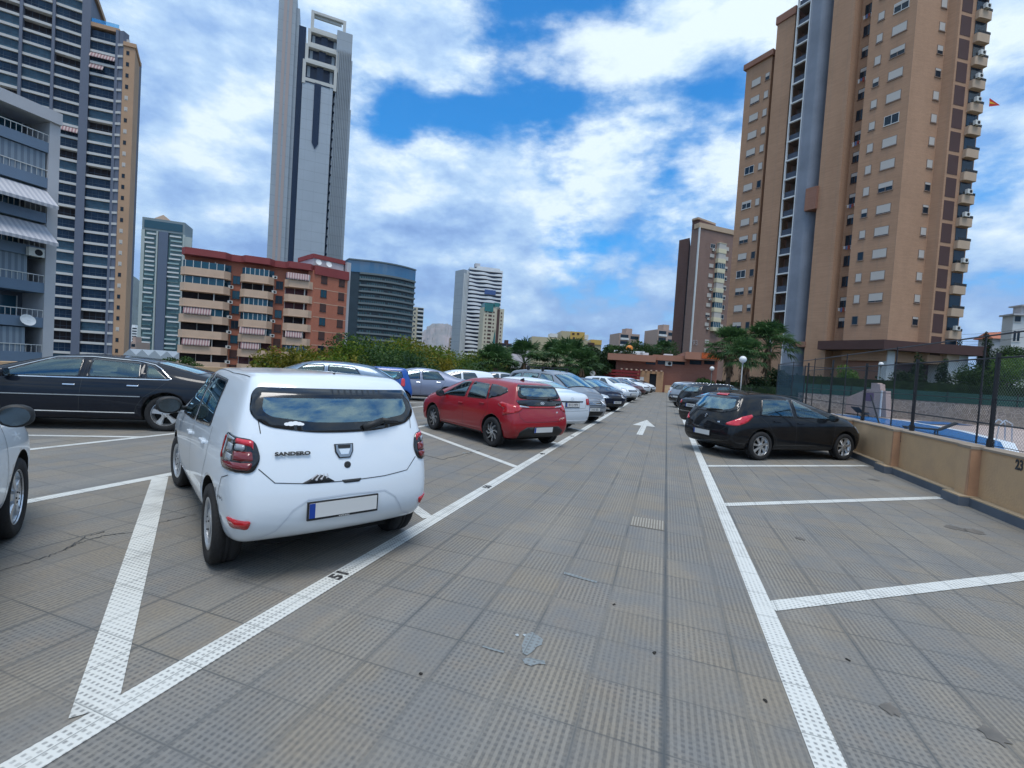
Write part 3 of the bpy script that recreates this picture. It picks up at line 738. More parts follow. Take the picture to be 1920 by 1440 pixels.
    if q.cabin:
        for y in (-.36, .36):
            for sx in (1.25, .35):
                if sx < .5 and q.kind == 'hatch': sx = .42
                o = MB(); o.ext([(sx, .55), (sx-.12, .56), (sx-.30, 1.10), (sx-.20, 1.12), (sx, .72)], 'y', y-.24, y+.24)
                o.ball((sx-.27, y, H-.30), .10, 10, 8, 0, (.5, 1.25, .9)); o.build('seat', M_SEAT, root, bevel=.02)
        o = MB().lathe([(.175, -.012), (.19, 0), (.175, .012), (.16, 0)], 20, 0, 'x', True); so_ = o.build('steering_wheel', M_PLAS, root, True, (q.cowl-.62, .36, .98)); so_.rotation_euler = (0, -.4, 0)
    # glazing
    ring = .035
    for s_ in (1, -1):
        for i, wn_ in enumerate(wins):
            sh.patch('side_window', wn_, 'side', S.get('glass_side', glass) if i == 0 or not S.get('priv') else M_CGD, root, s_, ring=.03 if q.cabin else 0, step=.055, off=.005, rr=.05)
        for sn in S.get('trims', ()):
            sh.patch('pillar_trim', sn, 'side', M_GLOSSB, root, s_, off=.0035)
    o = sh.patch('windshield', S['ws'], 'top', glass, root, ring=.06 if q.cabin else 0, step=.07, off=.005, rr=.08)
    o = sh.patch('rear_window', S['rw'], 'rear' if q.kind == 'hatch' else 'top', G2, root, ring=S.get('rw_ring', .07) if q.cabin else 0, step=.05, off=.006, rr=.1)
    # panel gaps
    if q.detail:
        g_ = MB()
        for s_ in (1, -1):
            for ln in S.get('seams', ()): sh.line(g_, ln, 'side', s_)
        for ln in S.get('rseams', ()): sh.line(g_, ln, 'rear'); sh.line(g_, [(-a, b) for a, b in ln], 'rear')
        for ln in S.get('fseams', ()): sh.line(g_, ln, 'front'); sh.line(g_, [(-a, b) for a, b in ln], 'front')
        for ln in S.get('tseams', ()): sh.line(g_, ln, 'top'); sh.line(g_, [(a, -b) for a, b in ln], 'top')
        if g_.f: g_.build('panel_gaps', M_SEAM, root)
        for s_ in (1, -1):
            for hx, hz_ in S.get('handles', ()):
                c, n = sh.hit('side', hx, hz_, s_); T = frame_on(c+n*.012, n)
                o = MB(); o.T = T; o.box(-.095, .095, -.014, .014, -.02, .014, 0); o.build('door_handle', S.get('handle_mat', P), root, bevel=.008)
            ml = S.get('molding')
            if ml: sh.patch('side_molding', ml, 'side', S.get('molding_mat', M_PLAS), root, s_, off=.008)
            for ml in S.get('chromes', ()):
                mb = MB(); sh.line(mb, ml, 'side', s_, .018, .006); mb.build('chrome_strip', M_CHROME, root)
    # lower black cladding
    for s_ in (1, -1):
        if S.get('clad', True):
            z0, z1 = q.sill-.02, q.sill+.06
            sh.patch('sill_trim', [(q.R+.08, z0+.04), (q.wb-q.R-.08, z0+.04), (q.wb-q.R-.08, z1), (q.R+.08, z1)], 'side', M_PLAS, root, s_, off=.004)
        if S.get('arches'):
            for x in (0, q.wb):
                a0 = [(x+(q.R+.045)*cos(t), q.R+.02+(q.R+.045)*sin(t)) for t in [pi*i/14 for i in range(15)]]
                a1 = [(x+(q.R+.10)*cos(t), q.R+.02+(q.R+.10)*sin(t)) for t in [pi*i/14 for i in range(14, -1, -1)]]
                sh.patch('arch_trim', a0+a1, 'side', M_PLAS, root, s_, off=.008)
    if S.get('rbump'): sh.patch('rear_bumper_trim', rounded(S['rbump'], .03), 'rear', S.get('rbump_mat', M_PLAS), root, off=.006)
    if S.get('fgrille'):
        for gp in S['fgrille']: sh.patch('grille', rounded(gp, .03), 'front', M_PLAS, root, off=.005)
        o = MB()
        for gp in S['fgrille'][:1]:
            zs_ = [p[1] for p in gp]; ys_ = [p[0] for p in gp]
            for i in range(3):
                z = min(zs_)+(max(zs_)-min(zs_))*(i+1)/4; sh.line(o, [(min(ys_)*.8, z), (max(ys_)*.8, z)], 'front', 1, .014, .012)
        o.build('grille_bars', S.get('bar_mat', M_CHROME), root)
    for pn, m_, ax_ in S.get('lamps', ()):
        nm = 'tail_light' if ax_ in ('rear', 'sider', 'rcorner') else 'headlight'
        if ax_ in ('rcorner', 'fcorner'):
            for s_ in (1, -1): sh.patch(nm, rounded(pn, .03), ax_, m_, root, s_, off=S.get('lamp_off', .009), step=.05)
        elif ax_ in ('sider', 'sidef'):
            for s_ in (1, -1): sh.patch(nm, rounded(pn, .03), 'side', m_, root, s_, off=.009)
        else:
            sh.patch(nm, rounded(pn, .03), ax_, m_, root, off=.009); sh.patch(nm, rounded([(-a, b) for a, b, *c in pn], .03), ax_, m_, root, off=.009)
    for s_ in (1, -1):
        if S.get('mirror'): mirror_part(root, sh, S['mirror'][0], S['mirror'][1], s_, S.get('mirror_mat', P), S.get('mirror_size', (.12, .10, .085)))
    if S.get('plate_r'): plate(root, sh, 'rear', S.get('plate_y', 0), S['plate_r'], S.get('ptxt_r'))
    if S.get('plate_f'): plate(root, sh, 'front', 0, S['plate_f'], S.get('ptxt_f'))
    for s_ in (1, -1):
        yw_ = w_-.02-q.W/2
        wheel(root, 0, s_*yw_, q.R, q.W, q.rim, s_); wheel(root, q.wb, s_*yw_, q.R, q.W, q.rim, s_, steer=S.get('steer', 0))
    if S.get('underbody', True):
        MB().box(rx+.35, fx-.35, -w_+.32, w_-.32, .18, .42).build('underbody', M_WELL, root)
    if S.get('antenna'):
        x, y = S['antenna']; c, n = sh.hit('top', x, y); o = MB().tube(c-n*.01, c+n*.03, .018, .012, 8).tube(c+n*.02, c+n*.02+Vector((-.22, 0, .20)), .004, .003, 6); o.build('antenna', M_PLAS, root)
    if S.get('fin'):
        x = S['fin']; c, n = sh.hit('top', x, 0); o = MB().ext([(x+.09, c.z-.01), (x+.02, c.z+.03), (x-.06, c.z+.055), (x-.075, c.z-.01)], 'y', -.02, .02); o.build('antenna', S.get('fin_mat', M_PLAS), root, bevel=.008)
    if S.get('rails'):
        for s_ in (1, -1):
            a, b2 = q.roof_r+.35, q.ws_top-.1; y = s_*(rw-.03); p = []
            for i in range(8):
                x = a+(b2-a)*i/7; c, n = sh.hit('top', x, y); p.append(c+Vector((0, 0, .035 if 0 < i < 7 else .0)))
            MB().path(p, .014, 8).build('roof_rail', S['rails'], root, True)
    if S.get('bars'):
        for x in S['bars']:
            c, n = sh.hit('top', x, 0); c2, n = sh.hit('top', x, rw-.03); z = c.z+.09
            o = MB().box(x-.03, x+.03, -rw-.03, rw+.03, z-.015, z+.015)
            for s_ in (1, -1): o.box(x-.05, x+.05, s_*(rw-.03)-.03, s_*(rw-.03)+.03, c2.z-.01, z-.012)
            o.build('roof_bar', M_PLAS, root, bevel=.006)
    return root, sh
W1 = paint('white_paint', (.68, .74, .79))
root, sh = car(dict(name='white_hatchback_car', label='nearest white five-door hatchback, its model name in black letters on the tailgate', loc=(-2.92, 3.38), head=radians(-59),
    paint=W1, w=.853, rear=-.66, front=3.40, H=1.54, wb=2.59, R=.315, W=.20, rim='cap', sill=.27, belt_r=1.06, belt_f=.96, roof_r=-.34, zr=1.50, roof_w=.645, ws_top=1.62, cowl=2.50, zc=1.03, hood=.96, nose=.80, tail_bulge=.12, tailw=.955, tailbelt=.93,
    windows=[[(1.16, .985), (2.18, .955, .03), (1.62, 1.42), (1.18, 1.455)], [(.30, 1.04), (1.08, .99), (1.10, 1.455), (.34, 1.44)]],
    glass_r=glass_mat('rear_glass', (.32, .62, .66), .22), rw_ring=.075, steer=.12,
    ws=[(2.42, -.66), (2.42, .66), (1.74, .58), (1.74, -.58)],
    rw=[(-.635, 1.38, .06), (-.665, 1.23, .12), (-.56, 1.145, .16), (-.25, 1.10, .1), (0, 1.095, .1), (.25, 1.10, .1), (.56, 1.145, .16), (.665, 1.23, .12), (.635, 1.38, .06), (.60, 1.425, .03), (-.60, 1.425, .03)],
    seams=[[(1.12, 1.46), (1.11, .98), (1.13, .36), (.42, .36), (.39, .5), (.30, .66), (.22, .80), (.22, 1.05)], [(1.13, .36), (2.12, .36), (2.20, .60), (2.22, .95)], [(-.48, .80), (-.36, .76), (-.28, .54), (-.34, .36)], [(2.28, .93), (2.9, .86)]],
    rseams=[[(.0, .735), (.30, .74), (.52, .76), (.62, .86)], [(.60, 1.10), (.615, 1.24)]],
    tseams=[[(1.6, .60), (.4, .63), (-.2, .615)]],
    handles=[(1.26, .86), (.45, .90)], mirror=(2.0, 1.02), mirror_mat=M_PLAS, mirror_size=(.11, .115, .095),
    plate_r=.545, plate_y=.04, clad=True,
    lamps=[([(.09, 1.06, .06), (-.25, 1.09, .07), (-.27, .92, .06), (-.20, .84, .06), (.11, .83, .04), (.14, .93, .04)], M_GLOSSB, 'rcorner'),
           ([(.30, .80), (-.22, .84), (-.18, .70), (.30, .62)], M_LENS, 'fcorner')],
    fgrille=[[(-.4, .72), (.4, .72), (.4, .62), (-.4, .62)], [(-.5, .46), (.5, .46), (.45, .28), (-.45, .28)]]))
DRL = mat('dark_red_lens', (.15, .008, .01), .15, coat=1.)
for s_ in (1, -1):
    tl = [c for c in root.children if c.name.startswith('tail_light')][0 if s_ == 1 else 1]
    def lp(p, m, off=.013, rr=.015): sh.patch('lens', p, 'rcorner', m, tl, s_, off=off, rr=rr, step=.04)
    lp([(.08, 1.05), (-.04, 1.065), (-.04, 1.03), (.075, 1.01), (.09, .985)], MATS['bright_red_lens']); lp([(.085, .975), (-.04, .975), (-.03, .91), (.10, .91)], DRL)
    lp([(.10, .90), (-.03, .90), (-.20, .885), (-.16, .855), (.09, .85)], DRL)
    lp([(-.06, 1.02), (-.15, 1.025), (-.15, .97), (-.06, .965)], M_LENSG); lp([(-.055, .95), (-.145, .955), (-.145, .90), (-.05, .90)], M_LENSG); lp([(.04, 1.02), (-.03, 1.025), (-.03, .985), (.04, .98)], M_LENSG, .016)
    lp([(-.06, 1.06), (-.20, 1.075), (-.215, .93), (-.19, .93), (-.175, 1.05), (-.06, 1.045)], M_LENS)
    lp([(-.225, 1.06), (-.248, 1.06), (-.262, .92), (-.24, .89)], M_RED)
    sh.patch('tail_light', [(.12, .50), (-.05, .515), (-.005, .445), (.10, .44)], 'rcorner', M_RED, root, s_, off=.012, rr=.02)
g = MB()
for sg in (1, -1):      # shade of the bumper arch crease round the plate, painted as a darker ribbon
    sh.line(g, [(sg*.62, .335), (sg*.50, .40), (sg*.40, .56), (sg*.30, .625), (0, .635)], 'rear', 1, .010, .004)
g.build('bumper_crease_shade', mat('crease_shade_white', (.55, .60, .66), .4), root)
# name, emblem, lock, wiper, handle recess, stickers
def on(y, z, off, axis='rear'):
    c, n = sh.hit(axis, y, z); return frame_on(c+n*off, n)
text_obj('model_name', 'SANDERO', .036, M_PLAS, on(.40, .955, .013) @ Matrix.Diagonal((1.45, 1, 1, 1)), .0015, root, .004)
T = on(.03, .96, .004); e = MB(); e.T = T
e.ext([(-.065, .05), (.065, .05), (.062, -.01), (.035, -.05), (-.035, -.05), (-.062, -.01)], 'y', 0, .008, 0) if 0 else None
pts = [(-.065, .048), (.065, .048), (.062, -.005), (.038, -.05), (-.038, -.05), (-.062, -.005)]
e.prism([(a*1.14, b*1.14) for a, b in pts], -.004, .004, 2); e.prism(pts, 0, .008, 0); e.prism([(-.045, .012), (.045, .012), (.028, -.03), (-.028, -.03)], .008, .011, 1); e.prism([(-.05, .045), (.05, .045), (.047, .018), (-.047, .018)], .008, .0095, 2)
e.build('emblem', [mat('satin_metal', (.30, .33, .36), .3, metal=.8), M_CHROME, M_PLAS], root)
e = MB(); e.T = on(.01, .855, .0); e.lathe([(.001, .006), (.018, .006), (.026, .004), (.026, -.004)], 18, 0); e.build('lock', M_PLAS, root)
c, n = sh.hit('rear', -.14, 1.12); e = MB(); c2, n2 = sh.hit('rear', -.46, 1.15)
e.path([c+n*.02, c.lerp(c2, .5)+n*.035+Vector((0, 0, .035)), c2+n2*.02+Vector((0, 0, .005))], [.030, .026, .010], 8); e.build('rear_wiper', M_PLAS, root, True)
sh.patch('tailgate_handle', [(-.10, .745), (.06, .745), (.04, .72), (-.08, .72)], 'rear', M_SEAM, root, off=.004, rr=.01)
stk = sh.patch('bumper_sticker', [(.35, .743), (.28, .775), (.245, .795), (.20, .795), (.165, .775), (.11, .741)], 'rear', M_PLAS, root, off=.005, rr=.01)
e = MB()
for i in range(4): sh.line(e, [(.28-.035*i, .768), (.262-.033*i, .785), (.235-.022*i, .802)], 'rear', 1, .008, .009)
for y, z in ((.245, .762), (.21, .766)):
    q = MB().ball((0, 0, 0), .009, 8, 6); c, n = sh.hit('rear', y, z); e.add([c+Vector(v)+n*.004 for v in q.v], q.f, 0)
e.build('sticker_marks', mat('sticker_grey', (.5, .5, .52), .6), stk)
rwp = [c for c in root.children if c.name.startswith('rear_window')][0]
e = MB(); 
for dx, dz, r in ((0, 0, .022), (.03, .004, .02), (.055, .0, .018), (-.028, -.002, .016), (.075, -.004, .013)):
    c, n = sh.hit('rear', .40-dx, 1.165+dz); e.T = frame_on(c+n*.007, n); e.prism([(r*1.2*cos(2*pi*i/12), r*.8*sin(2*pi*i/12)) for i in range(12)], 0, .002, 0)
e.build('window_sticker', mat('sticker_white', (.75, .77, .78), .6), rwp)
# scuffs on the bumper corner
e = MB()
for i in range(7):
    sh.line(e, [(-.24+.018*i, .60+.006*(i % 3)), (-.235+.018*i, .615+.01*(i % 2))], 'rcorner', 1, .008, .002)
for z in (.42, .36): sh.line(e, [(-.22, z), (-.21, z+.015)], 'rcorner', 1, .008, .002)
e.build('scuff_marks', M_PLAS, root)
# high brake lamp washer nozzle on the spoiler, roof groove
c, n = sh.hit('top', -.22, -.02); MB().ball(c, .012, 8, 6).build('washer_nozzle', M_PLAS, root)
pl = [c for c in root.children if c.name.startswith('license_plate')][0]
c, n = sh.hit('rear', .04, .545); nn = Vector((n.x, 0, n.z*.4)).normalized(); T = frame_on(c+nn*.016, nn)
text_obj('plate_frame_text', 'www.auto', .02, M_PLATE, T @ Matrix.Translation((0, -.064, .0)), .0, pl)
BLK = paint('black_paint', (.006, .007, .009)); NAVY = paint('navy_paint', (.006, .012, .030)); REDP = paint('red_paint', (.27, .005, .012), rough=.35)
SILV = paint('silver_paint', (.36, .40, .45), metal=.55, rough=.35); GREYB = paint('grey_blue_paint', (.10, .16, .24), metal=.4); BLUE = paint('blue_paint', (.004, .07, .32)); LILAC = paint('lilac_grey_paint', (.22, .25, .34), metal=.4)
BURG = paint('burgundy_paint', (.06, .008, .014)); GREY = paint('grey_paint', (.10, .11, .13), metal=.4)
def wset(q):
    """side window outlines for a body: a front pane and one or two rear panes"""
    zt = q['H']-.115; b = lambda x: q['belt_r']+(q['belt_f']-q['belt_r'])*(x-q['rear'])/(q['cowl']-q['rear'])+.02
    xb = q.get('xb', 1.15); xa = q['cowl']-.34; xt = q['ws_top']+.0; xc = q['xc']; xct = q['xct']
    f = [(xb+.05, b(xb)), (xa, b(xa), .03), (xt, zt-.02), (xb+.07, zt+.005)]
    r = [(xc, b(xc)), (xb-.05, b(xb)), (xb-.03, zt+.005), (xct, zt-.02)]
    return [f, r]
def doors(q):
    b = lambda x: q['belt_r']+(q['belt_f']-q['belt_r'])*(x-q['rear'])/(q['cowl']-q['rear'])
    xb = q.get('xb', 1.15); s0 = q['sill']+.1; xa = q['cowl']-.28; R = q['R']
    return [[(xb+.01, q['H']-.12), (xb, .95), (xb+.02, s0), (R+.14, s0), (R+.08, .5), (R-.05, .66), (.18, .82), (q['xc']-.05, b(0)+.02)], [(xb, s0), (q['wb']-R-.12, s0), (q['wb']-R-.08, .6), (xa+.02, b(xa))]]
def rwin(z0, z1, y0, y1, sag=.05): return [(-y1, z1, .06), (-y0, z0+sag, .12), (-y0*.6, z0+.01, .1), (0, z0, .1), (y0*.6, z0+.01, .1), (y0, z0+sag, .12), (y1, z1, .06)]
def mk(base, **k):
    q = dict(base); q.update(k)
    if 'windows' not in q: q['windows'] = wset(q)
    if 'seams' not in q: q['seams'] = doors(q)
    if 'ws' not in q: y = q['w']; q['ws'] = [(q['cowl']-.06, -y*.74), (q['cowl']-.06, y*.74), (q['ws_top']+.12, q['roof_w']*.93), (q['ws_top']+.12, -q['roof_w']*.93)]
    if q['kind'] == 'sedan' and 'rw' not in q: y = q['w']; q['rw'] = [(q['bl_top']-.10, -q['roof_w']*.9), (q['bl_top']-.10, q['roof_w']*.9), (q['trunk_x']+.10, y*.70), (q['trunk_x']+.10, -y*.70)]
    q.setdefault('handles', [(q.get('xb', 1.15)+.14, q['belt_f']-.09), (.42, q['belt_r']-.10)])
    q.setdefault('mirror', (q['cowl']-.52, q['belt_f']+.04))
    q.setdefault('fgrille', [[(-.42, q['nose']+.0), (.42, q['nose']+.0), (.40, q['nose']-.11), (-.40, q['nose']-.11)], [(-.55, .42), (.55, .42), (.5, .28), (-.5, .28)]])
    return q
FL = [(.30, .78), (-.20, .84), (-.16, .71), (.30, .64)]
def flamp(z, h=.13): return ([(.30, z), (-.20, z+.06), (-.16, z+.06-h), (.28, z-h)], M_LENS, 'fcorner')
H0 = dict(kind='hatch', w=.885, rear=-.66, front=3.42, H=1.47, wb=2.58, R=.32, W=.20, sill=.22, belt_r=1.0, belt_f=.92, roof_r=-.30, zr=1.37, roof_w=.57, ws_top=1.55, cowl=2.55, zc=.99, hood=.90, nose=.72, xb=1.12, xc=.22, xct=.42, rim='seven',
          rw=rwin(1.02, 1.35, .66, .55), rseams=[[(0, .60), (.5, .61), (.62, .70), (.66, .95)]])
S0 = dict(kind='sedan', w=.88, rear=-1.0, front=3.55, H=1.47, wb=2.70, R=.325, W=.21, sill=.21, belt_r=.98, belt_f=.93, trunk_z=1.05, trunk_x=-.45, bl_top=.32, zr=1.40, roof_w=.57, ws_top=1.75, cowl=2.62, zc=.98, hood=.90, nose=.72, xb=1.18, xc=.12, xct=.42, rim='five',
          rseams=[[(0, .62), (.52, .63), (.56, 1.02)]])
def rlamp(z0, z1, a0=.2, a1=-.28): return ([(a0, z1-.02, .04), (a1, z1, .05), (a1+.03, z0+.02, .04), (a0+.02, z0, .04)], M_RED, 'rcorner')

# red hatchback ------------------------------------------------------------
q = mk(H0, name='red_hatchback_car', label='dark red hatchback with black alloy wheels in the bay beyond the empty one', loc=(-3.03, 9.95), head=radians(-57), paint=REDP, H=1.46, roof_r=-.42, zr=1.375, rear=-.68, rim='swirl', glass_side=M_CGD, priv=True,
       glass_r=glass_mat('rear_glass', (.32, .62, .66), .22), xc=.30, xct=.42, tail_bulge=.07, fin=.1, fin_mat=M_PLAS, handle_mat=REDP,
       trims=[[(.26, 1.01), (-.10, 1.10), (-.28, 1.20), (-.20, 1.28), (.20, 1.33), (.38, 1.33)]], rw=rwin(1.06, 1.37, .62, .53, .03),
       rbump=[(-.62, .40), (-.45, .50), (.45, .50), (.62, .40), (.60, .26), (-.60, .26)], plate_r=.435, mirror_mat=M_PLAS,
       lamps=[([(.22, .93), (-.34, .99, .03), (-.44, .93, .02), (-.20, .86), (-.22, .72, .02), (.10, .80), (.22, .86)], M_RED, 'rcorner'), flamp(.72)])
root, sh = car(q)
sh.patch('tailgate_panel', [(-.66, 1.045), (-.4, 1.06), (.4, 1.06), (.66, 1.045), (.60, .95), (.3, .925), (-.3, .925), (-.60, .95)], 'rear', M_GLOSSB, root, off=.008, rr=.02)
sh.patch('light_strip', [(-.62, .925), (.62, .925), (.60, .885), (-.60, .885)], 'rear', M_RED, root, off=.007, rr=.01)
for s_ in (1, -1): sh.patch('light_blade', [(s_*.60, .945), (s_*.38, .915), (s_*.36, .90), (s_*.60, .91)], 'rear', M_LENS, root, off=.012, rr=.01)
c, n = sh.hit('rear', 0, .99); T = frame_on(c+n*.014, n)
e = MB(); e.T = T; k = 18; out = [(.055*cos(2*pi*i/k), .03*sin(2*pi*i/k)) for i in range(k)]; inn = [(a*.84, b*.8) for a, b in out]
e.add([(a, b, .003) for a, b in out+inn], [(i, (i+1) % k, (i+1) % k+k, i+k) for i in range(k)]); e.box(-.024, -.016, -.018, .018, 0, .004); e.box(.016, .024, -.018, .018, 0, .004); e.box(-.018, .018, -.004, .004, 0, .004)
e.build('emblem', M_CHROME, root)
c, n = sh.hit('rear', -.22, 1.085); c2, n2 = sh.hit('rear', -.46, 1.11); MB().path([c+n*.02, c.lerp(c2, .5)+n*.035, c2+n2*.015], [.022, .018, .01], 8).build('rear_wiper', M_PLAS, root, True)
text_obj('badge', 'i20', .04, M_CHROME, frame_on(*(lambda h: (h[0]+h[1]*.005, h[1]))(sh.hit('rear', -.42, .80))), .001, root)

# black hatchback on the right ---------------------------------------------
q = mk(H0, name='black_hatchback_car', label='glossy black hatchback with bright red tail lights, its nose to the tan wall', loc=(1.58, 12.28), head=radians(53), paint=BLK, w=.905, H=1.51, rear=-.78, front=3.34, wb=2.608, R=.325, roof_r=-.34, zr=1.42, roof_w=.60, ws_top=1.12, cowl=2.50, zc=1.04,
       hood=.93, nose=.72, belt_r=.99, belt_f=.95, xb=.98, xc=-.02, xct=.14, rim='seven', tail_bulge=.14, rw=rwin(1.00, 1.40, .72, .54, .10), plate_r=.52, antenna=(-.15, 0), glass_r=glass_mat('rear_glass', (.32, .62, .66), .22),
       lamps=[([(.20, .80, .03), (-.10, .96, .06), (-.42, 1.02, .05), (-.44, .97, .04), (-.24, .84, .05), (.0, .755, .04), (.20, .76, .03)], M_REDB, 'rcorner'), flamp(.76, .16)])
root, sh = car(q)
sh.patch('high_brake_light', [(-.17, 1.445), (.17, 1.445), (.16, 1.40), (-.16, 1.40)], 'rear', M_REDB, root, off=.012, rr=.01)
c, n = sh.hit('rear', 0, .90); T = frame_on(c+n*.006, n); e = MB(); e.T = T
e.prism([(-.02, -.05), (-.005, -.05), (0, -.015), (.015, -.05), (.03, -.05), (.02, -.01), (.03, .02), (.02, .045), (.0, .055), (-.02, .045), (-.012, .03), (-.035, .02), (-.03, .005), (-.012, .01), (-.02, -.02)], 0, .008); e.build('emblem', M_CHROME, root)
text_obj('badge', '308', .045, M_CHROME, frame_on(*(lambda h: (h[0]+h[1]*.005, h[1]))(sh.hit('rear', -.42, .80))), .001, root)
c, n = sh.hit('rear', .05, 1.03); c2, n2 = sh.hit('rear', -.35, 1.07); MB().path([c+n*.02, c.lerp(c2, .3)+n*.04, c2+n2*.015], [.024, .026, .01], 8).build('rear_wiper', M_PLAS, root, True)
e = MB(); sh.line(e, [(-.6, .40), (.6, .40)], 'rear', 1, .02, .004); e.build('bumper_strip', M_PLAS, root)

# long dark saloon on the left -----------------------------------------------
q = mk(S0, name='dark_luxury_saloon_car', label='long black saloon with chrome window surrounds, side-on in the far left bay', loc=(-9.92, 7.22), head=radians(234), paint=paint('blue_black_paint', (.005, .008, .015)), w=.95, rear=-1.16, front=3.92, H=1.46, wb=3.0, R=.355, W=.24, trunk_z=1.07, trunk_x=-.62, bl_top=.42, zr=1.385, roof_w=.60, ws_top=1.95,
       cowl=3.05, zc=1.0, hood=.94, nose=.76, belt_r=1.0, belt_f=.95, rim='five', glass=glass_mat('clear_car_glass', (.62, .80, .78), .10), ws_=0,
       windows=[[(1.42, 1.005), (2.72, .975, .03), (1.98, 1.335), (1.45, 1.37)], [(.45, 1.025), (1.30, 1.005), (1.33, 1.37), (.52, 1.335)], [(.0, 1.035, .03), (.38, 1.025), (.44, 1.325), (.30, 1.285)]],
       chromes=[[(2.78, .972), (1.4, .995), (.0, 1.025), (-.06, 1.04), (.18, 1.24), (.30, 1.305), (.60, 1.365), (1.35, 1.40), (1.9, 1.365), (2.4, 1.16), (2.78, .985)], [(2.6, .66), (.42, .68)], [(2.5, .36), (.5, .36)]],
       seams=[[(1.38, 1.38), (1.37, .98), (1.39, .33), (.52, .33), (.47, .5), (.36, .68), (.2, .8), (-.05, 1.03)], [(1.39, .33), (2.5, .33), (2.6, .6), (2.62, .95)]],
       handles=[(1.55, .86), (.55, .88)], handle_mat=M_CHROME, mirror=(2.45, 1.02), clad=False,
       lamps=[rlamp(.80, .98), flamp(.78, .14)], plate_r=.60, plate_f=.45)
car(q)

# white car whose front wing enters the picture at the left -------------------
q = mk(H0, name='white_crossover_car', label='white crossover cut off by the left edge, black mirror and front wheel showing', loc=(-3.45, .12), head=radians(-55), paint=paint('skylit_white_paint', (.80, .86, .90)), w=.90, H=1.62, wb=2.66, front=3.48, rear=-.82, R=.335, W=.215, sill=.30, belt_r=1.10, belt_f=1.04, zr=1.50, cowl=2.42, ws_top=1.6, zc=1.10, hood=1.02, nose=.86,  # white lightened in the paint to stand for skylight on its side
       rim='five', mirror_mat=M_PLAS, mirror_size=(.09, .095, .085), clad=False, molding=None, lamps=[rlamp(.85, 1.1), flamp(.88, .16)])
car(q)

# second row on the left ------------------------------------------------------
q = mk(H0, name='grey_blue_hatchback_car', label='grey-blue hatchback with a long sloping tail, just behind the nearest white car', loc=(-9.1, 12.6), head=radians(234), paint=GREYB, w=.90, H=1.58, rear=-.98, front=3.5, wb=2.72, R=.34, roof_r=-.12, zr=1.47, roof_w=.60, belt_r=1.10, belt_f=.99, xb=1.2, xc=.12, xct=.40, ws_top=1.8, cowl=2.7, zc=1.07, hood=.98, glass_side=M_CGD, priv=True,
       rw=rwin(1.10, 1.45, .70, .54), lamps=[rlamp(.88, 1.0), flamp(.8)], rim='five')
car(q)
q = mk(H0, name='small_blue_car', label='small bright blue city car with ring-shaped wheel covers and a pink-red tail light', loc=(-9.9, 15.9), head=radians(234), paint=BLUE, w=.815, H=1.47, rear=-.36, front=3.06, wb=2.34, R=.285, W=.17, roof_r=-.12, zr=1.42, roof_w=.58, belt_r=1.02, belt_f=.95, xb=1.0, xc=.25, xct=.25, ws_top=1.5, cowl=2.2, zc=1.02, hood=.94, nose=.75, rim='multi', tail_bulge=.06,
       windows=[[(1.02, 1.0), (1.9, .98, .03), (1.5, 1.33), (1.05, 1.37)], [(.02, 1.12), (.22, 1.02), (.92, 1.0), (.95, 1.37), (.08, 1.33)]], rw=rwin(1.05, 1.36, .62, .54), lamps=[([(-.16, 1.06, .06), (-.32, 1.08, .06), (-.34, .78, .06), (-.18, .76, .06)], M_REDB, 'rcorner'), flamp(.76)])
car(q)
q = mk(S0, name='grey_saloon_car', label='pale lilac-grey saloon seen side-on behind the red hatchback', loc=(-9.9, 19.6), head=radians(234), paint=LILAC, H=1.49, zr=1.41, handle_mat=M_CHROME, lamps=[rlamp(.80, .98), flamp(.78)], glass_side=M_CGD)
car(q)
q = mk(H0, name='white_covered_car', label='white car with crumpled silver sunshade behind its windscreen', loc=(-9.8, 23.6), head=radians(234), paint=W1, H=1.50, zr=1.40, roof_r=-.5, rear=-.9, lamps=[rlamp(.8, 1.0), flamp(.76)], cabin=False, glass=M_CGO)
root, sh = car(q)
for c in [c for c in root.children if c.name.startswith('windshield')]: c.name = 'windscreen_sunshade'; c.data.materials[0] = mat('crumpled_silver_shade', (.55, .60, .68), .3, metal=.4, bump=1., bscale=7, var=.5, vscale=9)
FARL = dict(cabin=False, glass=M_CGO, detail=1, lev=2)
q = mk(S0, name='silver_saloon_car', label='silver saloon mostly hidden behind the silver people carrier, second row', loc=(-9.8, 29.6), head=radians(234), paint=SILV, lamps=[rlamp(.80, .98), flamp(.78)], **FARL)
car(q)
q = mk(H0, name='white_hatchback_car', label='white hatchback in the second row near the red railing, only its roof showing', loc=(-9.6, 38.5), head=radians(234), paint=W1, lamps=[rlamp(.80, .98), flamp(.78)], **FARL)
car(q)

# first row on the left, beyond the red car ------------------------------------
bayL = lambda k: 1.37+3.105*k
q = mk(S0, name='white_saloon_car', label='white saloon parked tail-out between the red hatchback and the silver people carrier', loc=(-3.35, bayL(3)+2.75), head=radians(-55), paint=W1, H=1.48, w=.90, rear=-1.0, front=3.6, glass_r=glass_mat('rear_glass', (.32, .62, .66), .22),
       glass=M_CG, lamps=[([(.24, .97, .03), (-.12, 1.0, .04), (-.14, .80, .04), (.22, .79, .03)], M_RED, 'rcorner'), flamp(.78)], plate_r=.80, ptxt_r='8113 MPV', trunk_z=1.10, rseams=[[(0, .69), (.55, .70), (.60, 1.02)], [(0, .62), (.7, .63)]])
root, sh = car(q)
sh.patch('plate_garnish', [(-.44, .905), (.44, .905), (.42, .87), (-.42, .87)], 'rear', M_GLOSSB, root, off=.008, rr=.01)
c, n = sh.hit('rear', 0, .97); e = MB(); e.T = frame_on(c+n*.006, n); k = 20
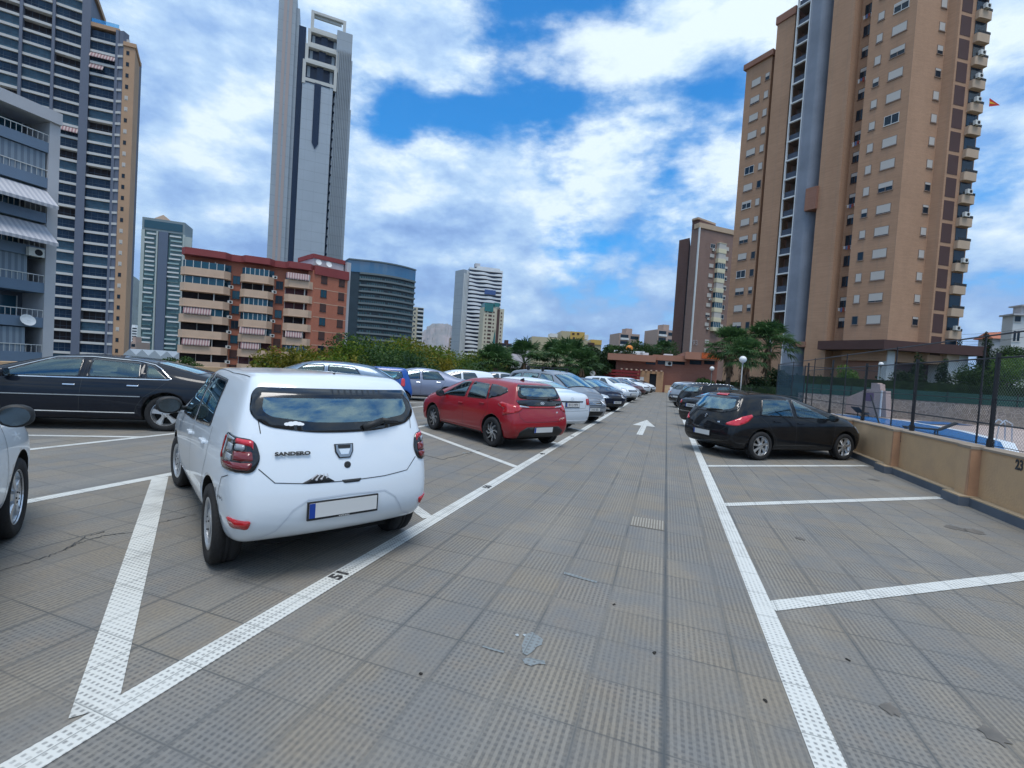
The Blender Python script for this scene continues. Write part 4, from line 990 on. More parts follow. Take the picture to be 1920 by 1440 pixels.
for a, b, cx_, cy_ in ((.065, .042, 0, 0), (.022, .038, 0, 0), (.045, .018, 0, .014)):
    out = [(cx_+a*cos(2*pi*i/k), cy_+b*sin(2*pi*i/k)) for i in range(k)]; inn = [(cx_+(x-cx_)*.82, cy_+(y-cy_)*.8) for x, y in out]
    e.add([(x, y, .004) for x, y in out+inn], [(i, (i+1) % k, (i+1) % k+k, i+k) for i in range(k)])
e.build('emblem', M_CHROME, root)
sh.patch('bumper_skirt', [(-.74, .36), (.74, .36), (.70, .28), (-.70, .28)], 'rear', mat('lower_white', (.60, .62, .64), .5), root, off=.01, rr=.02)
def nose_out(base, k, dx=0, **kw):
    q = mk(base, **kw); h = (sin(radians(127)), cos(radians(127))); f = q['front']
    q['loc'] = (-2.35+dx-h[0]*f, bayL(k)+2.0-h[1]*f); q['head'] = radians(127); return q
V0 = dict(H0, H=1.72, w=.90, rear=-.95, front=3.55, wb=2.78, zr=1.62, roof_r=-.60, roof_w=.62, ws_top=1.95, cowl=3.02, zc=1.08, hood=.95, nose=.76, belt_r=1.05, belt_f=.98, xb=1.35, xc=.35, xct=.35, rw=rwin(1.15, 1.58, .68, .58))
q = nose_out(V0, 4, name='silver_people_carrier', label='tall silver people carrier with black roof bars, nose towards the lane', paint=paint('grey_silver_paint', (.24, .27, .31), metal=.45, rough=.35), H=1.76, bars=(.55, 1.45), glass=glass_mat('rear_glass', (.32, .62, .66), .12), antenna=(1.75, .0),
             windows=[[(1.42, 1.02), (2.70, .98, .03), (2.05, 1.58), (1.45, 1.62)], [(.35, 1.05), (1.32, 1.02), (1.35, 1.62), (.38, 1.60)], [(-.55, 1.10), (.25, 1.06), (.28, 1.59), (-.38, 1.55)]],
             lamps=[rlamp(.9, 1.3), flamp(.80, .16)], plate_f=.50, ptxt_f='2103 BSL', clad=True)
car(q)
q = nose_out(H0, 6, .15, name='dark_hatchback_car', label='dark navy hatchback with round headlights, its nose at the lane edge', paint=NAVY, lamps=[([(.34, .74, .05), (.05, .80, .08), (-.16, .82, .07), (-.14, .70, .07), (.05, .64, .08), (.30, .65, .05)], M_LENS, 'fcorner'), rlamp(.8, 1.0)],
             plate_f=.46, ptxt_f='4826 FCK', bar_mat=M_PLAS, w=.89, mirror_mat=M_CHROME, H=1.50, glass=glass_mat('rear_glass', (.32, .62, .66), .12))
car(q)
q = nose_out(H0, 7, -.05, name='blue_grey_car', label='blue-grey car tucked behind the dark navy hatchback', paint=GREYB, lamps=[flamp(.76), rlamp(.8, 1.0)], H=1.46, **FARL)
car(q)
SUV0 = dict(H0, H=1.62, w=.90, zr=1.50, roof_r=-.45, rear=-.8, front=3.5, R=.34, sill=.30, belt_r=1.08, belt_f=1.02, zc=1.10, hood=1.02, nose=.84, cowl=2.5, roof_w=.60, rw=rwin(1.12, 1.46, .66, .56))
q = nose_out(SUV0, 9, .25, name='white_crossover_car', label='white crossover with a black grille, nose out beyond the dark cars', paint=W1, lamps=[flamp(.90, .14), rlamp(.8, 1.0)], plate_f=.55, **FARL); car(q)
q = nose_out(S0, 10, .25, name='silver_saloon_car', label='silver saloon tucked behind the first white crossover of the left row', paint=SILV, lamps=[flamp(.78), rlamp(.8, 1.0)], **FARL); car(q)
q = nose_out(H0, 12, .3, name='burgundy_hatchback_car', label='very dark burgundy hatchback between silver and white cars, far left row', paint=BURG, lamps=[rlamp(.8, 1.0), flamp(.76)], **FARL); car(q)
q = nose_out(SUV0, 14, .5, name='white_crossover_car', label='white crossover with dark windscreen farther along, past the burgundy car', paint=W1, lamps=[flamp(.9, .14), rlamp(.8, 1.0)], **FARL); car(q)
q = nose_out(H0, 15, .55, name='black_car', label='black car squeezed between the two farthest white cars', paint=BLK, lamps=[flamp(.76), rlamp(.8, 1.0)], **FARL); car(q)
q = nose_out(H0, 17, .8, name='white_small_car', label='last white car of the left row, by the gate at the end', paint=W1, lamps=[flamp(.76), rlamp(.8, 1.0)], **FARL); car(q)

# right row beyond the black hatchback -------------------------------------------
bayR = lambda k: .94+3.02*k
q = mk(S0, name='black_saloon_car', label='black saloon with red tail lights and a clear plate, beyond the black hatchback', loc=(1.75, bayR(5)+2.25), head=radians(54), paint=BLK, lamps=[rlamp(.86, 1.0), flamp(.78)], plate_r=.82, ptxt_r='6038 DKL', glass_r=glass_mat('rear_glass', (.32, .62, .66), .22), w=.88, cabin=True); q['label'] = 'black saloon with its tail to the lane, directly beyond the black hatchback'
root, sh = car(q); e = MB(); sh.line(e, [(-.78, .60), (.78, .60)], 'rear', 1, .014, .004); e.build('bumper_strip', M_CHROME, root)
q = mk(SUV0, name='black_crossover_car', label='black crossover with roof rails and slanted pink-red tail light on the right', loc=(1.6, bayR(7)+2.25), head=radians(54), paint=BLK, rails=M_CHROME, glass_r=glass_mat('rear_glass', (.32, .62, .66), .22), lamps=[([(-.05, 1.10), (-.36, 1.16), (-.34, .98), (-.1, .90)], M_REDB, 'rcorner'), flamp(.9)], plate_r=.62); car(q)
q = mk(SUV0, name='silver_crossover_car', label='silver crossover with a black lower tail, left of the black crossover', loc=(1.25, bayR(9)+2.25), head=radians(54), paint=SILV, rbump=[(-.78, .82), (.78, .82), (.74, .34), (-.74, .34)], rbump_mat=M_GLOSSB, lamps=[rlamp(.9, 1.0), flamp(.9)], plate_r=.68, **FARL)
root, sh = car(q); sh.patch('bumper_skirt', [(-.6, .42), (.6, .42), (.55, .34), (-.55, .34)], 'rear', SILV, root, off=.012)
q = mk(SUV0, name='white_crossover_car', label='farthest car of the right row, a white crossover at the end wall', loc=(1.2, bayR(11)+2.25), head=radians(54), paint=W1, lamps=[rlamp(.9, 1.05), flamp(.9)], **FARL); car(q)
# ------------------------------------------------------------------ buildings
def pbear(x, y): d = pixdir(x, y); return atan2(d.x, d.y)
def chain(x0, y0, depth, segs):
    """plan corners: a start corner at a depth, then walls of given compass bearing up to where they pass a sight line"""
    p = at(x0, y0, depth); pts = [Vector((p.x, p.y))]
    for b, x, y in segs:
        a = pbear(x, y); b = radians(b); sa, ca, sb, cb = sin(a), cos(a), sin(b), cos(b); P = pts[-1]
        det = sb*(-ca)-(-sa)*cb; t = ((-P.x)*(-ca)-(-sa)*(-P.y))/det
        pts.append(P+Vector((sb, cb))*t)
    return pts
class Face:
    """wall line from its right end to its left end as seen from the car park; local x runs left, y points out, z up"""
    def __init__(s, pR, pL, root=None):
        s.a = Vector(pR[:2]); s.b = Vector(pL[:2]); s.d = (s.b-s.a).normalized(); s.len = (s.b-s.a).length; s.n = Vector((-s.d.y, s.d.x)); s.root = root
        o = root.location if root else Vector((0, 0, 0))
        s.M = Matrix(((s.d.x, s.n.x, 0, s.a.x-o.x), (s.d.y, s.n.y, 0, s.a.y-o.y), (0, 0, 1, -o.z), (0, 0, 0, 1)))
        s.rz = atan2(s.d.y, s.d.x)
    def uz(s, x, y, out=0.):
        """where the sight line through photo pixel x,y meets the wall plane: (u, z)"""
        d = pixdir(x, y); n3 = Vector((s.n.x, s.n.y, 0)); A = Vector((s.a.x, s.a.y, 0))+n3*out
        t = (A-Vector((0, 0, CAMH))).dot(n3)/d.dot(n3); P = Vector((0, 0, CAMH))+d*t
        return (Vector((P.x, P.y))-s.a).dot(s.d), P.z
    def mb(s): m = MB(); m.T = s.M; return m
    def P(s, u, out=0.): q = s.a+s.d*u+s.n*out; return (q.x, q.y)
class Repeat:
    """many equal parts of one building: the 100 nearest as parts of their own, the rest as one part"""
    def __init__(s, root, name, cap=100): s.root = root; s.name = name; s.cap = cap; s.l = []
    def add(s, face, u, out, z, mesh, label=None): s.l.append((face, u, out, z, mesh, label))
    def done(s):
        def loc(e): q = e[0].M @ Vector((e[1], e[2], e[3])); return q
        o = s.root.location
        s.l.sort(key=lambda e: (loc(e)+o-Vector((0, 0, CAMH))).length)
        for e in s.l[:s.cap]:
            ob = bpy.data.objects.new(s.name, e[4]); COL.objects.link(ob); ob.parent = s.root; ob.location = loc(e); ob.rotation_euler = (0, 0, e[0].rz)
        rest = s.l[s.cap:]
        if rest:
            mats = []; m = MB()
            for f, u, out, z, me, lb in rest:
                T = f.M @ Matrix.Translation((u, out, z)); m.T = T
                idx = []
                for q in me.materials:
                    if q not in mats: mats.append(q)
                    idx.append(mats.index(q))
                o0 = len(m.v); m.add([v.co for v in me.vertices], [], 0)
                for p in me.polygons: m.f.append(tuple(i+o0 for i in p.vertices)); m.m.append(idx[p.material_index])
            m.T = None; ob = m.build(s.name, mats, s.root); ob['kind'] = 'stuff'
def mesh_of(mb, mats):
    o = mb.build('tmp', mats); me = o.data; bpy.data.objects.remove(o); return me
M_WGL = mat('window_glass', (.010, .022, .035), .10, spec=.4)
M_WGL2 = mat('window_glass_blue', (.02, .08, .12), .10, spec=.45)
M_SHUT = mat('roller_shutter', (.50, .47, .43), .6, var=.3, vscale=.4, col2=(.40, .36, .32)); M_WFR = mat('window_frame_white', (.6, .6, .58), .5); M_WFRB = mat('window_frame_brown', (.06, .03, .02), .5)
M_AC = mat('air_conditioner', (.62, .62, .58), .5); M_DARK = mat('dark_recess', (.012, .014, .018), .8)
def win_mesh(w, h, shut=.6, fr=None, gl=None, sh=None, sill=True, proud=.05, mull=1):
    m = MB(); x0, x1 = -w/2, w/2; t = .06
    m.box(x0, x1, .0, .02, 0, h, 0)
    for a, b, c, d in ((x0-t, x0, -t, h+t), (x1, x1+t, -t, h+t), (x0, x1, -t, 0), (x0, x1, h, h+t)): m.box(a, b, 0, proud, c, d, 1)
    for i in range(1, mull+1): x = x0+w*i/(mull+1); m.box(x-.03, x+.03, .02, proud-.006, 0, h, 1)
    if shut > 0: m.box(x0+.005, x1-.005, .025, proud-.01+.012, h*(1-shut), h-.01, 2)
    if sill: m.box(x0-.12, x1+.12, 0, proud+.06, -t-.06, -t-.004, 1)
    return mesh_of(m, [gl or M_WGL, fr or M_WFR, sh or M_SHUT])
def ac_mesh():
    m = MB().box(-.42, .42, .05, .38, 0, .58, 0); m.box(-.3, -.27, 0, .36, -.06, 0, 1); m.box(.27, .3, 0, .36, -.06, 0, 1)
    k = 14; m.add([(-.1+.22*cos(2*pi*i/k), .385, .29+.22*sin(2*pi*i/k)) for i in range(k)], [tuple(range(k))], 1)
    return mesh_of(m, [M_AC, M_DARK])
AC = ac_mesh()
def awning_mesh(w, dep, drop, m1, m2, n=None):
    m = MB(); n = n or max(4, int(w/.22))
    for i in range(n):
        a = -w/2+w*i/n; b = -w/2+w*(i+1)/n
        m.add([(a, 0, 0), (b, 0, 0), (b, dep, -drop), (a, dep, -drop)], [(0, 1, 2, 3)], i % 2); m.add([(a, dep, -drop), (b, dep, -drop), (b, dep, -drop-.22), (a, dep, -drop-.22)], [(0, 1, 2, 3)], i % 2)
        m.add([(a, 0, -.02), (b, 0, -.02), (b, dep, -drop-.02), (a, dep, -drop-.02)], [(3, 2, 1, 0)], i % 2)
    return mesh_of(m, [m1, m2])
BR_A = courses('brick_tan', (.40, .235, .145), (.45, .27, .17), (.36, .235, .16), (.28, .085), var=.30)
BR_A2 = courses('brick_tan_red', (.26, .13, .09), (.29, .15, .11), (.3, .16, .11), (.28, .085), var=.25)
M_BEIGE = mat('beige_concrete', (.50, .37, .26), .8, var=.25, vscale=.6); M_BRN = mat('dark_brown_cladding', (.075, .035, .03), .7, var=.3, vscale=.5)
M_GREYC = mat('grey_concrete_shaft', (.22, .25, .30), .85, var=.5, vscale=.25); M_WHITE = mat('white_render', (.66, .68, .68), .7, var=.2, vscale=.4)

# --- tall tan brick tower on the right --------------------------------------
PF = chain(1692, 320, 60, [(-48, x, 320) for x in (1608, 1582, 1542, 1534, 1502, 1477, 1472, 1440, 1431, 1385)])
PG = chain(1692, 320, 60, [(60, 1750, 320), (132, 1772, 320), (60, 1800, 320), (60, 1825, 320)])
P0 = PF[0]; ta = thing('brick_tower_block', 'tallest tan brick tower with a white-framed open stair strip and a grey concrete shaft', 'apartment tower', (P0.x, P0.y, 0))
F = Face(PF[0], PF[-1], ta); G = Face(PG[1], PG[0], ta); Rr = Face(PG[4], PG[2], ta); S_ = Face(PG[2], PG[1], ta)
U = [F.uz(x, 320)[0] for x in (1692, 1608, 1582, 1542, 1534, 1502, 1477, 1472, 1440, 1431, 1385)]
ZT = 78.0; ZB = 6.0
zc1 = F.uz(1638, 599)[1]; fl = (F.uz(1667, 266)[1]-zc1)/8; zc0 = zc1
zw0 = ZT; ztopI = F.uz(1478, 22, .5)[1]; ztopW = F.uz(1425, 108)[1]; NF = int((ZT-zc0)/fl)
g = F.mb()
g.prism([(0, 0), (U[1], 0), (U[1], -13), (-.0, -13)], ZB, ZT)                      # F block
g.prism([(U[1]-.02, -1.3), (U[2]+.02, -1.3), (U[2]+.02, -13), (U[1]-.02, -13)], 0, ZT)
g.prism([(U[2], .7), (U[3], .7), (U[3], -12.9), (U[2], -12.9)], 0, ZT+1.5)
g.prism([(U[3]-.02, -1.5), (U[5]+.02, -1.5), (U[5]+.02, -12.8), (U[3]-.02, -12.8)], 0, ZT)
g.prism([(U[7], .6), (U[8], .6), (U[8], -12.7), (U[7], -12.7)], 0, ztopI-1.2)
g.prism([(U[9], 0), (U[10], 0), (U[10], -12), (U[9], -12)], 0, ztopW-.9)
g.build('wall', BR_A, ta)
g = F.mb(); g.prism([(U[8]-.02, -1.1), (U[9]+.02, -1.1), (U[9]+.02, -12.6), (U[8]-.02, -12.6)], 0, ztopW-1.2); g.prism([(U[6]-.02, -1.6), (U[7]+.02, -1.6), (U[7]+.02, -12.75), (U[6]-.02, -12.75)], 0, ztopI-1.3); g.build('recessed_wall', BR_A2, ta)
g = F.mb(); g.box(U[7]-.15, U[8]+.15, -12.9, .85, ztopI-1.2, ztopI); g.box(U[9]-.3, U[10]+.35, -12.3, .4, ztopW-.9, ztopW); g.build('parapet', BR_A2, ta)
# bright splayed face, shaded return and panelled face
g = MB(); rel = lambda p: (p.x-P0.x, p.y-P0.y)
back = [rel(Vector(F.P(4, -13))), rel(PG[4]+Vector((sin(radians(14)), cos(radians(14))))*13)]
g.prism([rel(PG[0]), rel(PG[1]), rel(PG[2]), rel(PG[3]), rel(PG[4]), back[1], back[0]], ZB, ZT); g.build('wall', BR_A, ta)
RW = Repeat(ta, 'window'); FRA = mat('window_frame_taupe', (.25, .18, .14), .6); BIG = [win_mesh(1.55, 1.15, s_, FRA if s_ > .5 else M_WFR) for s_ in (.92, .85, .97, .97, .55, .3, .0)]; SML = [win_mesh(.65, 1.1, s_, FRA, mull=0) for s_ in (.9, .97, .97, .5, 0)]; MED = [win_mesh(.85, 1.05, s_, FRA, mull=0) for s_ in (.95, .9, .6, .25)]
DRK = [win_mesh(.9, 1.35, .0, M_WFRB), win_mesh(.9, 1.35, .35, M_WFRB)]
random.seed(11)
uL = F.uz(1649, 476)[0]; uS = F.uz(1613, 485)[0]; uW = F.uz(1392, 480)[0]; uWs = F.uz(1412, 480)[0]; uR = (U[1]+U[2])/2; uG = G.uz(1727, 477)[0]; zG = G.uz(1727, 477)[1]-.5
for k in range(0, NF):
    z = zc0-.6+fl*k
    RW.add(F, uL, 0, z, random.choice(BIG)); RW.add(F, uS, 0, z+.05, random.choice(SML))
    RW.add(F, uR, -1.3, z-.1, random.choice(DRK)); RW.add(F, U[3]+.45, -1.5, z-.1, DRK[0])
    RW.add(G, uG, 0, zG+fl*(k-3), random.choice(MED))
    if z < ztopW-2.2: RW.add(F, uW, 0, z+.2, random.choice(BIG)); RW.add(F, uWs, 0, z+.2, random.choice(SML))
RW.done()
random.seed(17)
for k, nth in zip((1, 4, 6, 9, 12, 15), ('lowest', 'second lowest', 'third lowest', 'fourth lowest', 'fifth lowest', 'highest')):
    m = F.mb(); x = (U[1]+U[2])/2; z = zc0-.9+fl*k
    for i in range(4): m.box(x-.6+i*.3, x-.6+i*.3+.2, -.95, -.92, z-random.uniform(.35, .6), z, i % 3)
    m.tube((x-.7, -.93, z), (x+.7, -.93, z), .012, None, 4, 0)
    m.build('laundry', [M_WFR, mat('laundry_red', (.35, .06, .05), .9), mat('laundry_blue', (.10, .16, .35), .9)], None, loc=ta.location); tag([o for o in bpy.data.objects if o.name.startswith('laundry')][-1], nth+' washing line in the dark window recess of the tan tower', 'laundry', 'washing lines on the tan tower')
g = Rr.mb(); uc0 = Rr.uz(1800, 320)[0]; dk = MB(); 
PR = Repeat(ta, 'brown_panel'); pw = Rr.len-uc0-.75; pm = mesh_of(MB().box(-pw/2, pw/2, 0, .03, 0, fl*.84), [M_BRN])
BAL = Repeat(ta, 'balcony'); m = MB(); r_ = uc0*.92
poly = [(-r_/2, -.1), (r_/2, -.1), (r_/2, 1.0)]+[(r_/2-.0-.35*(1-cos(t)), 1.0+.35*sin(t)) for t in (pi/8, pi/4, 3*pi/8, pi/2)]+[(-r_/2+.1, 1.35), (-r_/2, 1.2)]
poly = [(a, b*.42) for a, b in poly]; m.prism(poly, 0, 1.05, 0); m.box(-r_/2+.1, r_/2-.1, .02, .06, 1.05, fl-.12, 1); m.box(-r_/2, r_/2, .50, .53, 1.05, 1.4, 2)
for i in range(8): x = -r_/2+r_*i/7; m.box(x-.012, x+.012, .53, .55, 1.05, 1.42, 2)
bm_ = mesh_of(m, [M_BEIGE, M_WGL, M_PLAS]); ACR = Repeat(ta, 'air_conditioner')
zR = Rr.uz(1775, 477)[1]
for k in range(-4, NF-3):
    PR.add(Rr, uc0+.45+pw/2, 0, zR+fl*k-fl*.5, pm)
    BAL.add(Rr, uc0*.5, 0, zR+fl*k-fl*.72, bm_)
    if random.random() < .6: ACR.add(Rr, uc0*.5+random.uniform(-.1, .4), .5, zR+fl*k-fl*.72+1.1, AC)
for k in range(0, NF, 3): ACR.add(F, U[3]+.35, -1.4, zc0+fl*k+.9, AC)
PR.done(); BAL.done(); ACR.done()
# open stair strip in a white frame, one landing per floor
g = F.mb(); d0 = F.mb(); u0, u1 = U[5], U[6]; zs0 = F.uz(1462, 619, .9)[1]; n_ = int((ZT-zs0)/fl)
g.box(u0, u0+.14, .6, .95, 2, ZT+2); g.box(u1-.14, u1, .6, .95, 2, ZT+2)
for k in range(n_+1): g.box(u0+.14, u1-.14, .62, .93, zs0+fl*k-.1, zs0+fl*k+.1)
g.build('stair_frame', M_WHITE, ta)
for k in range(n_+1): d0.box(u0+.05, u1-.05, -1.2, .6, zs0+fl*k-.12, zs0+fl*k+.08)
d0.box(u0+.02, u1-.02, -1.5, -1.2, 2, ZT); d0.build('stair_landings', mat('landing_concrete', (.16, .12, .10), .85), ta)
for k in range(n_): F.mb().box(u0+.14, u1-.14, .5, .56, zs0+fl*k+.1, zs0+fl*k+1.1).build('stair_parapet', mat('stair_parapet', (.045, .06, .09), .5), ta)
g = F.mb(); g.box(u0+.14, u1-.14, -1.2, .6, 2.0, zs0-.12); g.build('wall', BR_A, ta)
g = F.mb(); a, b = U[5], U[4]; k = 12
pts = [(a, .95), (a, -1.5), (b, -1.5)]+[(b+(a-b)*(i/k), -.6+1.4*sin(pi/2*min(1, (i/k)*2.2))) for i in range(k)]
g.prism(pts, 0, ZT+3); o = g.build('concrete_shaft', M_GREYC, ta)
# projecting brick bay beside the shaft, canopy, ground floor
z1, z0 = F.uz(1522, 352, 1.0)[1], F.uz(1522, 393, 1.0)[1]
g = F.mb(); g.box(U[3]-.1, U[4]+.9, -1.4, 1.2, z0, z1); g.build('bay', BR_A2, ta); g = F.mb(); zb = F.uz(1512, 640, 1.)[1]; g.box(U[3]-.1, U[4]+1.1, -1.4, .8, zb-.8, zb); g.build('bay', BR_A2, ta)
zk1, zk0 = F.uz(1600, 638, 2)[1], F.uz(1600, 655, 2)[1]
g = MB(); q = [Vector(F.P(7.4, 2.2)), Vector(F.P(-.6, 2.2)), Vector(G.P(-1.0, 2.0)), Vector(Rr.P(-2.2, 2.2)), Vector(Rr.P(-2.2, -6)), Vector(F.P(7.4, -6))]
g.prism([rel(p) for p in q], zk0, zk1); g.build('canopy', M_BRN, ta)
g = F.mb(); g.box(.6, U[1]-.3, -9, -.6, 0, ZB+.0); g.build('ground_floor_wall', BR_A2, ta)
g = G.mb(); g.box(-4, G.len-1.2, -6, -.9, 0, ZB); g.build('ground_floor_wall', mat('ground_floor_plum', (.10, .06, .07), .7), ta)
g = G.mb(); g.box(G.len-1.4, G.len-.2, -1, .1, 0, zk0); g.build('pillar', M_WHITE, ta)
g = Rr.mb(); g.box(-1.6, 1.6, -3, .4, 0, zk0); g.build('ground_floor_shop', M_WHITE, ta)
o = bpy.data.objects.new('air_conditioner', AC); COL.objects.link(o); o.parent = ta; o.location = G.M @ Vector((G.len-2.6, -.9, 3.0)); o.rotation_euler = (0, 0, G.rz); o.scale = (1.2, 1, 1.9)
g = Rr.mb(); u = .3; g.box(u, u+.05, 1.4, 2.2, zR+fl*11, zR+fl*11+1.1); 
g = Rr.mb(); z = Rr.uz(1836, 205)[1]; g.add([(.5, 1.4, z+.6), (.5, 1.42, z-.5), (-.6, 1.9, z-.4)], [(0, 1, 2)], 0); g.add([(.5, 1.41, z+.2), (.5, 1.43, z-.1), (-.2, 1.72, z-.2)], [(0, 1, 2)], 1); tag(g.build('flag', [mat('flag_red', (.5, .03, .02), .8), mat('flag_yellow', (.7, .4, .02), .8)], None, loc=ta.location), 'small red and yellow flag hanging from a balcony of the tan tower', 'flag')

# --- brown tower with cream bays behind it -----------------------------------
PB = chain(1302, 550, 135, [(50, 1385, 550)]); PB2 = chain(1302, 550, 135, [(-40, 1288, 550)]); PB3 = chain(1285, 550, 141, [(-40, 1266, 550)])
tb = thing('brown_tower_block', 'dark brown tower with a stack of cream bay windows, number 93 near its base', 'apartment tower', (PB[0].x, PB[0].y, 0)); FB = Face(PB[1], PB[0], tb); FC = Face(PB2[0], PB2[1], tb)
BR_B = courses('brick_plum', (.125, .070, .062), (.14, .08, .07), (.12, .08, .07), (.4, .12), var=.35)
zt = FB.uz(1340, 424)[1]; ztc = FB.uz(1300, 420)[1]+2.2; ztd = Face(PB3[0], PB3[1], tb).uz(1275, 450)[1]
f3 = Face(PB3[0], PB3[1], tb); rb_ = lambda q: (q.x-PB[0].x, q.y-PB[0].y); vr = Vector((sin(radians(4)), cos(radians(4))))*11; c1, c2, c3, c4, c5 = PB[1], PB[0], PB2[1], PB3[0], PB3[1]
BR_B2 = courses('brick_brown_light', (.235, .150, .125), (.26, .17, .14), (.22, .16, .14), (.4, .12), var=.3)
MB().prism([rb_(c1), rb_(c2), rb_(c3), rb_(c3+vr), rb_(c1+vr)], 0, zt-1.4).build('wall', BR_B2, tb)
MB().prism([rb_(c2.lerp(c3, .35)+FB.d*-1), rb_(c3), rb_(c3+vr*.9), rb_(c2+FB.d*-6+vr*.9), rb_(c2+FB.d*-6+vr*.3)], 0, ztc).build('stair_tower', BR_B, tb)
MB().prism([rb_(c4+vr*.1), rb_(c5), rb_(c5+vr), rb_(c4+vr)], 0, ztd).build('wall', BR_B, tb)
MB().prism([rb_(c1+FB.n*.3), rb_(c2+FB.n*.3+FB.d*.3), rb_(c2.lerp(c3, .6)+FB.d*.3), rb_(c2+vr*.3), rb_(c1+vr*.3)], zt-1.4, zt).build('parapet', M_BEIGE, tb)
MB().prism([rb_(c3+FB.d*.2), rb_(c2.lerp(c3, .35)+FB.n*.2), rb_(c2+FB.d*-6+vr*.3), rb_(c2+FB.d*-6+vr*.9), rb_(c3+vr*.9)], ztc, ztc+.5).build('parapet', M_BEIGE, tb)
g = FB.mb(); g.box(FB.len-.2, FB.len+.15, -.1, .3, 9, zt-1.4); g.build('corner_strip', M_WHITE, tb)
flb = 2.9; ub = FB.uz(1343, 560)[0]; Rb = Repeat(tb, 'bay_window'); Rw = Repeat(tb, 'window')
m = MB().box(-1.5, 1.5, 0, 1.1, 0, 1.15, 0); m.box(-1.35, 1.35, 0, 1.0, 1.15, 2.75, 1); 
for i in range(5): x = -1.35+2.7*i/4; m.box(x-.04, x+.04, .98, 1.05, 1.15, 2.75, 2)
m.box(-1.45, 1.45, 0, 1.08, 2.75, 2.9, 0); bay1 = mesh_of(m, [mat('cream_render', (.66, .60, .42), .7), M_WGL2, M_WFR])
m = MB().box(-1.5, 1.5, 0, 1.1, 0, 1.15, 0); m.box(-1.35, 1.35, 0, 1.0, 1.15, 2.75, 1); m.box(-1.45, 1.45, 0, 1.08, 2.75, 2.9, 0); bay2 = mesh_of(m, [MATS['cream_render'], M_SHUT])
zb0 = FB.uz(1343, 622)[1]
for k in range(int((zt-2-zb0)/flb)):
    Rb.add(FB, ub, 0, zb0+flb*k, random.choice([bay1, bay1, bay2])); Rw.add(FB, ub+2.9, .02, zb0+1.2+flb*k, random.choice(BIG)); Rw.add(FB, ub-2.6, .02, zb0+1.2+flb*k, random.choice(BIG))
    if random.random() < .4: Rw.add(FB, ub+2.6, .02, zb0+.3+flb*k, AC)
u, z = FB.uz(1325, 644); Rw.add(FB, u, 0, z, BIG[0]); Rw.add(FB, u+.0, 0, z-2.6, BIG[3])
Rb.done(); Rw.done()
Tn = FB.M @ Matrix.Translation((FB.uz(1303, 643)[0], .06, FB.uz(1303, 643)[1])) @ Matrix.Rotation(pi, 4, 'Z') @ Matrix.Rotation(pi/2, 4, 'X')
text_obj('house_number', '93', 2.1, mat('number_grey', (.30, .26, .26), .6), Tn, .02, tb, .05)

# --- low terracotta building at the end of the lane -----------------------------
BR_C = courses('brick_salmon', (.30, .125, .085), (.33, .14, .10), (.28, .15, .12), (.3, .09), var=.3)
PT = chain(1143, 690, 62, [(85, 1345, 690)]); tr_ = thing('low_brick_building', 'low salmon brick building with stepped flat roof edges beyond the end of the lane', 'building', (PT[0].x, PT[0].y, 0)); FT = Face(PT[1], PT[0], tr_)
zr0 = FT.uz(1240, 671)[1]; g = FT.mb(); g.box(0, FT.len-.8, -14, 0, 0, zr0); g.build('wall', BR_C, tr_)
for x0, x1, yt, yb, o_ in ((1140, 1229, 667, 675, 1.3), (1224, 1286, 668, 675, .7), (1282, 1346, 664, 673, 1.5)):
    a, b = FT.uz(x0, 670)[0], FT.uz(x1, 670)[0]; z0_, z1_ = FT.uz((x0+x1)/2, yb+1.5, o_)[1], FT.uz((x0+x1)/2, yt-.5, o_)[1]
    g = FT.mb(); g.box(b, a, -13.5-.1*o_, o_, z0_, z1_+.12*o_); g.build('roof', mat('terracotta_fascia', (.36, .17, .11), .7, var=.3, vscale=.5), tr_)
g = FT.mb()
for x0, x1 in ((1211, 1229), (1233, 1256), (1261, 1284), (1293, 1315), (1320, 1340)):
    a, b = FT.uz(x0, 681)[0], FT.uz(x1, 681)[0]; z = FT.uz(x0, 683)[1]; g = FT.mb(); g.box(b, a, -.02, .03, z, z+.55); g.build('window', M_WGL, tr_)
o = bpy.data.objects.new('air_conditioner', AC); COL.objects.link(o); o.parent = tr_; u, z = FT.uz(1253, 686); o.location = FT.M @ Vector((u, 0, z)); o.rotation_euler = (0, 0, FT.rz)
g = FT.mb(); a, b = FT.uz(1312, 669)[0], FT.uz(1344, 669)[0]; z = FT.uz(1330, 673, 1.55)[1]; g.box(b, a, 1.52, 1.58, z, z+.75); g.build('orange_sign', mat('orange_sign', (.55, .10, .015), .6, var=.6, vscale=2, col2=(.3, .05, .01)), tr_)
g = FT.mb()
for x in (1185, 1200, 1212, 1262): u = FT.uz(x, 668)[0]; g.box(u-.6, u+.6, -8, -6.6, zr0+.2, zr0+.9)
g.build('roof_unit', M_WHITE, tr_)
g = FT.mb(); u = FT.uz(1181, 655)[0]; g.box(u-2.2, u+2.2, -9, -7, zr0+.2, zr0+1.1, 0)
g.build('terrace_structure', M_WHITE, tr_); g = FT.mb(); g.T = FT.M @ Matrix.Translation((u, -8, zr0+1.5)); g.ball((0, 0, 0), .5, 12, 8); g.build('orange_dome', mat('orange_dome', (.6, .2, .02), .5), tr_)

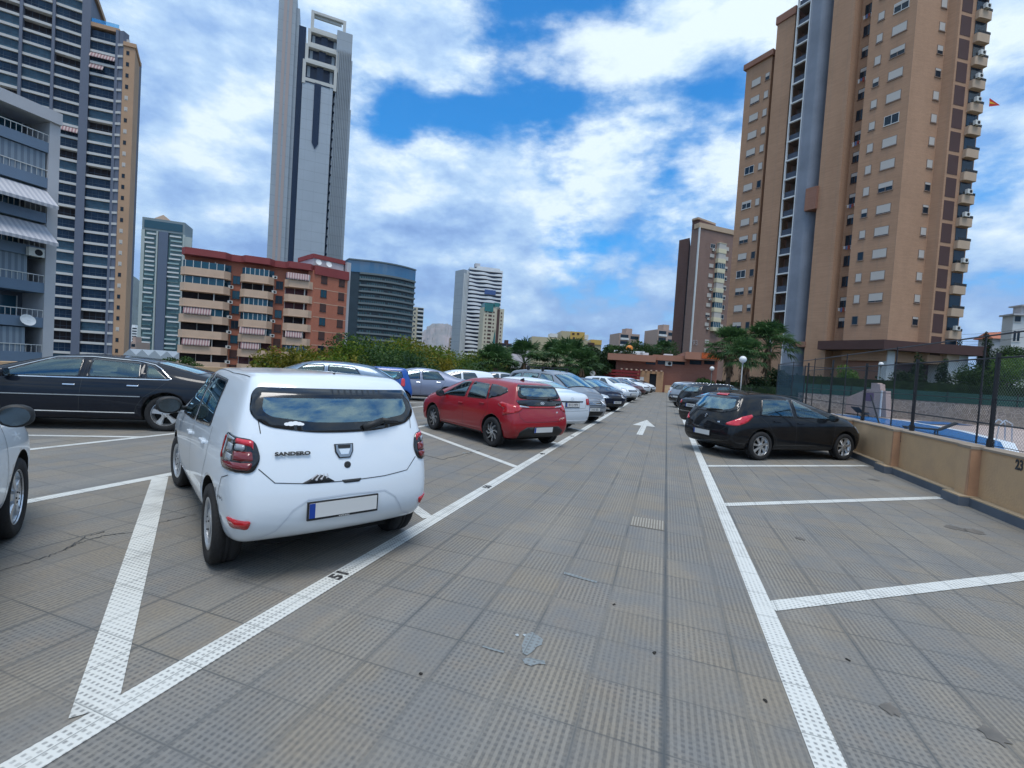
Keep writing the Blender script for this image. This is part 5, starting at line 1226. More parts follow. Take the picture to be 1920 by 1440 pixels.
# --- balconied grey block, far left foreground ------------------------------------
XL = -42.5; tl = thing('grey_balcony_block', 'near grey apartment block at the far left with striped awnings over its balconies', 'apartment block', (XL, 0, 0))
YE = XL/math.tan(pbear(106, 300))-.6; FL_ = Face((XL, YE), (XL, YE-34), tl)
uE = FL_.uz(96, 300)[0]; zr = FL_.uz(60, 205)[1]; zsl = [FL_.uz(0, y)[1] for y in (252, 322, 396, 466, 531, 604, 672)]
uref = FL_.uz(0, 400)[0]; flz = (FL_.uz(0, 252)[1]-FL_.uz(0, 604)[1])/5; z0 = FL_.uz(0, 604)[1]
M_LG = mat('pale_grey_render', (.50, .50, .52), .7, var=.25, vscale=.4); M_LB = mat('blue_grey_parapet', (.15, .21, .29), .6, var=.2, vscale=.5); M_LD = mat('balcony_dark', (.04, .045, .05), .8)
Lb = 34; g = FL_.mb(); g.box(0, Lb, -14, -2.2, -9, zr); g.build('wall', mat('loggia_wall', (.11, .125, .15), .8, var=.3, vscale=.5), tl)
g = FL_.mb(); g.box(-.6, .0, -14, .35, -9, zr+.4); g.box(-.6, Lb, -14, .55, zr-.45, zr+.35)
for u in (13, 26): g.box(u-.25, u+.25, -2.2, .0, -9, zr-.45)
g.build('end_wall', M_LG, tl)
AW1, AW2 = mat('awning_white', (.46, .46, .48), .8), mat('awning_grey', (.34, .35, .39), .8); AW3, AW4 = mat('awning_cream', (.42, .34, .32), .8), mat('awning_maroon', (.24, .13, .14), .8)
k = 0; z = z0-flz*3
while z < zr-1:
    g = FL_.mb(); g.box(0, Lb, -2.2, .3, z-.15, z+.55); g.build('balcony_parapet', M_LB, tl)
    g = FL_.mb()
    for i in range(8): g.box(i*4.2+.3, i*4.2+3.9, -2.22+.04, -2.15, z+.7, z+flz-.45, 0); 
    for i in range(16): g.box(i*2.1+.3, i*2.1+.36, -2.15, -2.10, z+.6, z+flz-.4, 1)
    g.build('glazing', [M_WGL2, M_WFR], tl)
    g = FL_.mb(); g.box(0, Lb, .2, .25, z+1.05, z+1.1)
    for i in range(0, 120): g.box(i*.28, i*.28+.02, .21, .24, z+.55, z+1.05)
    g.build('balcony_railing', M_WFR, tl)
    g = FL_.mb(); g.box(4.1, 4.2, .1, .2, z+.5, z+flz-.2); g.box(8.6, 8.7, .1, .2, z+.5, z+flz-.2); g.build('balcony_post', M_WFR, tl)
    z += flz; k += 1
for y, u, w_, dep, dr in ((322, 3.6, 7.0, .06, 1.9), (396, 3.2, 6.4, 1.5, 1.2), (466, 3.2, 6.4, 1.6, 1.3), (531, 4.2, 6.6, .06, 1.6), (672, 4.2, 6.6, .06, 1.5)):
    zz = FL_.uz(0, y)[1]
    o = bpy.data.objects.new('awning', awning_mesh(w_, dep, dr, *((AW1, AW2) if dep > 1 else (mat('hanging_blind_light', (.22, .27, .32), .8), mat('hanging_blind_dark', (.14, .18, .23), .8))), int(w_/.16))); COL.objects.link(o); o.parent = tl; o.location = FL_.M @ Vector((u, .15, zz+flz-.25)); o.rotation_euler = (0, 0, FL_.rz)
o = bpy.data.objects.new('air_conditioner', AC); COL.objects.link(o); o.parent = tl; u, z = FL_.uz(63, 473, .3); o.location = FL_.M @ Vector((u, .3, z-.3)); o.rotation_euler = (0, 0, FL_.rz)
u, z = FL_.uz(51, 601, .5); m = MB(); m.T = FL_.M @ Matrix.Translation((u, .5, z)) @ Matrix.Rotation(radians(-65), 4, 'X'); m.lathe([(.001, 0), (.25, .03), (.40, .10), (.42, .11), (.40, .08), (.25, .0), (.001, -.03)], 20); m.tube((0, 0, 0), (0, .15, .35), .015); m.tube((0, 0, -.02), (0, -.3, -.3), .03); m.build('satellite_dish', M_WHITE, tl)
g = FL_.mb(); g.box(-14, Lb, -14.2, .6, -9, -1.2); g.build('plinth', M_LG, tl)

# --- banded dark tower ---------------------------------------------------------
PL = chain(163, 190, 120, [(39, 97, 190), (39, 36, 190), (39, -30, 190), (39, -100, 190)]); PR_ = chain(163, 190, 120, [(50, 217, 190), (75, 228, 190), (50, 250, 190)])
t2 = thing('banded_glass_tower', 'tall dark-glazed tower with white bands and an ochre end, behind the grey block', 'apartment tower', (PL[0].x, PL[0].y, 0))
FA = Face(PL[0], PL[-1], t2); FBt = Face(PR_[1], PR_[0], t2); FE = Face(PR_[3], PR_[2], t2); FN = Face(PR_[2], PR_[1], t2)
fl2 = 21.1*120/FPX*1.0; fl2 = (FBt.uz(190, 187)[1]-FBt.uz(190, 626)[1])/21.; za = FBt.uz(190, 626)[1]
zt2 = FBt.uz(190, 46)[1]; ztA = zt2+fl2*3.2; ztE = FE.uz(243, 88)[1]
M_OCH = mat('ochre_render', (.46, .29, .18), .8, var=.2, vscale=.2); M_BAND = mat('white_band', (.56, .55, .53), .7, var=.15, vscale=.3); M_PIL = mat('slate_pillar', (.12, .14, .19), .6)
M_GL3 = mat('balcony_glass', (.006, .018, .045), .22, spec=.22, var=.8, vscale=.35, col2=(.02, .06, .11)); M_GL4 = mat('balcony_curtain', (.06, .12, .17), .35, spec=.2, var=.6, vscale=.8, col2=(.015, .04, .07)); M_GL5 = mat('balcony_open', (.018, .014, .018), .9)
g = FA.mb(); g.box(0, FA.len, -16, -1.4, -9, ztA); g.build('wall', M_PIL, t2)
g = FBt.mb(); g.box(0, FBt.len, -16, -1.4, -9, zt2); g.build('wall', M_PIL, t2)
g = FA.mb(); g.box(-.6, FA.len, -15, .25, ztA-1.2, ztA+.1); g.build('roof_parapet', M_OCH, t2); g = FBt.mb(); g.box(-.3, FBt.len, -15, .25, zt2-1.0, zt2); g.build('roof_parapet', M_OCH, t2)
g = FBt.mb(); g.box(-.2, FBt.len-.1, .15, .2, zt2+.05, zt2+1.0)
g.build('roof_railing', glass_mat('rail_glass', (.6, .75, .8), .2), t2)
EA, EB = PR_[3], PR_[2]; vb = Vector((sin(radians(-52)), cos(radians(-52)))); o2 = t2.location; r2 = lambda q: (q.x-o2.x, q.y-o2.y)
g = MB(); g.prism([r2(EA), r2(EB), r2(EB+vb*12), r2(EA+vb*9)], -9, ztE); g.build('end_wall', M_OCH, t2)
g = MB(); g.prism([r2(EA+FE.n*.3-FE.d*.3), r2(EB+FE.n*.3), r2(EB+vb*12), r2(EA+vb*9.2-FE.d*.3)], ztE, ztE+1.0); g.build('roof_parapet', M_OCH, t2)
g = FA.mb()
for x, w_ in ((157.5, 1.7), (97, .55), (36, .55), (-30, .55)): u = FA.uz(x, 190)[0]; g.box(max(-.5, u-w_/2), u+w_/2, -1.4, .5, -9, ztA-.5)
g.build('pillar', M_PIL, t2)
g = FN.mb(); g.box(0, FN.len, -1.5, .1, -9, zt2-.5); g.build('pillar', M_PIL, t2); g = FBt.mb(); g.box(-.3, .35, -1.4, .4, -9, zt2-.5); g.build('pillar', M_PIL, t2)
uA = [FA.uz(x, 190)[0] for x in (157.5, 97, 36, -30)]; RB = Repeat(t2, 'window_band'); RF = Repeat(t2, 'balcony_band'); RAW = Repeat(t2, 'awning'); random.seed(5)
def pane(w, g_, n):
    m = MB().box(-w/2, w/2, 0, .03, 0, fl2-.70, 0)
    for i in range(1, n): x = -w/2+w*i/n; m.box(x-.03, x+.03, .03, .07, 0, fl2-.70, 1)
    m.box(-w/2, w/2, .03, .09, .85, .93, 1)
    return mesh_of(m, [g_, mat('thin_mullion', (.05, .08, .12), .5)])
wids = {}
def getm(kind, w):
    k_ = (kind, round(w, 1))
    if k_ not in wids:
        if kind == 'band': wids[k_] = mesh_of(MB().box(-w/2, w/2, -1.4, .18, 0, .62), [M_BAND])
        elif kind == 'aw': wids[k_] = awning_mesh(w, .7, 1.2, AW3, AW4, int(w/.3))
        else: wids[k_] = pane(w, {'a': M_GL3, 'b': M_GL4, 'c': M_GL5}[kind], 4)
    return wids[k_]
spans = [(FA, uA[i]+.4+(.5 if i == 0 else 0), uA[i+1]-.28, ztA) for i in range(3)]+[(FBt, .35, FBt.len-.35, zt2)]
for f, a, b, zt_ in spans:
    k = -5
    while za+fl2*k < zt_-2.5:
        z = za+fl2*k; w_ = b-a
        RF.add(f, (a+b)/2, 0, z, getm('band', w_))
        r = random.random()
        RB.add(f, (a+b)/2, -.3 if r < .8 else -1.2, z+.62, getm('a' if r < .55 else 'b' if r < .8 else 'c', w_))
        if random.random() < .08:
            ww = w_ if random.random() < .5 else w_*.55; RAW.add(f, (a+b)/2+(w_-ww)/2*random.choice((-1, 1)), .05, z+fl2-.05, getm('aw', ww))
        k += 1
k = -5
nb = mesh_of(MB().box(-FN.len/2, FN.len/2, -.1, .3, 0, .6), [M_BAND]); sw = win_mesh(.55, .95, 0, M_WFRB, sill=False, mull=0); sw2 = win_mesh(.55, .95, .9, sill=False, mull=0)
RS = Repeat(t2, 'window')
while za+fl2*k < zt2-2.5: RF.add(FN, FN.len/2, 0, za+fl2*k, nb); RS.add(FE, FE.len*.62, 0, za+fl2*k+1.1, random.choice((sw, sw, sw2))); k += 1
RF.done(); RB.done(); RAW.done(); RS.done()
# --- red and terracotta apartments --------------------------------------------
BR_D = courses('brick_orange', (.43, .14, .085), (.47, .165, .10), (.37, .19, .14), (.3, .09), var=.2)
M_MAR = mat('maroon_parapet', (.26, .05, .05), .7, var=.2, vscale=.4); M_PEACH = mat('peach_balcony', (.60, .42, .30), .75, var=.25, vscale=.5)
P4 = chain(345, 560, 86, [(48, 434, 560), (48, 519, 560), (48, 588, 560), (25, 650, 560)])
t4 = thing('terracotta_apartment_block', 'mid-rise terracotta apartment block with peach balconies and a maroon roof band', 'apartment block', (P4[3].x, P4[3].y, 0))
F4 = Face(P4[3], P4[0], t4); F4s = Face(P4[4], P4[3], t4)
zt4 = F4.uz(588, 497)[1]; fl4 = (F4.uz(560, 535)[1]-F4.uz(560, 643)[1])/4
zT4 = zt4; fl4 = max(2.6, min(3.2, fl4))
g = F4.mb(); g.box(0, F4.len+.5, -13, -1.6, -9, zT4-1.0); g.box(0, F4.len*.0+1.2, -13, 0, -9, zT4-1.0); g.build('wall', BR_D, t4)
g = F4s.mb(); g.box(-.0, F4s.len, -12, 0, -9, zT4-1.6); g.build('side_wall', BR_D, t4)
g = F4s.mb(); g.box(-.9, .0, -12, -.6, -9, zT4+2.2); g.build('grey_side_wall', M_LG, t4)
cols = [F4.uz(x, 560)[0] for x in (588, 528, 509, 447, 430, 345)]     # right to left: balcony, brick, balcony, brick, balcony
cols = [(F4.uz(588, 600)[0]+.2, F4.uz(530, 600)[0]), (F4.uz(510, 600)[0], F4.uz(447, 600)[0]), (F4.uz(428, 600)[0], F4.uz(352, 600)[0]+1.5)]
# zig-zag parapet
pp = []; 
for a, b in cols: pp += [(a, -.6), (a+.8, .75), (b-.8, .75), (b, -.6)]
pp = [(-.1, .2)]+pp+[(F4.len+.6, -.6), (F4.len+.6, -12), (-.1, -12)]
g = F4.mb(); g.prism(pp, zT4-1.25, zT4); g.build('roof_parapet', M_MAR, t4); g = F4s.mb(); g.prism([(-.2, .25), (F4s.len+.1, .25), (F4s.len, -12), (-.2, -12)], zT4-1.8, zT4-.0); g.build('roof_parapet', M_MAR, t4)
u = F4.uz(600, 485)[0]; g = F4s.mb(); g.box(.3, F4s.len-.2, -9, -1.5, zT4-.1, zT4+2.4, 0); g.box(.1, F4s.len, -9.2, -1.3, zT4+1.7, zT4+2.6, 1); g.build('roof_penthouse', [M_LG, M_MAR], t4)
for uu in (F4s.len-1.0, F4s.len-3.2):
    m = MB(); m.T = F4s.M @ Matrix.Translation((uu, -.9, zT4+.9)) @ Matrix.Rotation(radians(-70), 4, 'X'); m.lathe([(.001, 0), (.4, .05), (.62, .14), (.4, .0), (.001, -.04)], 16); m.tube((0, 0, 0), (0, 0, -.9), .05); m.build('satellite_dish', M_WHITE, t4)
random.seed(21)
def balc_mesh(w):
    m = MB(); m.prism([(-w/2, -1.6), (w/2, -1.6), (w/2, -.3), (w/2-.9, .75), (-w/2+.9, .75), (-w/2, -.3)], -.15, 1.32, 0); m.prism([(-w/2-.05, -1.6), (w/2+.05, -1.6), (w/2+.05, -.3), (w/2-.85, .82), (-w/2+.85, .82), (-w/2-.05, -.3)], -.16, 0, 0); return mesh_of(m, [M_PEACH])
def glz_mesh(w, kind):
    gm = {'g': M_WGL2, 'd': M_GL5, 'm': mat('maroon_shutters', (.09, .025, .035), .6)}[kind]
    m = MB(); h = fl4-1.15; m.box(-w/2+.1, w/2-.1, -1.5, -1.45, 0, h, 0)
    if kind == 'g':
        m.box(-w/2+.9, w/2-.9, .55, .6, 0, h-.25, 0)
        for i in range(6): x = -w/2+.9+(w-1.8)*i/5; m.box(x-.05, x+.05, .54, .66, 0, h-.2, 1)
    else:
        for i in range(4): x = -w/2+.1+(w-.2)*i/3; m.box(x-.04, x+.04, -1.44, -1.38, 0, h, 1)
    m.box(-w/2+w*.3, -w/2+w*.3+.12, .3, .42, 0, h, 1)
    return mesh_of(m, [gm, M_WFR])
WM = [win_mesh(1.2, 1.5, 0, M_WFRB, M_WGL2), win_mesh(1.2, 1.5, .95, M_WFRB, M_WGL2, MATS['maroon_shutters'] if 'maroon_shutters' in MATS else M_BRN), win_mesh(1.2, 1.5, 0, M_WFRB)]
Rb4 = Repeat(t4, 'balcony'); Rg4 = Repeat(t4, 'glazing'); Rw4 = Repeat(t4, 'window'); Ra4 = Repeat(t4, 'awning'); Rc4 = Repeat(t4, 'air_conditioner')
zb4 = F4.uz(400, 500)[1]; aw4 = {}
for ci, (a, b) in enumerate(cols):
    w_ = b-a; bmsh = balc_mesh(w_); gms = [glz_mesh(w_, k_) for k_ in 'gddm']
    x_ = (560, 478, 390)[ci]; yt_ = (528, 518, 507)[ci]; ztop = F4.uz(x_, yt_, .75)[1]
    k = 0
    while ztop-1.05-fl4*k > -8:
        z = ztop-1.05-fl4*k; Rb4.add(F4, (a+b)/2, 0, z, bmsh); Rg4.add(F4, (a+b)/2, 0, z+1.05, gms[0] if k == 0 else random.choice(gms))
        if random.random() < .27:
            ww = w_*random.choice((.55, .75)); key = round(ww, 1)
            if key not in aw4: aw4[key] = awning_mesh(ww, .5, 1.1, AW3, AW4, int(ww/.22))
            Ra4.add(F4, (a+b)/2+(w_-ww)*.25, .6, z+fl4-.2, aw4[key])
        if random.random() < .75: Rc4.add(F4, a-.1, -.7, z+1.2, AC)
        k += 1
for x_ in (520, 438):
    u = F4.uz(x_, 600)[0]; ztop = F4.uz(x_, 535 if x_ == 520 else 525, -1.6)[1]
    for k in range(8): Rw4.add(F4, u, -1.55, ztop-fl4*k-.7, random.choice(WM))
for x_, m_ in ((608, 1), (641, 0)):
    u, z = F4s.uz(x_, 525 if m_ else 531)
    for k in range(8): Rw4.add(F4s, u, 0, z-fl4*k-.7, random.choice(WM) if m_ else WM[1])
for q in (Rb4, Rg4, Rw4, Ra4, Rc4): q.done()
g = F4s.mb()
for k in range(1, 9): g.box(-.0, F4s.len, -.01, .03, zT4-1.8-fl4*k, zT4-1.68-fl4*k)
g.build('string_course', M_PEACH, t4)

# --- grey-green slim tower with a dark central stripe ------------------------------
P3 = chain(262, 540, 300, [(52, 342, 540), (35, 356, 540)]); t3 = thing('striped_slim_tower', 'slim pale tower with a dark stripe down the middle, left of the terracotta block', 'apartment tower', (P3[1].x, P3[1].y, 0)); F3 = Face(P3[1], P3[0], t3); F3s = Face(P3[2], P3[1], t3)
zt3 = F3.uz(300, 411)[1]; M_PG = mat('pale_green_grey', (.42, .47, .45), .7, var=.2, vscale=.1); M_BG = mat('slate_blue', (.10, .13, .19), .5); M_GG = mat('green_glass', (.03, .09, .10), .15, ior=1.6, var=.8, vscale=.18, col2=(.12, .22, .22))
g = F3.mb(); g.box(0, F3.len, -16, -.6, -9, zt3-8); g.build('wall', M_GG, t3); g = F3s.mb(); g.box(-.0, F3s.len, -14, 0, -9, zt3-9); g.build('side_wall', M_PG, t3)
L3 = F3.len; g = F3.mb(); g.box(0, L3, -16, .2, zt3-8, zt3); g.build('crown', mat('crown_grey', (.20, .25, .27), .6), t3)
g = F3.mb(); g.box(1.2, L3-1.2, .2, .4, zt3-6.6, zt3-1.6); g.build('crown_window', M_WGL2, t3)
g = F3.mb(); g.ext([(L3*.35, zt3), (L3*.8, zt3), (L3*.55, zt3+3.6)], 'y', -9, -2); g.build('roof_gable', M_PEACH, t3)
g = F3.mb(); g.box(L3*.38, L3*.60, -.6, .9, -9, zt3-8); g.build('dark_stripe', M_BG, t3)
g = F3.mb(); g.box(-.2, .9, -1, .3, -9, zt3-8); g.box(L3-1.6, L3+.2, -1, .3, -9, zt3-8); g.box(L3*.62, L3*.66, -.6, .5, -9, zt3-8); g.build('corner_pier', M_PG, t3)
R3 = Repeat(t3, 'balcony'); fl3 = 2.95; wA = L3*.38-.9; wB = L3-1.6-L3*.66
def b3(w, c): m = MB().box(-w/2, w/2, 0, 1.2, 0, .9, 0); m.box(-w/2, w/2, 0, 1.15, -.15, 0, 1); return mesh_of(m, [c, M_PG])
cB = [M_WHITE, M_GG, mat('pale_glass_rail', (.30, .42, .42), .2), M_WHITE]; mA = [b3(wA*.8, c) for c in cB]; mB_ = [b3(wB*.8, c) for c in cB]; k = 0
while zt3-9-fl3*k > -6:
    z = zt3-10.5-fl3*k; R3.add(F3, .9+wA/2+random.choice((-1, 0, 1))*wA*.08, -.6, z, random.choice(mA if k > 8 else mA[:1]+mA[2:])); R3.add(F3, L3*.66+wB/2+random.choice((-1, 0, 1))*wB*.08, -.6, z, random.choice(mB_ if k > 8 else mB_[:1]+mB_[3:])); k += 1
R3.done()

# --- skyscraper ----------------------------------------------------------------
P5 = chain(505, 380, 237, [(48, 535, 380), (48, 542, 380), (48, 546, 380), (48, 613, 380), (48, 622, 380), (48, 645, 380)])
t5 = thing('grey_skyscraper', 'tallest slender grey skyscraper with framed openings at its crown', 'skyscraper', (P5[-1].x, P5[-1].y, 0)); F5 = Face(P5[-1], P5[0], t5)
ux = lambda x, y=380: F5.uz(x, y)[0]; z5 = lambda x, y: F5.uz(x, y)[1]
def panelmat(name, col, jx=3.2, jz=5.2, stripe=None):
    m = bpy.data.materials.new(name); m.use_nodes = True; t = m.node_tree; b = t.nodes['Principled BSDF']; b.inputs['Roughness'].default_value = .45
    tc = N(t, 'ShaderNodeTexCoord'); s = N(t, 'ShaderNodeSeparateXYZ'); t.links.new(tc.outputs['Object'], s.inputs[0])
    h = Mth(t, 'FRACT', Mth(t, 'DIVIDE', s.outputs[2], jz)); v = Mth(t, 'FRACT', Mth(t, 'DIVIDE', Mth(t, 'ADD', s.outputs[0], s.outputs[1]), jx))
    j = Mth(t, 'MAXIMUM', Smooth(t, h, 0, .07, 1, 0), Smooth(t, v, 0, .05, .55, 0))
    n = N(t, 'ShaderNodeTexNoise', inp={'Scale': .06, 'Detail': 5.}); t.links.new(tc.outputs['Object'], n.inputs['Vector'])
    c = MixC(t, Smooth(t, n.outputs[0], .4, .65, 0, .3), col, tuple(x*.75 for x in col)); c = MixC(t, Mth(t, 'MULTIPLY', j, .5), c, tuple(x*.4 for x in col)); t.links.new(c, b.inputs['Base Color']); return m
M_SK = panelmat('grey_stone_panels', (.30, .345, .385)); M_SKL = panelmat('pale_stone_panels', (.36, .41, .46), 7.3, 5.2); M_SKP = mat('pinkish_strip', (.38, .31, .29), .6); M_SKG = mat('skyscraper_glass', (.010, .025, .06), .2, spec=.3); M_SKF = mat('frame_beige', (.50, .50, .47), .6)
ztL = z5(525, -30); ztm = z5(600, 18)
uL0, uL1 = ux(505), ux(538); uD0, uD1 = ux(538), ux(552); uM0, uM1 = ux(556), ux(613); uR0, uR1 = ux(616), ux(645)
g = F5.mb(); g.box(uL1, uL0, -22, 0, -9, ztL); g.box(uD0-1.6, uD0+.6, -22, -1.2, -9, ztL-8); g.build('left_slab', M_SK, t5)
g = F5.mb(); a = (uL0+uL1)/2; g.box(a-2.2, a-.8, .0, .12, -9, ztL-2); g.box(a+.2, a+1.6, .0, .12, -9, ztL-2); g.build('pink_strip', M_SKP, t5)
g = F5.mb(); g.box(uM0-.5, uD0-1.2, -20, -1.5, -9, ztL-16); g.build('glass_strip', M_SKG, t5)
zc5 = z5(590, 155); g = F5.mb(); g.box(uM1, uM0, -20, 1.2, -9, zc5); g.build('central_slab', M_SKL, t5)
g = F5.mb(); c = (uM0+uM1)/2; za5, zb5 = z5(593, 158), z5(593, 282); g.box(c-1.6, c+1.6, 1.2, 1.5, zb5+3, za5); g.ext([(c-1.6, zb5+3), (c+1.6, zb5+3), (c, zb5)], 'y', 1.2, 1.5); g.box(uM1+1.5, uM0-1.5, 1.2, 1.45, z5(590, 160), z5(590, 152)+.5); g.build('glass_t_shape', M_SKG, t5)
tiers = [(155, 122, 567, 632), (116, 89, 572, 636), (82, 57, 577, 640), (50, 18, 583, 650)]
g = F5.mb(); q = F5.mb()
for i, (yb, yt, x0, x1) in enumerate(tiers):
    a, b = ux(x1, (yb+yt)/2), ux(x0, (yb+yt)/2); zb_, zt_ = z5(600, yb), z5(600, yt); w_ = 1.5; s_ = -1.2*i
    g.box(a, a+w_, -4, 1.5+s_, zb_-3, zt_); g.box(b-w_, b, -4, 1.5+s_, zb_-3, zt_); g.box(a+w_, b-w_, -4, 1.5+s_, zt_-1.3, zt_)
    g.box(a+w_, b-w_, -4, 1.5+s_, zb_-1.7, zb_)
    if i < 3:
        q.box(a+w_, b-w_, -18, -1.0+s_, zb_-2, zt_-.5, 0); q.box((a+b)/2-1.6, (a+b)/2+1.6, -1.0+s_, .2+s_, zb_, zt_-1.3, 0)
        q.box(a+w_+.6, a+w_+2.0, -1.0+s_, -.7+s_, zb_+.3, zt_-1.8, 1); q.box(b-w_-2.0, b-w_-.6, -1.0+s_, -.7+s_, zb_+.3, zt_-1.8, 1)
        pass
g.build('crown_frames', M_SKF, t5); q.build('crown_core', [M_SKG, M_SK], t5)
g = F5.mb(); g.box(ux(640, 30)-.5, ux(585, 30), -4.2, -3.2, z5(600, 26)-.6, z5(600, 26)+.6); g.build('crown_beam', M_SKF, t5)
zr5 = z5(650, 60)
g = F5.mb()
for i, (dz, dd) in enumerate(((0, 0), (-14, .9), (-40, 1.8))): g.box(uR1+(-dd*.6), uR1+(uR0-uR1)*(1-.0), -20+i*.4, -.6+.3*i, -9, zr5+dz)
n_ = 9
for i in range(n_): u = uR1+(uR0-uR1)*i/n_; g.box(u, u+.35, -.5, .9, -9, zr5-10)
g.build('ribbed_flank', M_SK, t5)
g = F5.mb(); g.box(uR0-.2, uM1+.2, -6, -1.1, -9, zc5+8); g.build('recess_glass', M_SKG, t5)
R5 = Repeat(t5, 'balcony'); mm = mesh_of(MB().ext([(0, 0), (2.0, 1.2), (0, 2.4)], 'x', -.0, .9), [M_SKG]); z = -5
while z < zc5+4: R5.add(F5, uM1-1.2, -.9, z, mm); z += 4.7
R5.done()

# --- curved hotel ----------------------------------------------------------------
P6 = chain(650, 560, 255, [(60, 672, 560), (38, 777, 560)]); t6 = thing('curved_hotel', 'curved dark glass hotel with a blue glazed top floor, right of the terracotta block', 'hotel', (P6[1].x, P6[1].y, 0))
zt6 = Face(P6[1], P6[0]).uz(672, 486)[1]; A6, B6 = P6[1], P6[2]; zq = Face(P6[2], P6[1]).uz(777, 523)[1]
mid = (A6+B6)/2; nn = Vector((B6.y-A6.y, -(B6.x-A6.x))).normalized(); n6 = 14
arc = [A6.lerp(B6, i/n6)+nn*(4.5*4*(i/n6)*(1-i/n6)) for i in range(n6+1)]
bk = [B6-nn*16, P6[0]-nn*10]; r6 = lambda p: (p.x-A6.x, p.y-A6.y)
def arcpoly(off): return [r6(P6[0]+nn*off)]+[r6(p+nn*off) for p in arc]+[r6(bk[0]), r6(bk[1])]
g = MB().prism(arcpoly(-.8), -9, zt6-7); g.build('wall', mat('hotel_dark', (.025, .045, .06), .35, var=.5, vscale=.2), t6)
g = MB().prism(arcpoly(-.3), zt6-7, zt6-.7); g.build('top_floor_glazing', mat('hotel_blue_glass', (.02, .12, .24), .08, ior=1.8, coat=.5), t6)
g = MB().prism(arcpoly(.6), zt6-.7, zt6); g.build('roof', mat('hotel_roof', (.12, .16, .19), .6), t6)
z = zt6-8; doors6 = []; MHb = mat('hotel_band', (.13, .16, .17), .6); R6w = []
while z > -5:
    g = MB(); o_ = [r6(p+nn*.9) for p in arc]; i_ = [r6(p-nn*.85) for p in arc]
    g.prism(o_+i_[::-1], z, z+1.0); g.build('balcony_band', MHb, t6)
    g = MB(); 
    for i in range(n6*2):
        p = arc[i//2].lerp(arc[i//2+1], (i % 2)*.5); d = (arc[i//2+1]-arc[i//2]).normalized()
        a = p+d*.25+nn*-.7; b = p+d*1.0+nn*-.7; c_ = b+nn*.35; e_ = a+nn*.35
        if random.random() < .8: doors6.append(([r6(a), r6(b), r6(c_), r6(e_)], z))
    z -= 3.3
doors6.sort(key=lambda e: -e[1]+0); stf = MB()
for i, (pl_, z) in enumerate(doors6):
    if i < 100: MB().prism(pl_, z+1.1, z+2.2).build('balcony_door', M_GG, t6)
    else: stf.prism(pl_, z+1.1, z+2.2)
if stf.f: stf.build('balcony_door', M_GG, t6)['kind'] = 'stuff'
# --- cream tower peeping out, white wavy tower, teal and cream tower, far blocks ---
def slab(name, label, cat, x0, x1, yref, ytop, depth, bear, m, depthm=12, nfl=None, fh=3., band=None, colw=None, cap=None, zb=-9, wm=None):
    P = chain(x0, yref, depth, [(bear, x1, yref)]); t = thing(name, label, cat, (P[1].x, P[1].y, 0)); f = Face(P[1], P[0], t); zt = f.uz(x0, ytop)[1]
    g = f.mb(); g.box(0, f.len, -depthm, 0, zb, zt); g.build('wall', m, t)
    return t, f, zt
t7, f7, z7 = slab('cream_tower_block', 'narrow cream tower peeping out at the right end of the curved hotel', 'apartment tower', 772, 794, 590, 575, 330, 50, mat('cream_tower', (.55, .50, .38), .75, var=.15, vscale=.1))
R7 = Repeat(t7, 'balcony'); bm7 = mesh_of(MB().box(-2.1, 2.1, 0, .9, 0, 1., 0).box(-2.0, 2.0, .0, .1, 1., 2.6, 1), [M_WHITE, M_WGL]); wm7 = win_mesh(1.2, 1.4, 0)
k = 1
while z7-3*k > -3: R7.add(f7, 2.2, 0, z7-3*k, bm7); R7.add(f7, 6.2, 0, z7-3*k+.8, wm7); k += 1
R7.done()
# white wavy-banded tower
P8 = chain(862, 640, 362, [(30, 872, 640), (55, 934, 640)]); t8 = thing('white_wave_tower', 'white tower with wavy horizontal balcony bands, in the middle distance', 'apartment tower', (P8[1].x, P8[1].y, 0)); f8 = Face(P8[2], P8[1], t8); f8s = Face(P8[1], P8[0], t8)
zt8 = f8.uz(900, 500)[1]; g = f8.mb(); g.box(0, f8.len, -14, 0, -9, zt8-2); g.build('wall', mat('tower_navy_glass', (.02, .03, .07), .15, var=.4, vscale=.1), t8)
g = f8s.mb(); g.box(-.2, f8s.len, -12, -.5, -9, zt8-4, 0); 
for i in range(4): g.box(f8s.len*i/4+.2, f8s.len*i/4+.8, -.5, .1, -9, zt8-4-(3 if i > 1 else 0), 1)
g.build('side_wall', [M_SK, M_WHITE], t8)
k = 0; z = zt8-3.2; fh8 = (f8.uz(900, 508)[1]-f8.uz(892, 645)[1])/19.
while z > -6:
    g = f8.mb(); n_ = 24; top = []; out_ = []
    for i in range(n_+1):
        u = f8.len*i/n_; w_ = sin(i/n_*4*pi+k*.5)*.5+sin(i/n_*9+k*1.3)*.25; out_.append((u, 1.5+w_, w_))
    for i in range(n_):
        (u0, o0, w0), (u1, o1, w1) = out_[i], out_[i+1]; h0, h1 = 1.55+w0*.5, 1.55+w1*.5
        g.add([(u0, 0, z), (u1, 0, z), (u1, o1, z), (u0, o0, z), (u0, 0, z+h0), (u1, 0, z+h1), (u1, o1, z+h1), (u0, o0, z+h0)], [(3, 2, 1, 0), (4, 5, 6, 7), (3, 7, 6, 2), (0, 4, 7, 3), (1, 2, 6, 5)])
    g.build('balcony_band', mat('bright_white_band', (.72, .74, .76), .6), t8); z -= fh8; k += 1
g = f8.mb(); g.box(2, f8.len-6, -12, -1, zt8-2, zt8+.5, 0); g.box(f8.len-9, f8.len-5, -8, -3, zt8, zt8+3, 1); g.build('roof_plant', [M_WHITE, M_LG], t8)
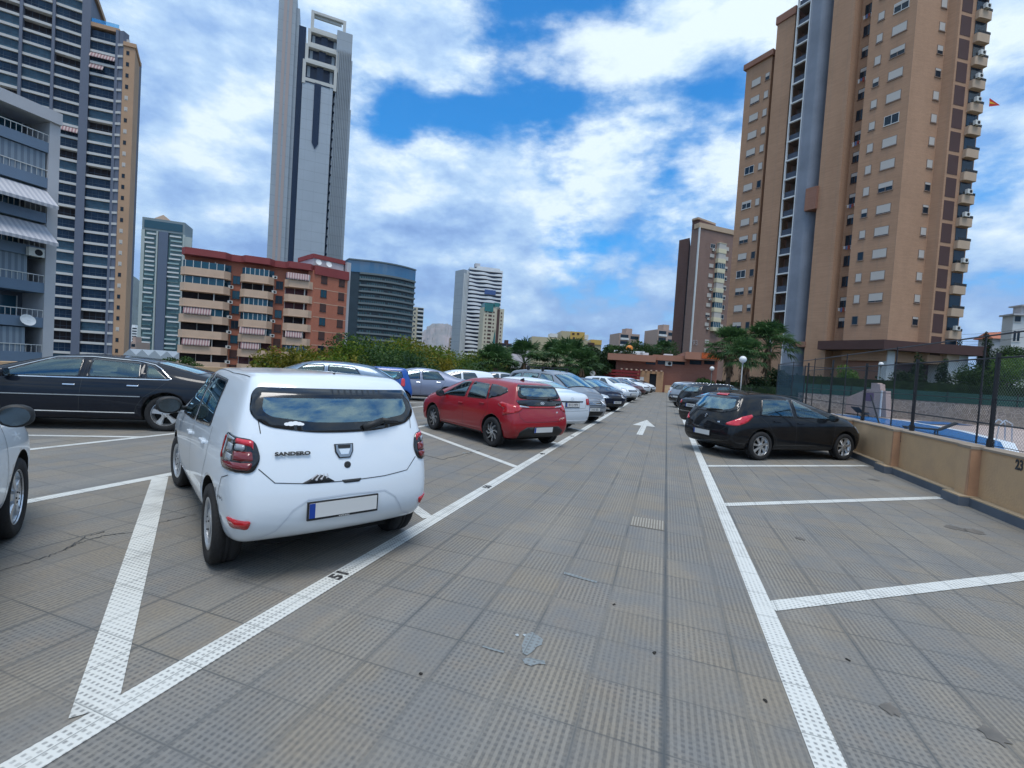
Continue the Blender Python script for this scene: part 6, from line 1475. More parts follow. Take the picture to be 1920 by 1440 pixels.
g = f8.mb(); u, z = f8.uz(918, 549); g.box(u-4.5, u+4.5, .3, 2.4, z-1.7, z+1.9); g.build('blue_panel', mat('blue_panel', (.05, .10, .26), .4), t8)
# teal and cream tower before it
P9 = chain(903, 650, 335, [(50, 941, 650)]); t9 = thing('teal_and_cream_tower', 'smaller cream tower with teal glass crown and wedge, standing before the white wavy tower', 'apartment tower', (P9[1].x, P9[1].y, 0)); f9 = Face(P9[1], P9[0], t9); zt9 = f9.uz(920, 569)[1]; l9 = f9.len
M_TEAL = mat('teal_glass', (.02, .16, .15), .15, coat=.4, var=.3, vscale=.2); g = f9.mb(); g.box(0, l9, -10, 0, -9, zt9-3); g.build('wall', MATS['cream_tower'], t9)
g = f9.mb(); g.box(l9*.55, l9*.98, -9, .5, zt9-6, zt9); g.box(l9*.25, l9*.5, -9, .3, zt9-2, zt9+1); g.ext([(l9*.30, -9), (l9*.72, -9), (l9*.40, zt9*.62)], 'y', 0, .8); g.build('teal_glazing', M_TEAL, t9)
g = f9.mb(); g.box(l9*.22, l9*.34, 0, .5, zt9*.4, zt9-3.5); g.build('slot', M_BRN, t9)
R9 = Repeat(t9, 'window'); w9 = mesh_of(MB().box(-1.3, 1.3, 0, .1, 0, 1.4), [M_BRN]); w9b = mesh_of(MB().box(-.5, .5, 0, .1, 0, 1.2), [M_BRN])
for k in range(1, 11): z = zt9-4-2.75*k; R9.add(f9, l9*.68, 0, z, w9); R9.add(f9, l9*.88, 0, z, w9b); R9.add(f9, l9*.50, 0, z, w9b) if k < 7 else None; R9.add(f9, l9*.12, 0, z, w9b)
R9.done()
# cream and ochre long building
M_CRM = panelmat('cream_ribbed', (.50, .43, .28), 3.0, 40); M_YEL = mat('ochre_yellow', (.58, .38, .10), .75, var=.15, vscale=.2)
P10 = chain(997, 640, 190, [(68, 1125, 640)]); t10 = thing('cream_ochre_building', 'long cream ribbed building with an ochre upper block, above the palm trees', 'building', (P10[1].x, P10[1].y, 0)); f10 = Face(P10[1], P10[0], t10); uz = f10.uz
a, b = uz(1060, 640)[0], uz(997, 640)[0]; g = f10.mb(); g.box(a, b, -12, 0, -9, uz(1020, 632)[1]); c1, c2 = uz(1068, 640)[0], uz(1051, 640)[0]; g.box(c1, c2, -12, .5, -9, uz(1060, 621)[1]); g.box(uz(1128, 640)[0], c1, -12, -.1, -9, uz(1085, 637)[1]); g.build('wall', M_CRM, t10)
g = f10.mb(); g.box(uz(1096, 630)[0], c1, -11, .2, uz(1080, 636)[1], uz(1080, 622)[1]); g.box(uz(1128, 640)[0], uz(1108, 640)[0], -9, .3, uz(1115, 646)[1], uz(1115, 637)[1]); g.build('ochre_block', M_YEL, t10)
g = f10.mb(); g.box(uz(1046, 630)[0], uz(1032, 630)[0], -8, -1, uz(1040, 632)[1], uz(1040, 625)[1]); g.box(uz(1100, 630)[0]-1, uz(1096, 630)[0], -8, -1, uz(1098, 636)[1], uz(1098, 627)[1]); g.build('roof_unit', M_WHITE, t10)
g = f10.mb()
for x, y in ((1075, 626), (1084, 626), (1076, 634)): u, z = uz(x, y, .2); g.box(u-.5, u+.5, .2, .3, z-.4, z+.4)
u, z = uz(1107, 646); g.box(u-1.6, u+1.2, 0, .4, z-1, z+.8); g.build('openings', M_BRN, t10)
def block(name, label, x0, x1, yref, ytop, depth, bear, col, nfl, seed, balc=True, rows=None, fh=3.0):
    t, f, zt = slab(name, label, 'apartment block', x0, x1, yref, ytop, depth, bear, col); random.seed(seed); R = Repeat(t, 'balcony'); n = max(2, int(f.len/6)); w_ = f.len/n
    ms = [mesh_of(MB().box(-w_*.4, w_*.4, 0, .8, 0, .9, 0).box(-w_*.38, w_*.38, 0, .05, .9, 2.4, 1), [M_WHITE, M_WGL]), mesh_of(MB().box(-w_*.4, w_*.4, 0, .06, .6, 2.0, 0), [M_WGL])]
    for k in range(1, nfl+1):
        for i in range(n): R.add(f, w_*(i+.5), 0, zt-fh*k, ms[(i+seed) % 2 if not balc else 0 if i % 3 else 1])
    R.done(); g = f.mb(); g.box(f.len*.3, f.len*.6, -7, -2, zt, zt+2.5); g.build('roof_unit', col, t); return t
M_PINKB = mat('pinkish_block', (.42, .31, .26), .8, var=.2, vscale=.1); M_TANB = mat('tan_block', (.40, .30, .21), .8, var=.2, vscale=.1)
block('pink_apartment_block', 'pinkish apartment block on the skyline above the pines, right of the ochre building', 1160, 1198, 650, 624, 210, 62, M_PINKB, 10, 1)
block('brown_white_block', 'brown and white block on the skyline touching the brown tower', 1232, 1268, 640, 617, 200, 60, M_PINKB, 6, 2)
block('small_tan_block', 'small tan block just left of the white wavy tower', 843, 862, 645, 633, 420, 60, M_TANB, 4, 3)
block('small_brown_block', 'small brown block just right of the white wavy tower', 940, 959, 655, 643, 330, 60, M_BRN, 4, 4)
block('red_roof_block', 'small pink and white block seen between the ochre end and the slim tower', 236, 254, 655, 640, 220, 60, M_PINKB, 4, 5)
block('white_town_block', 'white town block low between the banded tower and the slim tower', 236, 257, 630, 612, 520, 60, M_WHITE, 6, 6)
# houses at the right edge
t11, f11, z11 = slab('pale_villa', 'pale villa with tall windows and flat eaves at the right edge', 'house', 1896, 1990, 640, 590, 75, 80, M_WHITE, 2)
g = f11.mb(); L_ = f11.len; g.box(L_-2.2, L_+.4, -2.2, .5, z11-.1, z11+.15); g.box(-2, L_-1.4, -2, -.5, z11, z11+1.5); g.box(-2.4, L_-1.0, -2.4, .1, z11+1.5, z11+1.7); g.build('roof', M_LG, t11)
for x, y, w_, h_ in ((1908, 598, .85, .9), (1902, 630, .4, 1.7), (1909, 630, .4, 1.7)):
    u, z = f11.uz(x, y); o = bpy.data.objects.new('window', win_mesh(w_, h_, 0, mull=0)); COL.objects.link(o); o.parent = t11; o.location = f11.M @ Vector((u, 0, z-h_/2)); o.rotation_euler = (0, 0, f11.rz)
t12, f12, z12 = slab('red_roofed_house', 'low house with a terracotta tiled roof beside the pale villa', 'house', 1862, 1900, 640, 634, 88, 75, M_LG, 3)
g = f12.mb(); L_ = f12.len; g.add([(-.6, .6, z12-.1), (L_+.6, .6, z12-.1), (L_+.2, -1.5, z12+1.2), (-.6, -1.5, z12+1.6), (L_+.6, -3.6, z12-.1), (-.6, -3.6, z12-.1)], [(0, 1, 2, 3), (3, 2, 4, 5), (1, 4, 2), (0, 3, 5)]); g.build('roof', mat('terracotta_tiles', (.40, .14, .08), .8, var=.3, vscale=3), t12)
g = f12.mb(); g.box(L_*.3, L_*.6, 0, .06, z12-1.6, z12-.5); g.build('window', M_WGL, t12)
# pale pavilion roof and canopy left, near the slim tower
P13 = chain(236, 662, 120, [(70, 352, 662)]); t13 = thing('grey_pavilion', 'low building with light grey canopy roof between the ochre tower and terracotta block', 'building', (P13[1].x, P13[1].y, 0)); f13 = Face(P13[1], P13[0], t13); z13 = f13.uz(300, 664)[1]
g = f13.mb(); g.box(0, f13.len, -12, 0, -9, z13-1.2); g.build('wall', M_LG, t13); g = f13.mb(); L_ = f13.len
for i in range(5): a = L_*i/5; g.ext([(a, z13-1.2), (a+L_/5, z13-1.2), (a+L_/5, z13-.6), (a+L_/10, z13+.9), (a, z13-.6)], 'y', -12, .8)
g.build('roof', mat('canopy_grey', (.33, .38, .42), .5), t13)
# mountains ----------------------------------------------------------------------
def ridge(name, pts, depth, back, m, seed):
    random.seed(seed); g = MB(); n = 90; V = []
    for i in range(n+1):
        t = i/n*(len(pts)-1); k_ = min(int(t), len(pts)-2); f = t-k_; f2 = f*f*(3-2*f)
        x = pts[k_][0]+(pts[k_+1][0]-pts[k_][0])*f; y = pts[k_][1]+(pts[k_+1][1]-pts[k_][1])*f2+random.uniform(-.9, .9)
        p = at(x, y, depth); V.append(p)
    rows = 14
    vs_ = []
    for r in range(rows+1):
        q = r/rows
        for p in V:
            c = Vector((p.x, p.y, 0)); dn = c.normalized(); s_ = 1-q*back; vs_.append((p.x-dn.x*q*back+random.uniform(-1, 1)*back*.012, p.y-dn.y*q*back+random.uniform(-1, 1)*back*.012, -9+(p.z+9)*(1-q)**1.25+random.uniform(-1, 1)*p.z*.035*(1 if 0 < r < rows else 0)))
    for p in V: dn = Vector((p.x, p.y, 0)).normalized(); vs_.append((p.x+dn.x*back, p.y+dn.y*back, -9))
    W_ = n+1; fs = [(r*W_+i, r*W_+i+1, (r+1)*W_+i+1, (r+1)*W_+i) for r in range(rows) for i in range(n)]; b0 = (rows+1)*W_; fs += [(b0+i, b0+i+1, i+1, i) for i in range(n)]
    g.add(vs_, fs); o = g.build(name, m, None, True); o['kind'] = 'structure'
M_MT = mat('limestone_mountain', (.30, .25, .25), .95, var=.8, vscale=.004, col2=(.10, .13, .12)); M_HILL = mat('dark_hill', (.05, .075, .075), .95, var=.6, vscale=.004)
ridge('mountain', [(740, 640), (790, 622), (812, 607), (838, 607), (860, 616), (900, 640), (960, 652), (1040, 655)], 5200, 900, M_MT, 1)
ridge('hill', [(60, 560), (150, 500), (225, 508), (245, 516), (300, 560), (420, 600), (520, 640), (640, 655)], 3600, 700, M_HILL, 2)
# ------------------------------------------------------------------ terrace, walls, pool, planting
def gp(x, y, z=0.): d = pixdir(x, y); t = (z-CAMH)/d.z; return (d.x*t, d.y*t)
def onx(x, y, X): d = pixdir(x, y); t = X/d.x; return (X, d.y*t, CAMH+d.z*t)
M_TAN = mat('tan_render', (.58, .38, .21), .85, var=.6, vscale=2.2, bump=.3, bscale=30, col2=(.46, .31, .19)); M_KERB = mat('grey_kerb', (.12, .14, .17), .8, var=.4, vscale=3); M_KTOP = mat('tan_kerb_top', (.44, .33, .21), .85)
M_ORG = mat('orange_streak', (.50, .28, .16), .85, var=.5, vscale=2)
M_PAV = mat('pink_terrace_tiles', (.42, .34, .31), .8, var=.5, vscale=.5)
g = MB().box(5.2, 70, -9, 61, -9, -.14); tag(g.build('terrace', M_PAV), kind='structure')
M_GARD = mat('garden_soil', (.07, .075, .035), .95, var=.7, vscale=.3)
g = MB().box(12, 90, 43.2, 150, -9, -.02); g.box(-60, 12, 64, 150, -9, -.02); tag(g.build('garden_ground', M_GARD), kind='structure')
# right boundary wall with pilasters and kerb
wl = thing('boundary_wall', 'low tan rendered wall with pilasters and bay numbers along the right side', 'wall', (4.75, 0, 0))
m = MB().box(0, .30, -9, 62, 0, .90); m.build('wall', M_TAN, wl)
m = MB().box(-.02, .32, -9, 62, .90, .935); m.build('coping', mat('coping_grey', (.30, .24, .18), .8), wl)
ys = [11.98-2.62*i for i in range(-19, 8)]
for y in ys:
    m = MB(); m.box(-.13, 0, y-.17, y+.17, .15, .90, 0); m.box(-.14, .02, y-.18, y+.18, .90, .945, 1); m.add([(-.131, y-.172, .15), (-.131, y-.09, .15), (-.131, y-.13, .88), (-.131, y-.172, .90)], [(0, 1, 2, 3)], 2); m.add([(-.13, y-.1725, .15), (-.0, y-.1725, .15), (-.0, y-.1725, .9), (-.13, y-.1725, .9)], [(0, 1, 2, 3)], 2)
    m.build('pilaster', [M_TAN, MATS['coping_grey'], M_ORG], wl)
prev = -9
m = MB()
for y in sorted(ys):
    m.box(-.13, -.002, prev, y-.24, 0, .13, 0); m.box(-.125, -.004, prev, y-.24, .13, .148, 1)
    m.box(-.27, -.002, y-.24, y+.24, 0, .14, 0); m.box(-.26, -.004, y-.24, y+.24, .14, .158, 1); prev = y+.24
m.box(-.13, -.002, prev, 62, 0, .13, 0); m.build('kerb', [M_KERB, M_KTOP], wl)
for px, py, s in ((1590, 797, '21'), (1686, 822, '22'), (1911, 873, '23')):
    X, Y, Z = onx(px, py, 4.745)
    text_obj('bay_number', s, .17, M_BLACKP, Matrix.Translation((-.006, Y, Z)) @ Matrix.Rotation(-pi/2, 4, 'Z') @ Matrix.Rotation(pi/2, 4, 'X') @ Matrix.Diagonal((.9, 1.15, 1, 1)), .006, wl)
# black fence on the wall
M_FEN = mat('black_fence_metal', (.012, .013, .016), .5)
def mesh_mat(name, col, pitch, wire, diag=True, base=0.):
    m = bpy.data.materials.new(name); m.use_nodes = True; t = m.node_tree; b = t.nodes['Principled BSDF']; b.inputs['Base Color'].default_value = (*col, 1); b.inputs['Roughness'].default_value = .7
    tc = N(t, 'ShaderNodeTexCoord'); s = N(t, 'ShaderNodeSeparateXYZ'); t.links.new(tc.outputs['Object'], s.inputs[0]); h = Mth(t, 'ADD', s.outputs[0], s.outputs[1])
    a = Mth(t, 'FRACT', Mth(t, 'DIVIDE', Mth(t, 'ADD', h, s.outputs[2]), pitch)); c = Mth(t, 'FRACT', Mth(t, 'DIVIDE', Mth(t, 'SUBTRACT', h, s.outputs[2]), pitch))
    k = Mth(t, 'MAXIMUM', Mth(t, 'LESS_THAN', a, wire), Mth(t, 'LESS_THAN', c, wire)); k = Mth(t, 'MAXIMUM', k, base)
    tr = N(t, 'ShaderNodeBsdfTransparent'); mx = N(t, 'ShaderNodeMixShader'); t.links.new(k, mx.inputs[0]); t.links.new(tr.outputs[0], mx.inputs[1]); t.links.new(b.outputs[0], mx.inputs[2]); t.links.new(mx.outputs[0], t.nodes['Material Output'].inputs[0]); return m
M_CHAIN = mesh_mat('chain_link', (.16, .18, .18), .06, .10); M_SCREEN = mesh_mat('green_shade_net', (.006, .055, .045), .03, .3, base=.86); M_NET = mesh_mat('dark_net', (.008, .03, .04), .05, .3, base=.45)
fx = 4.98
fn = thing('wire_fence', 'black post and wire fence standing on the tan wall beside the pool', 'fence', (fx, 0, .93))
posts = [onx(x, 800, fx)[1] for x in (1523, 1574, 1640, 1740, 1877)]; posts = [19.9, 17.2, 14.55, 11.95, 9.45, 6.9, 4.3, 1.8, -.7]
for i, y in enumerate(posts):
    m = MB(); m.box(-.023, .023, y-.023, y+.023, 0, 1.72 if i < 2 else 1.52); m.box(-.035, .035, y-.035, y+.035, 0, .13); m.build('post', M_FEN, fn)
for z in (1.42, .75, .02):
    m = MB().tube((0, posts[-1], z+.02), (0, posts[0], z+.02), .014 if z > 1 else .006, None, 6); m.build('rail', M_FEN, fn)
m = MB(); m.add([(0, posts[-1], .02), (0, 9.4, .02), (0, 9.4, 1.42), (0, posts[-1], 1.42)], [(0, 1, 2, 3)]); m.build('chain_link_mesh', M_CHAIN, fn)
m = MB(); m.add([(0.0, 9.4, .02), (0.0, 19.9, .02), (0.0, 19.9, 1.42), (0.0, 9.4, 1.42)], [(0, 1, 2, 3)]); m.build('chain_link_mesh', mesh_mat('fine_chain_link', (.02, .03, .035), .06, .14), fn)
# second, taller fence set back round the pool
f2 = thing('tall_net_fence', 'taller thin-posted fence with dark net behind the black wall fence', 'fence', (6.4, 0, 0)); p2 = [32.0, 28.4, 24.6, 20.6, 16.6, 12.6, 8.4]
for y in p2: MB().tube((0, y, -.14), (0, y, 3.1), .018, None, 6).build('post', M_FEN, f2)
for z in (3.05, 1.2): MB().tube((0, p2[-1], z), (0, p2[0], z), .018, None, 5).build('rail', M_FEN, f2)
MB().tube((0, 16.6, -.1), (0, 18.2, 1.6), .025, None, 5).build('brace', M_FEN, f2)
MB().tube((0, 32.0, 3.05), (6, 34.5, 3.05), .018, None, 5).build('rail', M_FEN, f2)
MB().add([(0, 32, .4), (1.6, 32.6, .4), (1.6, 32.6, 3.0), (0, 32, 3.0)], [(0, 1, 2, 3)]).build('net', M_NET, f2)
MB().tube((1.6, 32.6, -.1), (1.6, 32.6, 3.1), .03, None, 6).build('post', M_FEN, f2)
# pool
M_WATER = mat('pool_water', (.008, .15, .42), .2, ior=1.33, spec=.15, bump=.35, bscale=2.5)
pool = [(7.0, 12)]+[gp(x, y, -.12) for x, y in ((1876, 829), (1800, 809), (1745, 798), (1690, 789), (1625, 781), (1560, 776))]+[(7.0, 36)]
c_ = Vector((sum(p[0] for p in pool)/len(pool), sum(p[1] for p in pool)/len(pool)))
m = MB(); m.add([(x, y, -.105) for x, y in pool], [tuple(range(len(pool)))]); tag(m.build('pool_water', M_WATER), kind='structure')
big = inset(pool, -.42); k = len(pool); m = MB(); m.add([(x, y, -.10) for x, y in pool]+[(x, y, -.10) for x, y in big], [(i, (i+1) % k, (i+1) % k+k, i+k) for i in range(k)])
tag(m.build('pool_coping', mat('coping_white', (.62, .68, .74), .5)), kind='structure')
p2_ = [gp(x, y, -.1) for x, y in ((1715, 789), (1735, 795), (1790, 796), (1830, 798), (1770, 791))]; m = MB(); m.add([(x, y, -.10) for x, y in p2_], [tuple(range(5))]); tag(m.build('small_pool_water', M_WATER), kind='structure')
# stone wall, shade net, hedge behind
M_STONE = bpy.data.materials.new('rubble_stone'); M_STONE.use_nodes = True; t = M_STONE.node_tree; b = t.nodes['Principled BSDF']
tcn = N(t, 'ShaderNodeTexCoord'); vo = N(t, 'ShaderNodeTexVoronoi', feature='DISTANCE_TO_EDGE', inp={'Scale': 3.2}); t.links.new(tcn.outputs['Object'], vo.inputs['Vector']); vc = N(t, 'ShaderNodeTexVoronoi', inp={'Scale': 3.2}); t.links.new(tcn.outputs['Object'], vc.inputs['Vector'])
t.links.new(MixC(t, Smooth(t, vo.outputs['Distance'], 0, .09, 1, 0), MixC(t, vc.outputs['Color'], (.16, .135, .12), (.28, .24, .20)), (.34, .30, .27)), b.inputs['Base Color']); b.inputs['Roughness'].default_value = .9
sw_ = tag(MB().box(9.6, 46, 42.4, 42.9, -.14, 1.34).build('stone_wall', M_STONE), 'rubble stone retaining wall at the far side of the pool', 'wall')
sf = thing('screened_fence', 'dark green shade netting on posts above the rubble stone wall', 'fence', (9.6, 42.4, 1.34)); MB().box(0, 36, -.02, .0, 0, .75).build('shade_net', M_SCREEN, sf)
for i in range(19): MB().tube((i*2, -.05, 0), (i*2, -.05, .9), .025, None, 5).build('post', M_FEN, sf)
M_WST = mat('pale_pink_render', (.46, .35, .31), .8, var=.3, vscale=.8)
bl = gp(1548, 773, -.14); br_ = gp(1661, 786, -.14); sp_ = thing('stepped_pool_wall', 'pale pinkish stepped wall with a small column, at the far end of the pool', 'wall', (bl[0], bl[1], -.14)); fs_ = Face(br_, bl, sp_)
pts = [(fs_.uz(x, y)[0], fs_.uz(x, y)[1]) for x, y in ((1661, 733), (1651, 733), (1650, 720), (1646, 720), (1645, 718), (1634, 718), (1633, 729), (1622, 730), (1612, 735), (1600, 740), (1590, 744), (1580, 746), (1569, 748), (1568, 750), (1548, 752))]
m = fs_.mb(); m.ext([(pts[-1][0], 0)]+[(0, 0)]+pts, 'y', -.5, 0); m.build('wall', M_WST, sp_)
u, z = fs_.uz(1629, 744); m = fs_.mb(); m.box(u-.35, u+.35, 0, .03, z-.3, z+.3); m.build('purple_plaque', mat('purple_plaque', (.16, .10, .17), .6), sp_)
u, z = fs_.uz(1557, 762); m = fs_.mb(); m.box(u-.22, u+.22, 0, .03, z-.25, z+.2); m.build('dark_vent', M_DARK, sp_)
u, z = fs_.uz(1657, 760); m = fs_.mb(); m.tube((u, .3, 0), (u, .3, 1.9), .06); m.build('shower_post', M_WFR, sp_)
M_LOUN = mat('dark_rattan', (.03, .035, .04), .8)
def lounger(loc, rz, label):
    t_ = thing('sun_lounger', label, 'sun lounger', loc, rz, 'sun loungers round the pool'); MB().box(0, 1.3, -.3, .3, .28, .34).build('seat', M_LOUN, t_)
    m = MB(); m.ext([(0, .28), (0, .34), (-.55, .72), (-.58, .67)], 'y', -.3, .3); m.build('backrest', M_LOUN, t_)
    for x in (.1, 1.2):
        for y in (-.25, .25): MB().box(x-.025, x+.025, y-.025, y+.025, 0, .28).build('leg', M_LOUN, t_)
    return t_
for (x, y), rz, lb in ((gp(1850, 796, -.14), .3, 'dark sun lounger in front of the stone wall, near its right end'), (gp(1868, 798, -.14), .2, 'dark sun lounger, rightmost of the group against the stone wall'), (gp(1830, 795, -.14), .5, 'dark sun lounger, left one of the group against the stone wall'), (gp(1760, 818, -.14), 2.9, 'low dark lounger lying at the near edge of the blue pool'), (gp(1612, 781, -.14), .6, 'small dark lounger at the foot of the stepped wall')): lounger((x, y, -.14), rz, lb)
la = thing('pool_ladder', 'bent metal hand rails of the pool ladder seen through the fence', 'ladder', (*gp(1868, 826, -.1), -.1))
for dy in (0, .45): MB().path([(0, dy, 0), (.05, dy, .7), (.25, dy, .95), (.5, dy, .8), (.55, dy, 0)], .025, 6).build('handrail', M_RIM, la)
# left parapet and end of the deck
tag(MB().box(-16.1, -15.85, -9, 62.5, 0, 1.05).build('parapet_wall', M_TAN), 'plain tan parapet along the left edge of the parking deck', 'wall')
tag(MB().box(-.2, 4.4, 62.0, 62.3, 0, .95).build('end_wall', M_TAN), 'short low tan wall closing the right end of the lane', 'wall')
gt = thing('gate_structure', 'tan masonry gateway with a small dark window at the far end of the lane', 'gate', (-2.5, 62, 0)); BRG = courses('brick_gate', (.42, .24, .13), (.46, .27, .15), (.3, .18, .1), (.4, .12))
for x0, x1, h in ((-3.2, -1.2, 1.7), (-1.2, .35, 2.3), (1.2, 2.05, 2.3)): MB().box(x0, x1, 0, .8, 0, h).build('pier', BRG, gt)
m = MB().box(-1.2, 2.05, 0, .8, 2.3, 2.62); m.build('beam', BRG, gt)
for i in range(9): MB().box(-3.3+i*.62, -3.1+i*.62, -.35, 1.1, 2.62, 2.78).build('rafter', M_PEACH, gt)
MB().box(.35, 1.2, .3, .4, 0, 2.3).build('opening', M_DARK, gt); MB().box(-.9, -.35, -.02, .03, 1.1, 1.8).build('window', M_WFR, gt)
M_REDF = mat('red_railing', (.20, .012, .014), .5, var=.3, vscale=.5)
rf = thing('red_railing', 'long red slatted railing at the far left end of the deck', 'railing', (-13.9, 61.5, 0))
for i in range(5): MB().box(0, 10.6, -.02, .04, .55+i*.42, .85+i*.42).build('slat', M_REDF, rf)
for i in range(6): MB().box(i*2.1-.05, i*2.1+.05, .04, .12, 0, 2.75).build('post', M_REDF, rf)
sg = thing('round_sign', 'round white road sign in front of the red railing', 'sign', (*gp(1111, 741)[:2], 0)); d_ = at(1111, 700, 55); sg.location = (d_.x, d_.y, 0)
MB().tube((0, .03, 0), (0, .03, d_.z+.2), .035).build('post', M_RIM, sg); m = MB(); m.T = Matrix.Translation((0, 0, d_.z)) @ Matrix.Rotation(radians(18), 4, 'Z'); m.lathe([(.001, -.02), (.36, -.02), (.36, .02), (.001, .02)], 20, 0, 'y'); m.build('sign_plate', mat('sign_white', (.55, .55, .55), .5), sg)
m = MB(); m.T = Matrix.Translation((0, 0, d_.z)) @ Matrix.Rotation(radians(18), 4, 'Z'); m.lathe([(.33, -.026), (.36, -.026), (.36, -.02), (.33, -.02)], 20, 0, 'y', True); m.build('sign_rim', M_REDF, sg)
# globe lamps
M_GLOBE = mat('opal_globe', (.72, .72, .70), .25); M_POLE = mat('lamp_pole', (.10, .12, .12), .5)
for px, py, dp, lb, r in ((1393, 674, 33, 'nearest globe lamp, rising behind the black hatchback', .25), (1335, 691, 54, 'middle globe lamp of the right-hand row', .26), (1311, 697, 74, 'farthest globe lamp of the right-hand row', .26), (1098, 682, 60, 'globe lamp on the left side by the red railing', .25), (1652, 683, 52, 'globe lamp among bushes at the foot of the tan tower', .25)):
    p = at(px, py, dp); lm = thing('globe_lamp', lb, 'street lamp', (p.x, p.y, 0), 0, 'white globe lamps')
    MB().tube((0, 0, -.1), (0, 0, p.z-r), .045, .035).tube((0, 0, p.z-r-.1), (0, 0, p.z-r+.03), .06, .08).build('pole', M_POLE if px != 1393 else mat('pale_pole', (.35, .36, .36), .5), lm, True); MB().ball((0, 0, p.z), r, 20, 12).build('globe', M_GLOBE, lm, True)

# ------------------------------------------------------------------ planting
def leaf_mat(name, a, b, c=None, scale=.9, trans=.35):
    m = bpy.data.materials.new(name); m.use_nodes = True; t = m.node_tree; p = t.nodes['Principled BSDF']; p.inputs['Roughness'].default_value = .6; p.inputs['Specular IOR Level'].default_value = .25
    tc = N(t, 'ShaderNodeTexCoord'); n = N(t, 'ShaderNodeTexNoise', inp={'Scale': scale, 'Detail': 5., 'Roughness': .65}); t.links.new(tc.outputs['Object'], n.inputs['Vector'])
    n2 = N(t, 'ShaderNodeTexNoise', inp={'Scale': scale*6, 'Detail': 3.}); t.links.new(tc.outputs['Object'], n2.inputs['Vector'])
    v = Mth(t, 'ADD', Mth(t, 'MULTIPLY', n.outputs[0], .65), Mth(t, 'MULTIPLY', n2.outputs[0], .35))
    col = Ramp(t, v, [(.36, a), (.5, b), (.64, c or b)]); t.links.new(col, p.inputs['Base Color'])
    tl_ = N(t, 'ShaderNodeBsdfTranslucent'); t.links.new(col, tl_.inputs[0]); mx = N(t, 'ShaderNodeMixShader'); mx.inputs[0].default_value = trans; t.links.new(p.outputs[0], mx.inputs[1]); t.links.new(tl_.outputs[0], mx.inputs[2]); t.links.new(mx.outputs[0], t.nodes['Material Output'].inputs[0]); return m
LM_OLIVE = leaf_mat('olive_leaves', (.035, .075, .010), (.095, .16, .014), (.25, .23, .02)); LM_DARK = leaf_mat('dark_leaves', (.008, .020, .007), (.018, .040, .012), (.035, .065, .018)); LM_MID = leaf_mat('mid_leaves', (.015, .04, .010), (.035, .08, .018), (.07, .12, .025))
LM_YEL = leaf_mat('yellowing_leaves', (.05, .07, .01), (.15, .14, .015), (.32, .25, .03))
LM_LIME = leaf_mat('lime_leaves', (.03, .09, .012), (.08, .17, .02), (.14, .22, .03)); LM_PALM = leaf_mat('palm_leaves', (.016, .05, .018), (.045, .10, .032), (.09, .16, .05), 1.5); LM_BLUE = leaf_mat('agave_leaves', (.05, .10, .07), (.09, .17, .10), (.16, .24, .15), 2)
M_BARK = mat('bark', (.10, .07, .05), .9, var=.5, vscale=4, bump=.5); M_SKIRT = mat('dead_fronds', (.16, .10, .06), .95, var=.6, vscale=6)
def leaves(clumps, n, s, flat=.0, seed=0, el=1.6):
    """n small leaf sprays scattered through the given clumps (centre, radii)"""
    random.seed(seed); v = []; f = []; tot = sum((c[1]*c[2]*c[3])**.67 for c in clumps); R_ = random
    for c in clumps:
        k = int(n*(c[1]*c[2]*c[3])**.67/tot)
        for _ in range(k):
            a = R_.uniform(0, 2*pi); cz = R_.uniform(-1, 1); r = R_.random()**.38; sz = sqrt(1-cz*cz)
            p = c[0]+Vector((c[1]*r*sz*cos(a), c[2]*r*sz*sin(a), c[3]*r*cz))
            d1 = Vector((R_.gauss(0, 1), R_.gauss(0, 1), R_.gauss(0, 1)*(1-flat))); d1.normalize(); d2 = d1.orthogonal(); d2.rotate(Matrix.Rotation(R_.uniform(0, 6.28), 3, d1)); q = s*R_.uniform(.6, 1.5)
            a1 = d1*q*el; b1 = d2*q*.5; o = len(v); v += [p-a1*.5, p+b1*.6, p+a1*.5, p-b1*.6]; f.append((o, o+1, o+2, o+3))
    m = MB(); m.v = [tuple(x) for x in v]; m.f = f; m.m = [0]*len(f); return m
def tree(name, label, base, top, R, lm, n=5000, s=.16, seed=1, cat='tree', group=None, zmin=None, squash=.75, el=1.6):
    """spreading tree: trunk, limbs and a crown of leaf clumps with gaps"""
    random.seed(seed); t_ = thing(name, label, cat, base, 0, group); H = top-base[2]; zc = zmin if zmin is not None else H-2*R*squash
    cl = []; m = MB(); trunk_top = Vector((random.uniform(-.3, .3), random.uniform(-.3, .3), zc*.75+.2))
    m.path([(0, 0, -.3), (0.05, 0, zc*.4), trunk_top], [.22+R*.03, .17+R*.02, .13+R*.02], 8)
    for i in range(13):
        a = i*2.4+random.uniform(-.4, .4); rr = R*sqrt(random.random())*.80; h = zc+(H-zc)*(.30+.55*random.random())*(1-.25*(rr/R)**2); r_ = R*random.uniform(.28, .45)
        c = Vector((rr*cos(a), rr*sin(a), h)); c.z = min(c.z, H-r_*.75); cl.append((c, r_*1.15, r_*1.15, r_*.8)); m.path([trunk_top, trunk_top.lerp(c, .5)+Vector((0, 0, -.2)), c], [.09, .06, .03], 5)
    m.build('trunk', M_BARK, t_); leaves(cl, n, s, 0, seed, el).build('crown', lm, t_); return t_
def at_z(px, py, dp, z): p = at(px, py, dp); return (p.x, p.y, z)
GT = 'loose olive-green trees beyond the left parapet'
